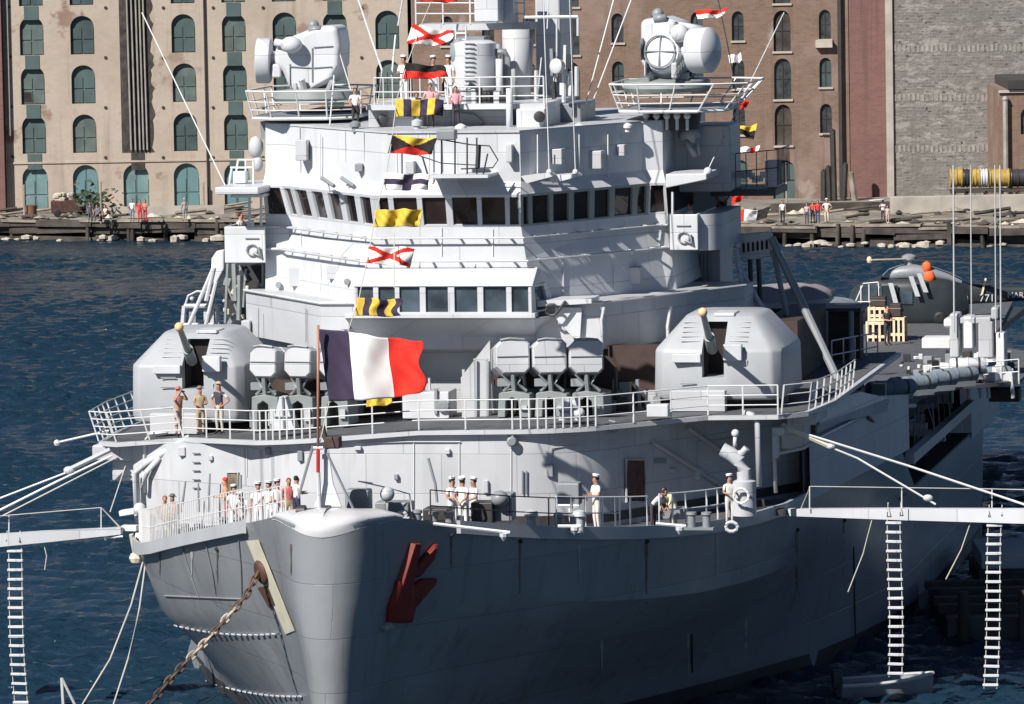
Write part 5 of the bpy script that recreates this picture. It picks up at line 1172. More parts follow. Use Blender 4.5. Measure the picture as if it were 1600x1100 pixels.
pblock('mast_shelf', 712,58,756,62, 6.4, 1.2, M['mid'])
for s_ in (((622,40,5),(640,-60,5)),((590,165,4),(597,110,4),(560,0,6)),((612,120,5),(618,55,6))): T('stay', [s_], .035, M['white'])
for s_ in (((916,160,6),(960,-5,9)),((924,164,6),(988,-5,9)),((1105,268,6),(1225,20,20)),((352,290,5.5),(222,20,18)),((549,143,7),(525,65,7)),((839,160,5),(846,90,5)),((855,45,6),(857,0,6))): T('stay', [s_], .024, M['rail'])
rg = random.Random(12)
for i in range(22):
    mb = MB(); p = S(rg.uniform(860,905), rg.uniform(108,160), 5+rg.uniform(0,.8)); mb.tube([p, p+Vector((rg.uniform(-.05,.05),0,rg.uniform(.3,1.0)))], rg.uniform(.03,.09), 6); mb.build('mast_fitting', rg.choice([M['rail'],M['mid'],M['dark']]), ship)
for px, y0, y1 in ((881,108,160),(901,104,150),(838,110,164)): T('locker_post', [((px,y1,5),(px,y0,5))], .08, M['white'])
mb = MB(); p = S(880,104,5); mb.lathe(p, (-.5,-1,.1), [(0,.1),(.2,.24),(.45,.27),(.5,.2)], 14); mb.build('signal_lamp', M['white'], ship, smooth=True, autosm=40)
for i in range(10):
    p = S(712+i*9+rg.uniform(-3,3), 158, 3.2); mb = MB(); mb.box(p+Vector((-.12,0,-.1)), p+Vector((.12,.3,rg.uniform(.1,.55)))); mb.build('mast_fitting', rg.choice([M['white'], M['mid'], M['dark']]), ship, bevel=.03)
mb = MB(); mb.prism([S(702,176,3.6), S(740,178,3.6), S(756,192,3.6), S(722,206,3.6), S(708,200,3.6)], (0,.15,0)); mb.build('shadow_patch', M['mid'], ship)  # flat grey patch painting a cast shadow on the mast house
T('stay', [((515,200,4),(522,118,6.5))], .03, M['white'])
for px, v in ((555,1.9),(652,1.6),(720,1.8),(905,3.2),(980,5.2)):
    p = S(px,206,v); mb = MB(); h = rng.uniform(.2,.4); mb.lathe(p, (0,0,1), [(0,.12),(h*.5,.12),(h*.6,.2),(h,.2),(h+.08,.05)], 12); mb.build('deck_fitting', rng.choice([M['canvas'], M['mid'], M['rail']]), ship, smooth=True, autosm=40)

# ------------------------------------------------------------------ flags
def flagmat(name, c): return mat(name, c, .8, var=.06, scale=2, spec=.2)
F_ = {k: flagmat('flag_' + k, c) for k, c in dict(red=(.62,.03,.02), white=(.78,.77,.75), blue=(.045,.034,.065), yellow=(.62,.43,.06), black=(.02,.017,.018)).items()}
def flag(label, quad, v, fn, cols, amp=.10, waves=1.6, ph=0., name='signal_flag', cat='signal flag', group=None, n=(30,18), edge=None, vs=0.0, droop=0):
    tl, tr, br, bl = quad; mb = MB(); nx, ny = n
    vs_, P = [], []
    for j in range(ny+1):
        t = j/ny
        for i in range(nx+1):
            s_ = i/nx
            px = (tl[0]*(1-s_)+tr[0]*s_)*(1-t) + (bl[0]*(1-s_)+br[0]*s_)*t; py = (tl[1]*(1-s_)+tr[1]*s_)*(1-t) + (bl[1]*(1-s_)+br[1]*s_)*t
            w = math.sin(s_*waves*6.283 + ph + t*1.1) * min(1, s_*2.5)
            if edge: ex, ey = edge(s_, t); px += ex; py += ey
            py += 2.2*math.sin(s_*waves*6.283+ph+1.3)*s_
            p = S(px, py, v); p.y += amp*w + vs*s_ + amp*.22*math.sin(s_*19+t*7+ph)*s_ + amp*.12*math.sin(s_*31-t*13); P.append(W(p))
    for j in range(ny):
        for i in range(nx):
            mb.cur = fn((i+.5)/nx, (j+.5)/ny); mb.add([], [])
            mb.f.append([j*(nx+1)+i, j*(nx+1)+i+1, (j+1)*(nx+1)+i+1, (j+1)*(nx+1)+i]); mb.m.append(mb.cur)
    base = P[0].copy(); mb.v = [tuple(p-base) for p in P]
    o = mb.build(name, [F_[c] for c in cols], smooth=True, recalc=False); o.location = base
    so_ = o.modifiers.new('cloth_thickness', 'SOLIDIFY'); so_.thickness = .006
    return tag(o, label, cat, group)
G_ = 'signal flags on the forward hoist'
saltire = lambda s, t: 1 if abs(s-t) < .13 or abs(s-(1-t)) < .13 else 0
stripes = lambda s, t: int(s*6) % 2
quarters = lambda s, t: (0 if t < s and t < 1-s else 1 if s < t and s < 1-t else 2 if t > s and t > 1-s else 1)
cross = lambda s, t: 1 if abs(s-.52) < .1 or abs(t-.5) < .15 else 0
hv = lambda y: -6 - (y/690)*14.5
flag('plain red flag at the top edge, highest on the forward hoist', [(660,-38),(718,-32),(715,4),(655,2)], hv(0), lambda s, t: 0, ['red'], group=G_)
flag('white flag with red saltire, second from the top of the hoist', [(644,38),(707,50),(694,72),(635,68)], hv(55), saltire, ['white','red'], group=G_, n=(44,28), edge=lambda s, t: (8*s*math.sin(t*3.1), 0), ph=.5)
flag('black over red flag in front of the mast sailors', [(634,98),(697,104),(701,121),(627,124)], hv(110), lambda s, t: 0 if t < .5 else 1, ['black','red'], group=G_, ph=1)
flag('upper yellow and dark blue striped flag, above the four-triangle flag', [(618,155),(694,155),(691,180),(619,183)], hv(168), stripes, ['yellow','blue'], group=G_, n=(30,14), ph=2)
flag('flag of four triangles in yellow, black and red', [(613,211),(684,217),(675,243),(606,239)], hv(226), quarters, ['yellow','black','red'], group=G_, n=(40,24), ph=.3)
flag('white flag with dark blue cross above the bridge windows', [(602,270),(672,273),(668,297),(597,297)], hv(283), cross, ['white','blue'], group=G_, n=(40,24), ph=1.4)
flag('plain yellow flag in front of the bridge windows', [(586,328),(658,326),(656,353),(584,355)], hv(341), lambda s, t: 0, ['yellow'], group=G_, amp=.16, waves=2.2, ph=.8)
flag('white flag with red saltire below the bridge windows, lower of the two', [(576,385),(648,387),(640,416),(571,411)], hv(400), saltire, ['white','red'], group=G_, n=(44,28), ph=2.2)
flag('lower yellow and dark blue striped flag, just above the big tricolour', [(558,465),(627,468),(625,495),(554,493)], hv(480), stripes, ['yellow','blue'], group=G_, n=(30,14), ph=0, edge=lambda s, t: (4*s*math.sin(t*7), 0))
flag('yellow flag half hidden behind the big tricolour', [(575,612),(612,610),(614,632),(572,636)], -8.2, lambda s, t: 0, ['yellow'], group=G_)
flag('large blue, white and red tricolour flying at the bow', [(497,514),(657,536),(663,613),(514,627)], -20.3, lambda s, t: 0 if s < .30+.0*t else 1 if s < .67 else 2, ['blue','white','red'], amp=.2, waves=1.5, ph=.4, name='tricolour_flag', cat='national flag', n=(60,30),
     edge=lambda s, t: (5*s**4*math.sin(t*9+1) - 3*math.sin(s*5)*t, 6*math.sin(s*3.1)*(t-.4) + 1.2*math.sin(s*23+t*5)*s))
G2 = 'flags on the after dressing line'
flag('dark red and grey flag by the right radar dish', [(1086,16),(1138,14),(1130,27),(1090,30)], 18, lambda s, t: 0 if t < .5 else 1, ['red','white'], group=G2)
flag('small white flag right of the right radar dish', [(1138,86),(1158,84),(1160,97),(1140,99)], 22, lambda s, t: 0, ['white'], group=G2)
flag('small red flag below the right radar platform', [(1154,158),(1176,157),(1170,164),(1155,172)], 24, lambda s, t: 0, ['red'], group=G2)
flag('yellow and black flag beside the right radar tower', [(1145,198),(1184,195),(1178,220),(1150,204)], 26, lambda s, t: 0 if t < .45 else 1, ['yellow','black'], group=G2)
flag('small white flag with red end above the side balcony', [(1153,230),(1188,229),(1186,238),(1153,238)], 28, lambda s, t: 1 if .55 < s < .8 else 0, ['white','red'], group=G2)
flag('orange-red flag hanging below the side balcony', [(1136,312),(1167,301),(1164,309),(1140,323)], 34, lambda s, t: 0, ['red'], group=G2)
flag('red, white and dark flag above the right boat davit', [(1142,329),(1204,326),(1198,342),(1144,348)], 30, lambda s, t: 0 if s < .35 else 1 if s < .68 else 2, ['red','white','black'], group=G2, n=(40,16))
mb = MB(); mb.tube([W(S(x, y, hv(y))) for x, y in ((700,-60),(660,35),(636,100),(620,155),(613,212),(604,270),(588,328),(578,385),(561,465),(530,560),(500,690))], .018, 5); o = mb.build('signal_halyard', M['rope']); tag(o, 'thin line carrying the signal flags from mast to bow', 'line')
mb = MB(); mb.tube([W(S(616,365,hv(400)+.1)), W(S(616,450,hv(450)))], .02, 5); o = mb.build('halyard', M['rope']); tag(o, 'short dark line hanging by the lower saltire flag', 'line')
mb = MB(); mb.tube([W(S(1118,-20,16)), W(S(1140,85,21)), W(S(1152,160,24)), W(S(1155,240,28)), W(S(1140,330,31))], .02, 5); o = mb.build('dressing_line', M['rope']); tag(o, 'thin line carrying the small flags aft of the right radar', 'line')
# jackstaff with its struts
mb = MB(); a, b = S(497,508,-20.6), S(497,715,-20.6); mb.tube([b, a], .045, 8); js = mb.build('jackstaff', mat('staff_wood', (.35,.16,.11), .5, var=.2), ship, smooth=True)
mb = MB(); mb.tube([S(497,700,-20.6), S(497,738,-20.6)], .06, 8); mb.build('staff_band', M['red'], js)
mb = MB(); mb.tube([S(497,738,-20.6), S(499,795,-20.5)], .07, 8); mb.tube([S(490,700,-20.6), S(505,700,-20.6)], .06, 6); mb.build('staff_foot', M['white'], js)
for x0, y0, x1, y1, v in ((489,697,466,778,-20.2), (511,708,560,812,-20.2)):
    mb = MB(); mb.tube([S(x0,y0,-20.5), S(x1,y1,v)], .045, 6); mb.build('staff_strut', M['mid'], js)
mb = MB(); mb.loft([[S(503,700,-20.3), S(514,702,-20.3), S(514,702,-20.0), S(503,700,-20.0)], [S(504,755,-20.3), S(521,755,-20.3), S(521,755,-19.7), S(504,755,-19.7)], [S(490,793,-20.4), S(535,793,-20.4), S(535,793,-19.4), S(490,793,-19.4)]]); mb.build('staff_housing', M['white'], ship, bevel=.04)
mb = MB(); p = S(521,692,-19.6); mb.box(p+Vector((-.3,-.1,-.18)), p+Vector((.22,.3,.2))); mb.tube([p+Vector((-.25,0,.1)), p+Vector((-.35,0,.55))], .1, 6); mb.build('anchor_light_housing', M['brownd'], ship, bevel=.05)
mb = MB(); a, b = S(538,765,-18.8), S(577,808,-18.8); mb.box((a.x, -18.8, a.z), (b.x, -18.2, b.z)); mb.build('breakwater_plate', M['mid'], ship, bevel=.08)
mb = MB(); p = S(605,772,-18); mb.ball(p, .24, 16); mb.tube([p, S(605,812,-18)], .05, 6); mb.build('ball_light', M['ship'], ship, smooth=True)
mb = MB(); p = S(781,779,-13); mb.ball(p, .3, 14, 1, 1, .9); mb.build('winch_drum', M['mid'], ship, smooth=True)
mb = MB(); mb.lathe(S(487,800,-21), (1,0,0), [(-.5,.08),(-.45,.22),(-.2,.22),(-.15,.12),(.35,.12),(.4,.22),(.6,.22),(.62,.1)], 14); mb.build('fairlead_roller', M['dark'], ship, smooth=True, autosm=40)
# foredeck guard rails: barred on the left, open on the right
def deck_rail(pts, side, h, rows, sp, r, inset=.12, v_off=0, parent=ship, dark=False):
    P = [Vector((side*(bdeck(v, side)-inset), v, zdeck(v, side*bdeck(v, side))+.02)) for v in pts]; mb = MB(); mb.rail(P, h=h, rows=rows, sp=sp, r=r, pr=r*1.15); return mb.build('railing', M['dark'] if dark else M['rail'], parent)
deck_rail([-17.8,-16.5,-15,-13.5,-12], -1, 1.15, 2, .27, .018); deck_rail([-12,-10,-8,-6,-4], -1, 1.25, 2, .24, .018); deck_rail([-20.2,-19.2,-18.2,-17.6], -1, 1.0, 2, .32, .02)
deck_rail([-18.8,-17.5,-16,-14.5,-13], 1, 1.0, 2, 1.3, .02, dark=True); deck_rail([-14.2,-13,-11.5], 1, 1.05, 2, .9, .022); deck_rail([-9.6,-8.2,-7,-5.6], 1, 1.1, 2, .95, .026); deck_rail([-13,-11,-10.2], 1, 1.05, 1, .9, .024)
mb = MB(); mb.tube([S(582,755,-18), S(560,752,-18.3), S(610,763,-17.6), S(640,772,-17), S(645,810,-17)], .025, 6); mb.build('handrail', M['rail'], ship)
# foredeck gear: winches, bollards, reels, vents
def bollard(px, py, v, s_=1):
    p = S(px, py, v); p.z = zdeck(v, p.x)-.08; mb = MB()
    for dx in (-.25,.25): mb.lathe(p+Vector((dx*s_,0,0)), (0,0,1), [(0,.14*s_),(.45*s_,.13*s_),(.5*s_,.18*s_),(.58*s_,.17*s_)], 12)
    mb.box(p+Vector((-.5*s_,-.2*s_,0)), p+Vector((.5*s_,.2*s_,.08))); mb.build('bollard', M['mid'], ship, smooth=True, autosm=40)
for px, py, v in ((640,812,-17),(885,815,-14),(690,810,-16),(1092,800,-9),(300,820,-11),(360,815,-14)): bollard(px, py, v)
def gear(name, px0, py0, px1, py1, v, dv, m, bevel=.05): return pblock(name, px0, py0, px1, py1, v, dv, M[m], bevel=bevel)
gear('winch', 770,772,800,815, -12.8,.8,'mid'); gear('winch', 735,785,770,820, -13.2,.8,'dark'); gear('deck_locker', 585,785,640,812, -17,.8,'mid'); gear('deck_locker', 660,795,700,815, -15,.9,'dark')
gear('deck_locker', 1035,795,1070,812, -8.5,.8,'mid'); gear('deck_locker', 870,755,905,790, -9,.6,'mid')
for px, py in ((652,785),(665,772),(575,790),(830,800),(905,800),(700,800)):
    p = S(px, py, -14); mb = MB(); mb.lathe((p.x, -14, zdeck(-14, p.x)-.1), (0,0,1), [(0,.16),(.5,.16),(.55,.24),(.7,.2),(.75,.05)], 12); mb.build('mushroom_vent', M['ship'], ship, smooth=True, autosm=40)
for x0, y0, x1, y1, v in ((660,816,797,832,-19),(872,822,908,822,-16.5),(1025,818,1072,822,-13)):
    mb = MB(); mb.tube([S(x0,y0,v), S(x1,y1,v)], .055, 6); p = S(x1-10,y1+4,v-.05); mb.lathe(p+Vector((0,0,.05)), (0,0,-1), [(0,.14),(.1,.13),(.24,.03)], 8); mb.build('boom_spar', M['white'], ship)
mb = MB(); mb.tube([S(905,790,-13.5), S(890,795,-13.5), S(893,830,-13.6)], .05, 6); mb.tube([S(872,790,-13.5), S(902,790,-13.5)], .05, 6); mb.build('crane_arm', M['rail'], ship)
for p, v, r_ in (((1143,823),-8.6,.2),((628,805),-17.6,.14)):
    q = S(*p, v); mb = MB(); mb.tube([q + Vector((math.cos(t/10*6.283)*r_, 0, math.sin(t/10*6.283)*r_*.8)) for t in range(10)], .06, 6, closed=True); mb.build('fairlead_ring', M['white'], ship)
mb = MB(); mb.prism([S(605,808,-18.6), S(640,808,-18.6), S(625,830,-18.6), S(615,846,-18.6)], (0,.1,0)); mb.build('fairlead_plate', M['ship'], ship)
# big goose-neck vent at the right of the foredeck
mb = MB(); v = -6.2; P = [S(1163,805,v), S(1163,755,v), S(1162,735,v), S(1155,720,v), S(1143,710,v), S(1128,702,v)]; mb.tube(P, .24, 14); mb.lathe(P[0]+Vector((0,0,.0)), (0,0,1), [(0,.42),(1.15,.40),(1.2,.26)], 16); mb.tube([S(1146,712,v), S(1160,708,v), S(1167,700,v)], .13, 10); gn = mb.build('gooseneck_vent', M['ship'], ship, smooth=True, autosm=45)
mb = MB(); mb.tube([S(1148,700,-6), S(1149,678,-6)], .07, 8); mb.ball(S(1149,677,-6), .14, 10); mb.build('deck_lamp', M['white'], ship, smooth=True)
mb = MB(); p = S(1158,775,-6.8); mb.tube([p + Vector((math.cos(t/12*6.283)*.25, 0, math.sin(t/12*6.283)*.25)) for t in range(12)], .05, 6, closed=True); mb.build('hand_wheel', M['rail'], ship)
mb = MB(); p = S(218,795,-3.6); mb.ball(p, .22, 12); o = mb.build('round_float', M['white'], ship, smooth=True)
for (x0,y0),(x1,y1) in (((310,800),(310,755)),((325,800),(328,740)),((415,800),(392,735)),((283,800),(290,752))):
    mb = MB(); mb.tube([S(x0,y0,-5), S(x1,y1,-5)], .05, 6, r1=.03); mb.build('stowed_spar', M['mid'], ship)
# left edge fittings under the foredeck corner
mb = MB(); p = S(212,872,-3.4); mb.ball(p, .22, 8, 1.1, .8, 1); mb.tube([S(205,835,-3.6), S(212,872,-3.4)], .08, 6); mb.build('fender_pad', M['pale'], ship)
for (px, py) in ((203,825),(200,800),(225,838)): p = S(px, py, -3.2); mb = MB(); mb.obox(p, (.28,.2,.1), Matrix.Rotation(rng.uniform(-.5,.5), 3, 'Y')); mb.build('hinge_plate', M['rail'], ship, bevel=.03)

# ------------------------------------------------------------------ boat booms, stays and ladders
def boom(side, pts, ztop=0):
    P = [S(*p) for p in pts]; mb = MB()
    for k, (a, b) in enumerate(zip(P, P[1:])):
        h0 = .12 + .08*k; h1 = .12+.08*(k+1); mb.loft([[p+Vector((0,-w,h_)), p+Vector((0,w,h_)), p+Vector((0,w,-h_)), p+Vector((0,-w,-h_))] for p, h_, w in ((a,h0,.15),(b,h1,.2))])
    o = mb.build('boat_boom', M['white'], ship); return o, P
bmR, PR = boom(1, [(1232,800,-1.4),(1420,803,-1.8),(1720,808,-2.4)])
bmL, PL = boom(-1, [(190,829,-3.6),(60,839,-4.0),(-160,857,-4.6)])
mb = MB(); mb.lathe(PR[0]-Vector((.35,0,0)), (1,0,0), [(0,.09),(.05,.16),(.25,.16),(.3,.1)], 12); mb.build('boom_hinge', M['white'], bmR, smooth=True, autosm=40)
mb = MB(); p = S(1200,800,-2.2); mb.box(p+Vector((-.6,-.2,-.1)), p+Vector((.55,.3,.12))); mb.tube([S(1195,797,-2.3), S(1192,780,-2.3)], .05, 6); mb.build('boom_bracket', M['dark'], ship)
def stan(b, xs, y0f, y1f, v):
    for x in xs: mb = MB(); mb.tube([S(x,y0f(x),v), S(x,y1f(x),v)], .022, 5); mb.build('stanchion', M['rail'], b)
stan(bmR, (1265,1409,1550), lambda x: 799+(x-1232)*.017, lambda x: 760+(x-1265)*.012, -1.7); stan(bmL, (158,14), lambda x: 831+(190-x)*.07, lambda x: 793+(158-x)*.09, -3.8)
for b, pts in ((bmR, ((1250,798,-1.5),(1266,760,-1.7),(1409,762,-1.8),(1551,764,-2.0),(1720,768,-2.4))), (bmL, ((188,826,-3.6),(158,793,-3.8),(14,805,-4.0),(-140,818,-4.6)))):
    mb = MB(); mb.tube([S(*p) for p in pts], .016, 5); mb.build('guard_line', M['rope'], b)
def stay(name, pts, r, parent=ship, m='rail'): mb = MB(); mb.tube([S(*p) for p in pts], r, 6); return mb.build(name, M[m], parent)
stay('boom_stay', [(1222,668,-2.2),(1340,716,-1.9),(1462,788,-1.9)], .035, bmR); stay('boom_stay', [(1240,672,-2.2),(1420,728,-1.9),(1720,828,-2.2)], .04, bmR)
stay('purchase_block', [(1222,664,-2.2),(1298,698,-2.0)], .09, bmR, 'pale'); 
for x, y, v in ((1298,697,-2.0),(1450,778,-1.9)): mb = MB(); mb.ball(S(x,y,v), .12, 10, 1.5, 1, 1); mb.build('block', M['white'], bmR, smooth=True)
stay('boom_stay', [(175,712,-3.0),(90,752,-3.6),(-30,812,-4)], .045, bmL); stay('boom_stay', [(168,706,-3.0),(105,738,-3.4),(-30,790,-4)], .035, bmL); stay('boom_stay', [(180,716,-3.0),(100,757,-3.6),(0,808,-4)], .03, bmL, 'rope')
stay('purchase_block', [(172,703,-3.0),(112,732,-3.4)], .10, bmL, 'canvas'); mb = MB(); mb.ball(S(108,735,-3.4), .15, 10, 1.4, 1, 1); mb.build('block', M['white'], bmL, smooth=True)
mb = MB(); mb.tube([S(170,673,-2), S(92,691,-2.5)], .045, 6); mb.ball(S(89,692,-2.5), .12, 8); mb.build('lamp_spar', M['rail'], ship)
stay('guy_line', [(196,728,-3),(172,800,-3.5)], .02, ship, 'rope'); stay('guy_line', [(160,795,-3.8),(192,828,-3.6)], .02, ship, 'rope')
for x in (112,135,165): p = S(x, 843-(x-112)*.12, -3.7); mb = MB(); mb.lathe(p+Vector((0,0,.08)), (0,0,-1), [(0,.14),(.1,.13),(.26,.02)], 8); mb.build('cleat', M['white'], bmL)
mb = MB(); mb.tube([S(100,847,-3.7), S(192,838,-3.7)], .035, 6); mb.build('under_rail', M['rail'], bmL)
for x0, y0, x1, y1, v in ((1364,806,1325,925,-1.8),(1518,812,1478,905,-2),(68,848,70,890,-4)): stay('boat_rope', [(x0,y0,v),((x0+x1)/2+4,(y0+y1)/2,v),(x1,y1,v)], .022, ship, 'rope')
def ladder(label, xt, yt, xb, yb, w, v, n, top_out=0):
    A, B = S(xt, yt, v), S(xb, yb, v); hw = (S(xt+w/2, yt, v)-S(xt-w/2, yt, v)).x/2
    base = W(A); root = empty('rope_ladder', base, label, 'rope ladder', 'rope ladders hanging from the boat booms')
    loc = lambda p: SHIP_M.to_3x3() @ (p - A)
    for sx in (-1, 1):
        mb = MB(); P = []
        for k in range(9): t = k/8; p = A.lerp(B, t) + Vector((sx*hw + .04*math.sin(t*5+v), .03*math.sin(t*7), 0)); P.append(loc(p))
        P = [loc(A+Vector((sx*hw, .0, .5))), loc(A+Vector((sx*hw, -.22, .2)))] + P[0:]
        mb.tube(P, .02, 5); mb.build('side_rope', M['rope'], root)
    rr = random.Random(n)
    for k in range(n):
        t = (k+.6)/n; p = A.lerp(B, t) + Vector((.04*math.sin(t*5+v), .03*math.sin(t*7)-.01, 0)); tz = rr.uniform(-.025,.025)
        mb = MB(); mb.obox(loc(p), (hw+.05, .06, .045), SHIP_M.to_3x3() @ Matrix.Rotation(tz, 3, 'Y')); mb.build('rung', M['white'], root, bevel=.012, seg=1)
    return root
ladder('white-runged rope ladder hanging from the left boom over open water', 22, 852, 33, 1118, 20, -4.1, 18)
ladder('white-runged rope ladder hanging closer to the hull on the right', 1398, 808, 1399, 1058, 20, -1.9, 17)
ladder('white-runged rope ladder hanging at the far right, outboard one', 1556, 812, 1547, 1076, 20, -2.1, 18)
# mooring lines at the left
for i, (pts, lb) in enumerate((([(226,868,-3.3),(205,945,-3.9),(172,1030,-4.5),(128,1102,-5),(100,1140,-5.2)], 'left of two slack mooring lines running from the bow corner to the water'), ([(229,868,-3.3),(218,950,-3.8),(200,1030,-4.2),(176,1105,-4.6),(160,1150,-4.8)], 'right of two slack mooring lines, closer to the hull'))):
    P = [W(S(*p)) for p in pts]; mb = MB(); mb.tube(P, .03, 6); o = mb.build('mooring_line', M['rope']); tag(o, lb, 'mooring line', 'mooring lines at the bow corner')
# ------------------------------------------------------------------ boat davits
def beam(name, segs, r, m, parent=ship):
    mb = MB()
    for a, b in segs: mb.tube([S(*a), S(*b)], r, 8)
    return mb.build(name, M[m], parent)
dv = 11.0
hd = MB(); hd.prism([S(1150,378,dv), S(1157,366,dv), S(1200,362,dv), S(1206,366,dv), S(1204,400,dv), S(1160,410,dv)], (0,.35,0)); dav = hd.build('boat_davit', M['ship'], ship, bevel=.04)
for i in range(6):
    p = S(1162+i*7.2, 387-i*1.0, dv-.01); mb = MB(); mb.prism([p+Vector((-.045,-.012,-.17)), p+Vector((.045,-.012,-.17)), p+Vector((.045,-.012,.12)), p+Vector((0,-.012,.2)), p+Vector((-.045,-.012,.12))], (0,.3,0)); mb.build('lightening_hole', M['inside'], dav)
beam('davit_strut', [((1150,392,dv-.5),(1168,492,9)), ((1152,412,dv-.5),(1225,540,8.5))], .085, 'white', dav); beam('davit_brace', [((1168,492,9),(1190,482,8.8))], .06, 'white', dav)
beam('davit_leg', [((1206,372,dv),(1316,608,9.5))], .15, 'mid', dav); beam('davit_leg', [((1208,390,dv),(1244,565,11))], .10, 'mid', dav); beam('davit_tackle', [((1185,405,dv),(1188,470,dv)),((1172,405,dv),(1174,470,dv))], .09, 'dark', dav)
mb = MB(); mb.ball(S(1152,382,dv-.4), .16, 10); mb.build('sheave', M['white'], dav, smooth=True)
lv = 9.0
hd = MB(); hd.prism([S(330,404,lv), S(338,392,lv), S(350,390,lv), S(350,420,lv), S(340,440,lv), S(328,445,lv)], (0,.4,0)); dvl = hd.build('boat_davit', M['white'], ship, bevel=.06)
beam('davit_strut', [((334,418,lv),(292,515,lv)), ((338,440,lv),(320,515,lv)), ((334,418,lv),(322,470,lv))], .08, 'white', dvl)
mb = MB()
for (x0,y0),(x1,y1) in (((288,478),(340,478)),((288,478),(285,512)),((340,478),(341,512)),((285,508),(340,508))): mb.tube([S(x0,y0,lv+.4), S(x1,y1,lv+.4)], .09, 6)
mb.tube([S(289,478,lv+.4), S(294,462,lv+.4), S(308,455,lv+.4), S(322,456,lv+.4), S(336,468,lv+.4), S(338,478,lv+.4)], .04, 6); mb.build('boat_cradle', M['white'], ship)
mb = MB(); p = S(300,466,lv+.5); mb.ball(p, .1, 8); mb.build('lifebuoy_light', M['white'], ship, smooth=True)
pblock('cradle_plate', 318,484,334,508, lv+.5, .1, M['white']); pblock('cradle_plate', 295,484,306,508, lv+.5, .1, M['mid'])
# ship's boats under covers
def boat_cover(pts_l, v0, v1, label, m, hh):
    pass
def covered_boat(label, x0, x1, ytop, v, L_, wd, h, yaw, m='canvas', name='covered_boat', belly=True):
    a = S(x0, ytop, v); b = S(x1, ytop, v); c = (a+b)/2; base = W((c.x, c.y, c.z-h)); root = empty(name, base, label, 'boat', None, rotz=-THETA+R(yaw))
    rings = []
    for i in range(17):
        t = -1+i/8; y = t*L_/2; k = max(.02, (1-abs(t)**3)); w = wd/2*k**.55
        rings.append([Vector((w*math.cos(q), y, h*.55+h*.45*k**.5*math.sin(q)*(1 if math.sin(q) > 0 else 0)*(1+.06*math.cos(i*2.2)))) for q in [j*math.pi/8 for j in range(9)]])
    mb = MB(); mb.loft(rings, closed=False); mb.build('canvas_cover', M[m], root, smooth=True)
    rings = []
    for i in range(17):
        t = -1+i/8; y = t*L_/2; k = max(.02, (1-abs(t)**3)); w = wd/2*k**.55*.98
        rings.append([Vector((w*math.cos(q), y, h*.56-h*.56*k*abs(math.sin(q))**.8)) for q in [math.pi+j*math.pi/8 for j in range(9)]])
    mb = MB(); mb.loft(rings, closed=False); mb.build('boat_hull', M['ship'], root, smooth=True)
    return root
covered_boat('long boat under a pale canvas cover behind the right davit', 1150, 1270, 444, 24, 5.6, 2.6, 1.3, -42, 'cover')
covered_boat('boat under a blue-grey cover between the davit and the helicopter', 1262, 1322, 466, 28, 4.2, 2.4, 1.2, -16, 'coverb')
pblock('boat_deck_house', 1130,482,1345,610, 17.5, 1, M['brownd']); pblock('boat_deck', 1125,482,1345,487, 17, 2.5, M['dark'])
for px in (1222, 1250, 1290, 1330): beam('deck_pillar', [((px,486,16.9),(px,606,16.9))], .1, 'mid')
mb = MB(); mb.rail([S(1300,600,14)] + [S(1372,585,20)], h=1.6, rows=3, sp=1.6, r=.03); mb.build('railing', M['rail'], ship)
# deck edge plating folded net and fittings right of the turret
mb = MB(); mb.prism([S(1275,632,3), S(1345,612,10), S(1388,622,14), S(1385,640,14), S(1280,662,3)], (0,.2,-.1)); mb.build('safety_net_frame', M['ship'], ship)
beam('bulwark_stay', [((1268,690,1.5),(1352,648,12))], .09, 'ship'); beam('bulwark_stay', [((1352,650,12),(1392,690,18))], .14, 'dark')
beam('pole', [((1257,655,.5),(1272,598,1.5)), ((1263,655,.7),(1276,600,1.5)), ((1272,598,1.5),(1292,610,2))], .05, 'rail'); beam('hose', [((1228,560,4),(1240,580,4)), ((1240,580,4),(1252,604,4))], .10, 'white')
mb = MB(); p = S(1263,668,1); mb.box(p+Vector((-.25,0,-.25)), p+Vector((.25,.5,.25))); mb.build('deck_box', M['dark'], ship)
beam('lamp_spar', [((1398,636,22),(1430,634,23)), ((1398,650,22),(1405,650,22))], .08, 'white'); pblock('davit_post', 1362,600,1384,700, 19.0, .5, M['mid'])
# liferaft canisters along the deck edge
def raft(px, py, v, L_, r_, label, yaw, m='coverb'):
    p = S(px, py, v); root = empty('liferaft_canister', W(p), label, 'liferaft', 'liferaft canisters on the deck edge', rotz=-THETA+R(yaw)); mb = MB()
    mb.lathe((0,-L_/2,0), (0,1,0), [(0,r_*.3),(.03,r_*.85),(.12,r_),(L_*.48,r_),(L_*.485,r_*1.07),(L_*.515,r_*1.07),(L_*.52,r_),(L_-.12,r_),(L_-.03,r_*.85),(L_,r_*.3)], 18); mb.build('shell', M[m], root, smooth=True, autosm=35)
    for t in (-.3,.3):
        mb = MB(); mb.lathe((0,L_*t-.04,0), (0,1,0), [(0,r_*1.02),(.0,r_*1.05),(.08,r_*1.05),(.08,r_*1.02)], 18); mb.build('strap', M['dark'], root)
    mb = MB(); mb.box((-r_*.9,-L_*.4,-r_*1.5),(r_*.9,L_*.4,-r_*.8)); mb.build('cradle', M['mid'], root)
for i in range(4): raft(1392+i*33, 606-i*6.5, 21+i*3.2, 2.1, .30, ['pale liferaft canister nearest the boat davit on the right deck edge','pale liferaft canister second from the davit along the deck edge','pale liferaft canister third from the davit along the deck edge','pale liferaft canister fourth from the davit, below the crates'][i], -50)
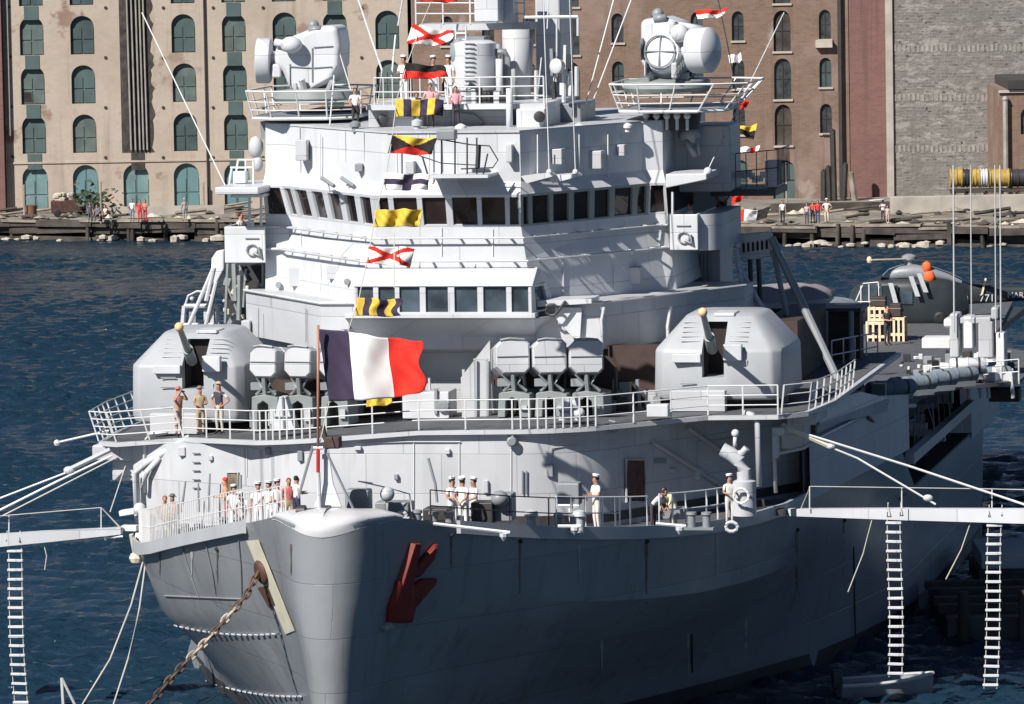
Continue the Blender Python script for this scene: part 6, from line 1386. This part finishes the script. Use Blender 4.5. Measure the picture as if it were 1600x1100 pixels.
raft(1512,572,33, 1.5,.34,'bright white liferaft canister in front of the antenna poles', -80, 'white'); raft(1553,585,35, 1.5,.32,'grey liferaft canister at the right edge below the antenna poles', -60)
# antenna poles and the after gun mount
for x, yb, r_ in ((1491,520,.036),(1518,500,.026),(1556,520,.026),(1564,520,.032)):
    beam('whip_antenna', [((x,yb,36),(x-1.5,258,36))], r_, 'canvas')
for x0,y0,x1,y1,m,b_ in ((1483,490,1499,560,'ship',.1),(1505,495,1520,545,'rail',.05),(1528,502,1552,560,'ship',.08),(1548,480,1560,500,'ship',.1),(1474,498,1490,512,'rail',.1),(1500,496,1548,506,'ship',.05),(1556,520,1570,600,'rail',.05),(1440,528,1485,545,'rail',.05)):
    pblock('gun_mount_plating' if m == 'ship' else 'mount_frame', x0,y0,x1,y1, 36.2, 1.2, M[m], bevel=b_)
rg = random.Random(31)
for i in range(80):
    mb = MB(); s_ = rg.uniform(.05,.2); p = SZ(rg.uniform(1400,1580), rg.uniform(560,604), 8.0); p.z = 8.0 + s_*.9; mb.obox(p, (s_, s_, s_*rg.uniform(.5,2)), Matrix.Rotation(rg.uniform(-.7,.7), 3, 'Z')); mb.build('deck_gear', rg.choice([M['rail'],M['rail'],M['mid'],M['dark'],M['white']]), ship, bevel=.02, seg=1)
mb = MB(); mb.rail([S(1455,612,34), S(1592,600,34)], h=1.0, rows=2, sp=.7, r=.025); mb.build('railing', M['rail'], ship)
for x in (1512,1530,1542,1580): beam('hanging_gear', [((x,590,33.8),(x+3,622,33.8))], .08, 'rail')
pblock('net_support', 1545,608,1592,628, 36, 1, M['brownd'])
# ------------------------------------------------------------------ crates on the flight deck
def crate(label, px0, py0, px1, py1, v, boxes=()):
    a, b = S(px0,py1,v), S(px1,py0,v); w, h = b.x-a.x, b.z-a.z; root = empty('slatted_crate', W((a.x, v, a.z)), label, 'crate', 'cream slatted crates on the flight deck', rotz=-THETA); mb = MB(); t = .06; d = 1.0
    for y in (0, d):
        for k in range(3): mb.box((0,y,h*k/2-(.0 if k == 0 else t*2)),(w,y+t,h*k/2+(t*2 if k == 0 else 0)))
        for k in range(4): x = (w-t*1.6)*k/3; mb.box((x,y-.02,0),(x+t*1.6,y-.004,h))
    for z in (0, h-t): mb.box((0,t,z),(t,d,z+t)); mb.box((w-t,t,z),(w,d,z+t))
    mb.build('frame', M['cream'], root)
    mb = MB(); mb.box((.12,.15,.05),(w-.12,d-.1,h-.12)); mb.build('contents', M['dark'], root)
crate('cream slatted crate, lower left of the pile beside the helicopter', 1353,503,1386,545, 52); crate('cream slatted crate, lower right of the pile beside the helicopter', 1388,496,1413,545, 52)
crate('small cream crate stacked on top of the pile beside the helicopter', 1356,480,1385,502, 52.1)
for i, (x0,y0,x1,y1,lb) in enumerate(((1360,464,1383,479,'dark box resting on the topmost cream crate'),(1390,475,1407,495,'dark box resting on the right-hand cream crate'))):
    a, b = S(x0,y1,52.3), S(x1,y0,52.3); root = empty('equipment_box', W((a.x,52.3,a.z)), lb, 'box', rotz=-THETA); mb = MB(); mb.box((0,0,0),(b.x-a.x,.7,b.z-a.z)); mb.build('case', M['brownd'], root, bevel=.03); mb = MB(); mb.box((-.01,-.012,(b.z-a.z)*.62),(b.x-a.x+.01,.71,(b.z-a.z)*.68)); mb.build('lid_band', M['mid'], root)
# ------------------------------------------------------------------ helicopter
HV = 62.0
hb = S(1425,512,HV); HS = (S(1525,512,HV).x - hb.x)/100*1.05     # metres per pixel at the helicopter
heli = empty('helicopter', W((hb.x, HV, 8.0)), 'dark grey-green naval helicopter parked on the flight deck with orange engine covers', 'helicopter', rotz=-THETA+R(4))
hz0 = hb.z - 8.0
def H(px, py, y=0): return Vector(((px-1425)*HS, y, (512-py)*HS + hz0))
def hloft(name, st, m, parent=heli, n=16, sm=True):     # stations: px, ytop, ybottom, halfwidth
    rings = []
    for px, yt, yb, hw in st:
        a, b = H(px, yt), H(px, yb); c = (a.z+b.z)/2; h = (a.z-b.z)/2; ring = []
        for j in range(n):
            q = j*2*math.pi/n; cx, sz = math.cos(q), math.sin(q); e = .6
            ring.append(Vector((a.x, math.copysign(abs(cx)**e, cx)*hw, c + math.copysign(abs(sz)**e, sz)*h)))
        rings.append(ring)
    mb = MB(); mb.loft(rings); return mb.build(name, m, parent, smooth=sm, autosm=50)
fus = hloft('fuselage', [(1331,470,490,.25),(1336,455,503,.6),(1346,447,510,.85),(1362,440,512,1.0),(1380,434,513,1.05),(1440,432,513,1.05),(1475,436,512,1.0),(1492,440,505,.75),(1510,446,490,.45)], M['heli'])
hloft('tail_boom', [(1500,446,478,.42),(1560,450,475,.32),(1640,452,470,.24),(1690,452,466,.2)], M['heli'])
hloft('engine_housing', [(1383,432,440,.5),(1392,424,440,.7),(1408,419,440,.8),(1430,417,440,.8),(1455,421,440,.75),(1480,430,442,.6),(1500,440,450,.4)], M['mid'])
for px0, py0, r_, nm in ((1449,420,.26,0),(1452,435,.32,1)):
    mb = MB(); mb.ball(H(px0,py0,-.72), r_*.9, 8, 1.0, .5, 1.15); mb.build('engine_cover', M['orange'], heli, smooth=True)
def hpane(name, pts, m, y): mb = MB(); mb.prism([H(px,py,y) for px, py in pts], (0,.06,0)); return mb.build(name, m, heli)
hpane('window', [(1342,470),(1352,446),(1376,444),(1376,470)], M['glassb'], -1.09); hpane('window', [(1334,486),(1340,470),(1352,474),(1352,494)], M['glassb'], -.98); hpane('window', [(1412,455),(1428,455),(1428,474),(1412,474)], M['glassb'], -1.1)
hpane('door', [(1384,446),(1407,446),(1407,508),(1384,508)], M['heli'], -1.12)
hpane('window', [(1380,444),(1383,444),(1383,470),(1380,470)], M['glassb'], -1.1)
for segs in (((1352,494),(1352,446)),((1364,508),(1364,444)),((1342,470),(1378,470)),((1344,470),(1355,445)),((1355,443),(1378,441)),((1378,441),(1380,505)),((1338,500),(1344,470))):
    mb = MB(); mb.tube([H(*segs[0],-1.1), H(*segs[1],-1.1)], .03, 5); mb.build('cockpit_frame', M['rail'], heli)
for a, b in (((1396,442),(1404,474)),((1426,432),(1436,462)),((1438,428),(1448,456))):
    mb = MB(); mb.prism([H(a[0]-3,a[1],-1.35), H(a[0]+4,a[1],-1.35), H(b[0]+4,b[1],-1.35), H(b[0]-3,b[1],-1.35)], (0,.05,0)); mb.build('rotor_blade_tip', M['canvas'], heli)
mb = MB(); mb.lathe(H(1422,422), (0,0,1), [(0,.25),(.25,.2),(.35,.34),(.5,.34),(.6,.15)], 12); hub = mb.build('rotor_hub', M['mid'], heli, smooth=True, autosm=40)
for a, b, r_ in (((1418,409,-.2),(1366,407,-1.5),.07),((1420,409,.2),(1482,403,1.4),.06),((1424,409,0),(1690,402,.8),.06),((1424,410,-.2),(1560,414,-2.2),.06)):
    mb = MB(); A, B = H(*a), H(*b); d = (B-A).normalized(); sd = d.cross(Vector((0,0,1))).normalized(); mb.loft([[A+sd*.1+Vector((0,0,.02)), A-sd*.1+Vector((0,0,.02)), A-sd*.1-Vector((0,0,.02)), A+sd*.1-Vector((0,0,.02))], [B+sd*.2+Vector((0,0,.02)), B-sd*.2+Vector((0,0,.02)), B-sd*.2-Vector((0,0,.02)), B+sd*.2-Vector((0,0,.02))]]); mb.build('rotor_blade', M['cream'] if r_ == .07 else M['dark'], hub)
    if r_ == .07: mb = MB(); mb.ball(B, .13, 8, 1, 1, 1.3); mb.build('blade_sock', M['cream'], hub)
for px in (1352, 1468):
    for sy in (-1, 1):
        mb = MB(); mb.tube([H(px,508,sy*.7), Vector((H(px,512).x, sy*1.0, .25))], .06, 6); g = mb.build('undercarriage_leg', M['mid'], heli); mb = MB(); mb.lathe(Vector((H(px,512).x, sy*1.0-.1, .27)), (0,1,0), [(0,.16),(.03,.27),(.17,.27),(.2,.16)], 14); mb.build('wheel', M['black'], g)
wt = M['white']
for body, px, py, sz, y in (('0',1505,468,.52,-.47),('771',1537,468,.46,-.40),('MARINE',1588,464,.36,-.34)):
    p = H(px,py,y); text_mesh('marking', body, sz, wt, heli, Matrix.Translation(p) @ Matrix.Rotation(R(90), 4, 'X'))
mb = MB(); mb.prism([H(1528,462,-.5), H(1531,462,-.5), H(1537,438,-.5), H(1534,438,-.5)], (0,.04,0)); mb.build('warning_arrow', M['cream'], heli)
# ------------------------------------------------------------------ small boat, pontoons, far-side bits
def launch(px, py, L_, yaw, label):
    p = ground(px, py, 0); root = empty('work_boat', (p.x,p.y,.0), label, 'boat', rotz=R(yaw)); rings = []; rin = []
    for i in range(13):
        t = i/12; w = .85*(1-max(0,(t-.35)/.65)**2.2); x = (t-.5)*L_; sh = .5+.22*t*t
        rings.append([Vector((x,-w,sh)), Vector((x,-w*.8,.05)), Vector((x,0,-.2)), Vector((x,w*.8,.05)), Vector((x,w,sh))]); rin.append([Vector((x,-w*.9,sh-.02)), Vector((x,-w*.7,.2)), Vector((x,0,.12)), Vector((x,w*.7,.2)), Vector((x,w*.9,sh-.02))])
    mb = MB(); mb.loft(rings, closed=False); mb.loft(rin, closed=False); mb.quad(*rings[0]); mb.build('hull', M['mid'], root, smooth=True, autosm=40)
    mb = MB(); mb.tube([r[0] for r in rings]+[r[4] for r in rings[::-1]], .07, 6); mb.build('gunwale', M['canvas'], root)
    for x in (-.25,.15): mb = MB(); mb.box((x*L_-.14,-.72,.34),(x*L_+.14,.72,.39)); mb.build('thwart', M['plank'], root)
    mb = MB(); mb.box((-L_*.5-.2,-.2,.3),(-L_*.5+.15,.2,.95)); mb.build('outboard_motor', M['dark'], root, bevel=.06)
launch(1384, 1086, 3.4, 8, 'small grey open boat floating under the right-hand rope ladder')
a, b = ground(1478, 1000, 0), ground(1680, 1000, 0)
pt = empty('pontoon', ((a.x+b.x)/2, a.y+4, 0), 'dark floating timber pontoon moored beyond the hull at right', 'pontoon'); hw = (b.x-a.x)/2
mb = MB(); mb.box((-hw,-4.5,-.5),(hw,4.5,.9)); mb.build('float', M['dark'], pt, bevel=.05)
for y in (-3.2,-1,1.5,3.6): mb = MB(); mb.box((-hw-.2,y,.905),(hw+.2,y+.5,1.2)); mb.build('deck_beam', M['timber'], pt)
for x in (-hw+.6, hw*.2): mb = MB(); mb.tube([(x,-4.7,-.6),(x,-4.7,1.9)], .2, 8); mb.build('fender_pile', M['timber'], pt)
a, b = ground(1530, 918, 0), ground(1720, 918, 0)
bg = empty('barge', ((a.x+b.x)/2, a.y+2.5, 0), 'low pale-topped barge floating behind the dark pontoon', 'barge'); hw = (b.x-a.x)/2
mb = MB(); mb.box((-hw,-2.5,-.4),(hw,2.5,.7)); mb.build('hull', M['dark'], bg); mb = MB(); mb.box((-hw+.1,-2.4,.705),(hw-.1,2.4,1.35)); mb.build('deckhouse', M['canvas'], bg, bevel=.05); mb = MB(); mb.box((hw*.0,-2.44,.85),(hw*.12,-2.41,1.2)); mb.build('window', M['glass'], bg)
a = ground(100, 1108, 0); mb = MB(); mb.tube([(a.x,a.y,-.3),(a.x-.05,a.y,1.1)], .06, 6); mb.tube([(a.x-.05,a.y,1.1),(a.x+.5,a.y,-.1)], .05, 6); o = mb.build('spar_buoy', M['canvas']); tag(o, 'pale spar standing out of the water at the lower left', 'spar')

# ------------------------------------------------------------------ people
PMAT = {}
def pm(c, nm='cloth'):
    k = (nm,) + tuple(c)
    if k not in PMAT: PMAT[k] = mat(nm, c, .8 if nm == 'cloth' else .5, var=.06, scale=6, spec=.3)
    return PMAT[k]
SKIN = (.40,.21,.145)
def pose_joints(pose):
    J = dict(pelvis=(0,0,.94), waist=(0,0,1.10), chest=(0,.01,1.30), neck=(0,0,1.47), jaw=(0,.035,1.575), head=(0,.015,1.66), crown=(0,0,1.73), nose=(0,.125,1.625))
    for s_, k in ((1,'R'),(-1,'L')):
        J.update({'sh'+k:(s_*.185,0,1.405), 'el'+k:(s_*.235,-.03,1.13), 'wr'+k:(s_*.235,.06,.90), 'hip'+k:(s_*.095,0,.89), 'kn'+k:(s_*.105,.025,.49), 'an'+k:(s_*.105,-.02,.085), 'toe'+k:(s_*.12,.15,.04)})
    def arm(k, el, wr): J['el'+k] = el; J['wr'+k] = wr
    if pose == 'rail': arm('R',(.27,.10,1.16),(.20,.36,1.06)); arm('L',(-.27,.10,1.16),(-.18,.37,1.06))
    if pose == 'binoculars': arm('R',(.30,.16,1.30),(.07,.20,1.60)); arm('L',(-.30,.16,1.30),(-.07,.20,1.60))
    if pose == 'hips': arm('R',(.38,-.08,1.16),(.19,.04,1.0)); arm('L',(-.38,-.08,1.16),(-.19,.04,1.0))
    if pose == 'hold': arm('R',(.24,.04,1.14),(.12,.30,1.12)); arm('L',(-.24,.04,1.14),(-.10,.32,1.15))
    if pose == 'behind': arm('R',(.25,-.14,1.15),(.06,-.20,.98)); arm('L',(-.25,-.14,1.15),(-.05,-.21,.99))
    if pose == 'walk': J.update(knR=(.1,.2,.5), anR=(.1,.22,.09), toeR=(.1,.38,.06), knL=(-.1,-.02,.5), anL=(-.1,-.28,.13), toeL=(-.11,-.14,.04)); arm('R',(.24,-.12,1.14),(.24,-.05,.92)); arm('L',(-.24,.08,1.14),(-.23,.24,.95))
    if pose == 'carry': arm('R',(.26,.0,1.2),(.2,.22,1.42)); 
    if pose == 'bend':
        for k, (y, z) in dict(waist=(.10,1.06), chest=(.28,1.20), neck=(.42,1.30), jaw=(.51,1.36), head=(.52,1.44), crown=(.53,1.52), nose=(.62,1.37)).items(): J[k] = (0,y,z)
        J['shR'] = (.18,.37,1.25); J['shL'] = (-.18,.37,1.25); arm('R',(.22,.46,1.0),(.14,.56,.80)); arm('L',(-.22,.46,1.0),(-.14,.56,.82))
    if pose == 'sit':
        dz = -.48
        for k in ('pelvis','waist','chest','neck','jaw','head','crown','nose','shR','shL'): J[k] = (J[k][0], J[k][1], J[k][2]+dz)
        for s_, k in ((1,'R'),(-1,'L')): J.update({'hip'+k:(s_*.1,.02,.43), 'kn'+k:(s_*.13,.44,.47), 'an'+k:(s_*.12,.42,.085), 'toe'+k:(s_*.13,.58,.04)}); arm(k,(s_*.25,.08,.72),(s_*.14,.32,.54))
    for s_, k in ((1,'R'),(-1,'L')):
        e, w = Vector(J['el'+k]), Vector(J['wr'+k]); d = (w-e).normalized(); sd = Vector((-s_*.6, .8, 0)); sd = (sd - d*sd.dot(d)).normalized(); cu = d.cross(sd)*s_
        p = w + d*.075; J['pa'+k] = tuple(p)
        for i, (o_, l) in enumerate(((-.030,.070),(-.010,.082),(.010,.076),(.029,.058))):
            a = w + d*.095 + sd*o_; J[f'f{i}{k}'] = tuple(a + d*l*.5 + cu*.008); J[f'g{i}{k}'] = tuple(a + d*l*.88 + cu*.032)
        J['t0'+k] = tuple(w + d*.035 - sd*.045); J['t1'+k] = tuple(w + d*.085 - sd*.058 + cu*.02)
    return J
RAD = dict(pelvis=(.155,.11), waist=(.14,.105), chest=(.165,.115), neck=(.058,.06), jaw=(.066,.075), head=(.080,.098), crown=(.052,.062), nose=(.014,.014), sh=(.066,.066), el=(.046,.046), wr=(.029,.029), hip=(.092,.092), kn=(.060,.060), an=(.043,.043), toe=(.036,.036), pa=(.034,.022), f=(.0095,.0095), g=(.008,.008), t=(.011,.011))
EDG = [('pelvis','waist'),('waist','chest'),('chest','neck'),('neck','jaw'),('jaw','head'),('head','crown'),('jaw','nose')]
for k in 'RL': EDG += [('chest','sh'+k),('sh'+k,'el'+k),('el'+k,'wr'+k),('wr'+k,'pa'+k),('pelvis','hip'+k),('hip'+k,'kn'+k),('kn'+k,'an'+k),('an'+k,'toe'+k)] + [e for i in range(4) for e in (('pa'+k,f'f{i}{k}'),(f'f{i}{k}',f'g{i}{k}'))] + [('wr'+k,'t0'+k),('t0'+k,'t1'+k)]
BODY = {}
def body_mesh(pose):
    if pose in BODY: return BODY[pose]
    J = pose_joints(pose); names = list(J); me = bpy.data.meshes.new('body_' + pose); me.from_pydata([J[n] for n in names], [(names.index(a), names.index(b)) for a, b in EDG], [])
    o = bpy.data.objects.new('tmp', me); COL.objects.link(o); sk = o.modifiers.new('skin', 'SKIN'); sk.use_smooth_shade = True
    for i, n in enumerate(names):
        key = n if n in RAD else n[:2] if n[:2] in RAD else n[:3] if n[:3] in RAD else n[0]
        me.skin_vertices[0].data[i].radius = RAD[key]; me.skin_vertices[0].data[i].use_root = (n == 'pelvis')
    sb = o.modifiers.new('sub', 'SUBSURF'); sb.levels = 1; sb.render_levels = 1
    bpy.context.view_layer.update(); ev = bpy.data.meshes.new_from_object(o.evaluated_get(bpy.context.evaluated_depsgraph_get())); bpy.data.objects.remove(o)
    reg = []
    segs = [(a, b, Vector(J[a]), Vector(J[b])) for a, b in EDG]
    for p in ev.polygons:
        c = p.center; best = None
        for a, b, A, B in segs:
            t = max(0, min(1, (c-A).dot(B-A)/max((B-A).length_squared, 1e-9))); r_ = RAD.get(b, RAD.get(b[:2], RAD.get(b[:3], (.02,.02))))[0]; d = (c-(A+(B-A)*t)).length - r_*.5
            if best is None or d < best[0]: best = (d, a, b, t)
        reg.append(best[1:])
    BODY[pose] = (ev, reg, J); return BODY[pose]
def person(label, loc, yaw, pose='stand', shirt=None, trousers=(.04,.04,.05), sleeves='short', shorts=False, hat=None, hair=(.03,.02,.015), skin=SKIN, shoes=(.02,.018,.016), h=1.75, group=None, vest=None):
    ev, reg, J = body_mesh(pose); me = ev.copy(); me.name = 'person'
    me.materials.clear(); shirt_ = shirt or skin
    for m_ in (pm(skin,'skin'), pm(shirt_, 'cloth' if shirt else 'skin'), pm(trousers), pm(shoes), pm(vest or shirt_, 'cloth' if (vest or shirt) else 'skin')): me.materials.append(m_)
    idx = []
    for a, b, t in reg:
        k = a[:2]
        if a in ('neck','jaw','head') or b in ('jaw','nose'): i = 0
        elif b == 'neck': i = 4 if t < .75 else 0
        elif a == 'chest' or a in ('waist',) : i = 4
        elif a == 'pelvis' and b == 'waist': i = 2 if t < .55 else 4
        elif k == 'sh': i = 1 if (sleeves == 'long' or t < .62) else 0
        elif k == 'el': i = 1 if sleeves == 'long' and t < .93 else 0
        elif k in ('wr','pa') or a[0] in 'fgt' and k != 'to': i = 0
        elif a == 'pelvis': i = 2
        elif k == 'hi': i = 2
        elif k == 'kn': i = (0 if shorts else 2) if t < .9 else 3
        elif k == 'an': i = 3
        else: i = 0
        idx.append(i)
    me.polygons.foreach_set('material_index', idx)
    o = bpy.data.objects.new('person', me); COL.objects.link(o); o.location = loc; o.rotation_euler = (0,0,yaw); o.scale = (h/1.78,)*3
    tag(o, label, 'person', group)
    hd = Vector(J['head']); cr = Vector(J['crown']); up = (cr-hd).normalized(); fw = Vector((0,1,0)); c0 = hd + up*.035
    mb = MB()
    if hat == 'cap':
        mb.lathe(c0+up*.03, up, [(-.03,.103),(.03,.106),(.05,.125),(.065,.122),(.085,.08)], 14); mb.build('sailor_cap', pm((.80,.80,.80)), o, smooth=True, autosm=40)
        mb = MB(); mb.lathe(c0+up*.0, up, [(-.01,.1045),(.035,.1065)], 14); mb.build('cap_band', pm((.03,.035,.08)), o)
    elif hat:
        mb.lathe(c0+up*.01, up, [(-.005,.15 if hat != (.6,.05,.03) else .105),(.005,.148 if hat != (.6,.05,.03) else .105),(.012,.105),(.06,.098),(.10,.06)], 14); mb.build('hat', pm(hat), o, smooth=True, autosm=40)
    if hat is None or hat == 'cap':
        m2 = MB(); m2.ball(hd-fw*.022+up*.012, .102, 10, .9, 1, .98); 
        m2.v = [(x, min(y, (hd.y+.045)), z) for x, y, z in m2.v]; m2.build('hair', pm(hair), o, smooth=True)
    for sx in (-1, 1):
        m2 = MB(); m2.ball(Vector(J['jaw'])+Vector((sx*.033,.078 if pose != 'bend' else .085,.055)), .011, 6); m2.build('eye', pm((.02,.02,.02)), o)
    return o
WHT = (.78,.78,.80); KH = (.38,.30,.19); TAN = (.55,.40,.25)
def ship_at(px, py, v): return W(S(px, py, v))
def on_deck(px, v, lift=0): p = S(px, 800, v); p.z = zdeck(v, p.x) - .10 + lift; return W(p)
def on_gun(px, v): p = S(px, 650, v); p.z = gz(p.x) + .02; return W(p)
FC = math.pi - THETA        # facing the camera along the ship's axis
bino = person('shirtless man in red hat looking through binoculars on the gun deck', on_gun(279,-3.2), FC+.9, 'binoculars', None, (.50,.36,.28), hat=(.45,.16,.13), skin=(.46,.24,.17))
mb = MB(); mb.tube([(-.035,.17,1.6),(-.035,.31,1.6)], .03, 8); mb.tube([(.035,.17,1.6),(.035,.31,1.6)], .03, 8); bo = mb.build('binoculars', M['dark']); bo.location = bino.location; bo.rotation_euler = bino.rotation_euler; tag(bo, 'dark binoculars held up by the shirtless man on the gun deck', 'binoculars')
person('man in khaki shirt and trousers with hat beside the left gun turret', on_gun(313,-3.1), FC+.5, 'hold', KH, (.40,.31,.20), hat=(.22,.16,.12), h=1.7)
person('man in pale trousers and dark waistcoat near the left missile launchers', on_gun(343,-3.3), FC-.4, 'hips', (.62,.60,.58), (.50,.47,.42), hat=(.40,.30,.24), vest=(.05,.045,.06), h=1.82)
person('tanned man in open sandy shirt seen behind the left bow rail', on_deck(258,-8.5), FC+.3, 'rail', TAN, (.45,.36,.28), hair=(.25,.1,.05))
person('man in orange neckerchief beside the tanned man at the left bow rail', on_deck(270,-7.6), FC-.3, 'hold', (.50,.30,.18), (.06,.05,.05), hat=(.10,.13,.11))
person('shirtless tanned man in red cap and shorts before the open door', on_deck(353,-6.9,.3), FC-1.2, 'hold', None, (.45,.10,.08), hat=(.6,.05,.03), skin=(.52,.25,.14), shorts=True)
GS = 'sailors in white on the foredeck'
for px, v, yaw, pose, lb in ((404,-13,.2,'stand','sailor in white with cap, left end of the group on the left foredeck'),(421,-13.6,-.5,'rail','sailor in white leaning on the left bow rail beside the group'),(434,-14.6,.7,'hold','tall sailor in white nearest the bow in the left foredeck group'),(386,-12.4,-.2,'bend','sailor in white bending over beside the left bow rail'),(366,-12,.4,'rail','sailor in white behind the rail below the open door')):
    person(lb, on_deck(px, v), FC+yaw, pose, WHT, WHT, hat='cap', group=GS, hair=(.05,.03,.02))
person('person in red and blue striped top near the jackstaff', on_deck(452,-16.5), FC+.4, 'stand', (.45,.12,.13), KH, hair=(.2,.07,.05), h=1.7)
person('person in pale top and dark blue trousers right at the bow', on_deck(464,-18.6), FC+2.4, 'hold', (.62,.60,.56), (.04,.045,.10), h=1.6)
for px, v, yaw, pose, lb in ((707,-13.0,.9,'hold','sailor in white at the left of the trio by the winch'),(723,-13.8,2.8,'behind','sailor in white with his back turned, middle of the trio by the winch'),(741,-12.6,-.8,'rail','sailor in white at the right of the trio by the winch')):
    person(lb, on_deck(px, v), FC+yaw, pose, WHT if px != 741 else (.62,.60,.62), WHT, hat='cap', group=GS, h=1.8)
person('lone sailor in white standing beside the brown door', on_deck(932,-10.2), FC-.9, 'hold', WHT, (.66,.63,.58), hat='cap', group=GS, h=1.88)
person('sailor in dark trousers crouching over gear right of the lone sailor', on_deck(1020,-9.2), FC+1.2, 'bend', (.55,.55,.57), (.06,.05,.06), h=1.6)
person('sailor in pale yellow coat near the right bow rail', on_deck(1052,-8.2), FC-.5, 'bend', (.62,.58,.36), (.50,.48,.36), sleeves='long', h=1.65)
person('sailor in white beside the big goose-neck vent', on_deck(1140,-6.4), FC+.6, 'hold', (.62,.62,.60), (.58,.57,.55), hat='cap', h=1.7)
pz = S(680,166,3.0); 
for px, v, pose, lb, sh in ((678,3.0,'rail','sailor in white cap and dark jacket at the mast deck rail',(.10,.09,.10)),(702,3.1,'stand','sailor all in white standing next to the white mast column',WHT),(632,3.6,'hold','sailor in white beside the thin stay at the mast deck rail',WHT)):
    person(lb, W(Vector((S(px,160,v).x, v, pz.z+.02))), FC+(.3 if px == 678 else -.4), pose, sh, WHT, hat='cap', sleeves='long' if px == 678 else 'short')
for px, v, sh, lb in ((673,2.4,(.70,.35,.38),'person in pink shirt on the bridge roof by the yellow striped flag'),(652,2.2,(.66,.62,.64),'person in white bending on the bridge roof behind the striped flag'),(713,2.4,(.62,.30,.36),'person in rose top on the bridge roof below the painted shadow patch'),(556,2.0,(.74,.72,.72),'person in white on the left of the bridge roof')):
    person(lb, W(Vector((S(px,207,v).x, v, 19.98))), FC+.2, 'bend' if px == 652 else 'rail', sh, (.05,.045,.06), h=1.45 if px != 673 else 1.55)
person('man in white shirt on the left bridge wing', W(Vector((S(376,352,7.5).x, 7.5, S(376,411,7.5).z+.12))), FC+1.2, 'rail', (.74,.72,.72), (.05,.04,.05), h=1.75)
person('man in white on the right bridge wing', W(Vector((S(1078,335,7.8).x, 7.8, S(1078,391,7.8).z+.12))), FC-1.0, 'rail', WHT, (.05,.04,.05), h=1.62)
person('person in white shirt seated by the signal flags below the side balcony', W(S(1130,336,11.5)), FC, 'sit', (.72,.66,.55), (.10,.05,.04), h=1.7)
person('crewman in dark clothes standing beside the cream crates', W(Vector((S(1386,500,50).x, 50, 8.01))), FC+.8, 'hold', (.05,.05,.06), (.05,.05,.06), skin=(.5,.25,.17))
# bystanders on the quay
GQ = 'bystanders on the quay'
def quay(px, py): p = ground(px, py, 1.62); p.z = 1.6; return p
for px, py, yaw, pose, sh, tr, lb, kw in (
  (207,346,2.9,'stand',(.75,.74,.72),(.16,.22,.30),'bystander in white shirt and jeans beside the woman in red',{}),
  (219,347,3.3,'stand',(.55,.05,.07),(.50,.05,.07),'bystander all in dark red next to the white shirt',dict(sleeves='long')),
  (227,347,2.8,'hold',(.62,.22,.14),(.50,.04,.06),'bystander with orange-red top and red trousers, right of the trio',{}),
  (289,345,.4,'stand',(.42,.34,.32),(.30,.33,.34),'bystander in grey by the fourth blue-green door',dict(hat=(.30,.30,.20))),
  (165,345,2.2,'sit',(.70,.55,.52),(.10,.09,.10),'bystander in pale pink seated on the quay edge',{}),
  (141,347,3.1,'stand',(.07,.09,.13),(.08,.10,.14),'bystander in dark blue standing under the scraggy bush',dict(h=1.55)),
  (152,345,2.6,'sit',(.10,.15,.22),(.07,.07,.09),'bystander in blue seated next to the pink shirt',{}),
  (1223,349,3.2,'stand',(.78,.77,.75),(.03,.03,.035),'lone bystander in white shirt and black trousers',{}),
  (1261,350,2.7,'stand',(.42,.35,.38),(.05,.06,.10),'bystander in dusky top left of the red-topped pair',dict(h=1.6)),
  (1270,349,3.4,'hold',(.62,.09,.06),(.10,.17,.26),'bystander in orange-red top and blue jeans',dict(h=1.7)),
  (1278,349,3.0,'stand',(.62,.04,.05),(.05,.07,.13),'bystander in bright red shirt in the small group',{}),
  (1292,349,2.9,'hips',(.68,.63,.56),(.60,.52,.40),'bystander in cream clothes at the right of the small group',dict(h=1.85,hat=(.6,.56,.5))),
  (1380,349,3.3,'carry',(.72,.66,.66),(.06,.045,.05),'bystander carrying a long white board on the shoulder',{}),
  (1387,349,3.0,'stand',(.50,.42,.38),(.45,.37,.33),'small bystander beside the one carrying a white board',dict(h=1.35))):
    person(lb, quay(px, py), yaw, pose, sh, tr, group=GQ, **kw)
q = quay(1380,349); mb = MB(); mb.loft([[Vector((q.x-1.05+t*1.3+0, q.y-.05+w*math.sin(t*3.1)*.3, 3.3+.1*t+e)) for w, e in ((-1,0),(0,.05),(1,0),(0,-.05))] for t in (.03,.2,.4,.6,.8,.97)]); o = mb.build('board', M['white'], smooth=True); tag(o, 'long white board carried on a bystander\'s shoulder on the right quay', 'board')
bpy.context.view_layer.update()
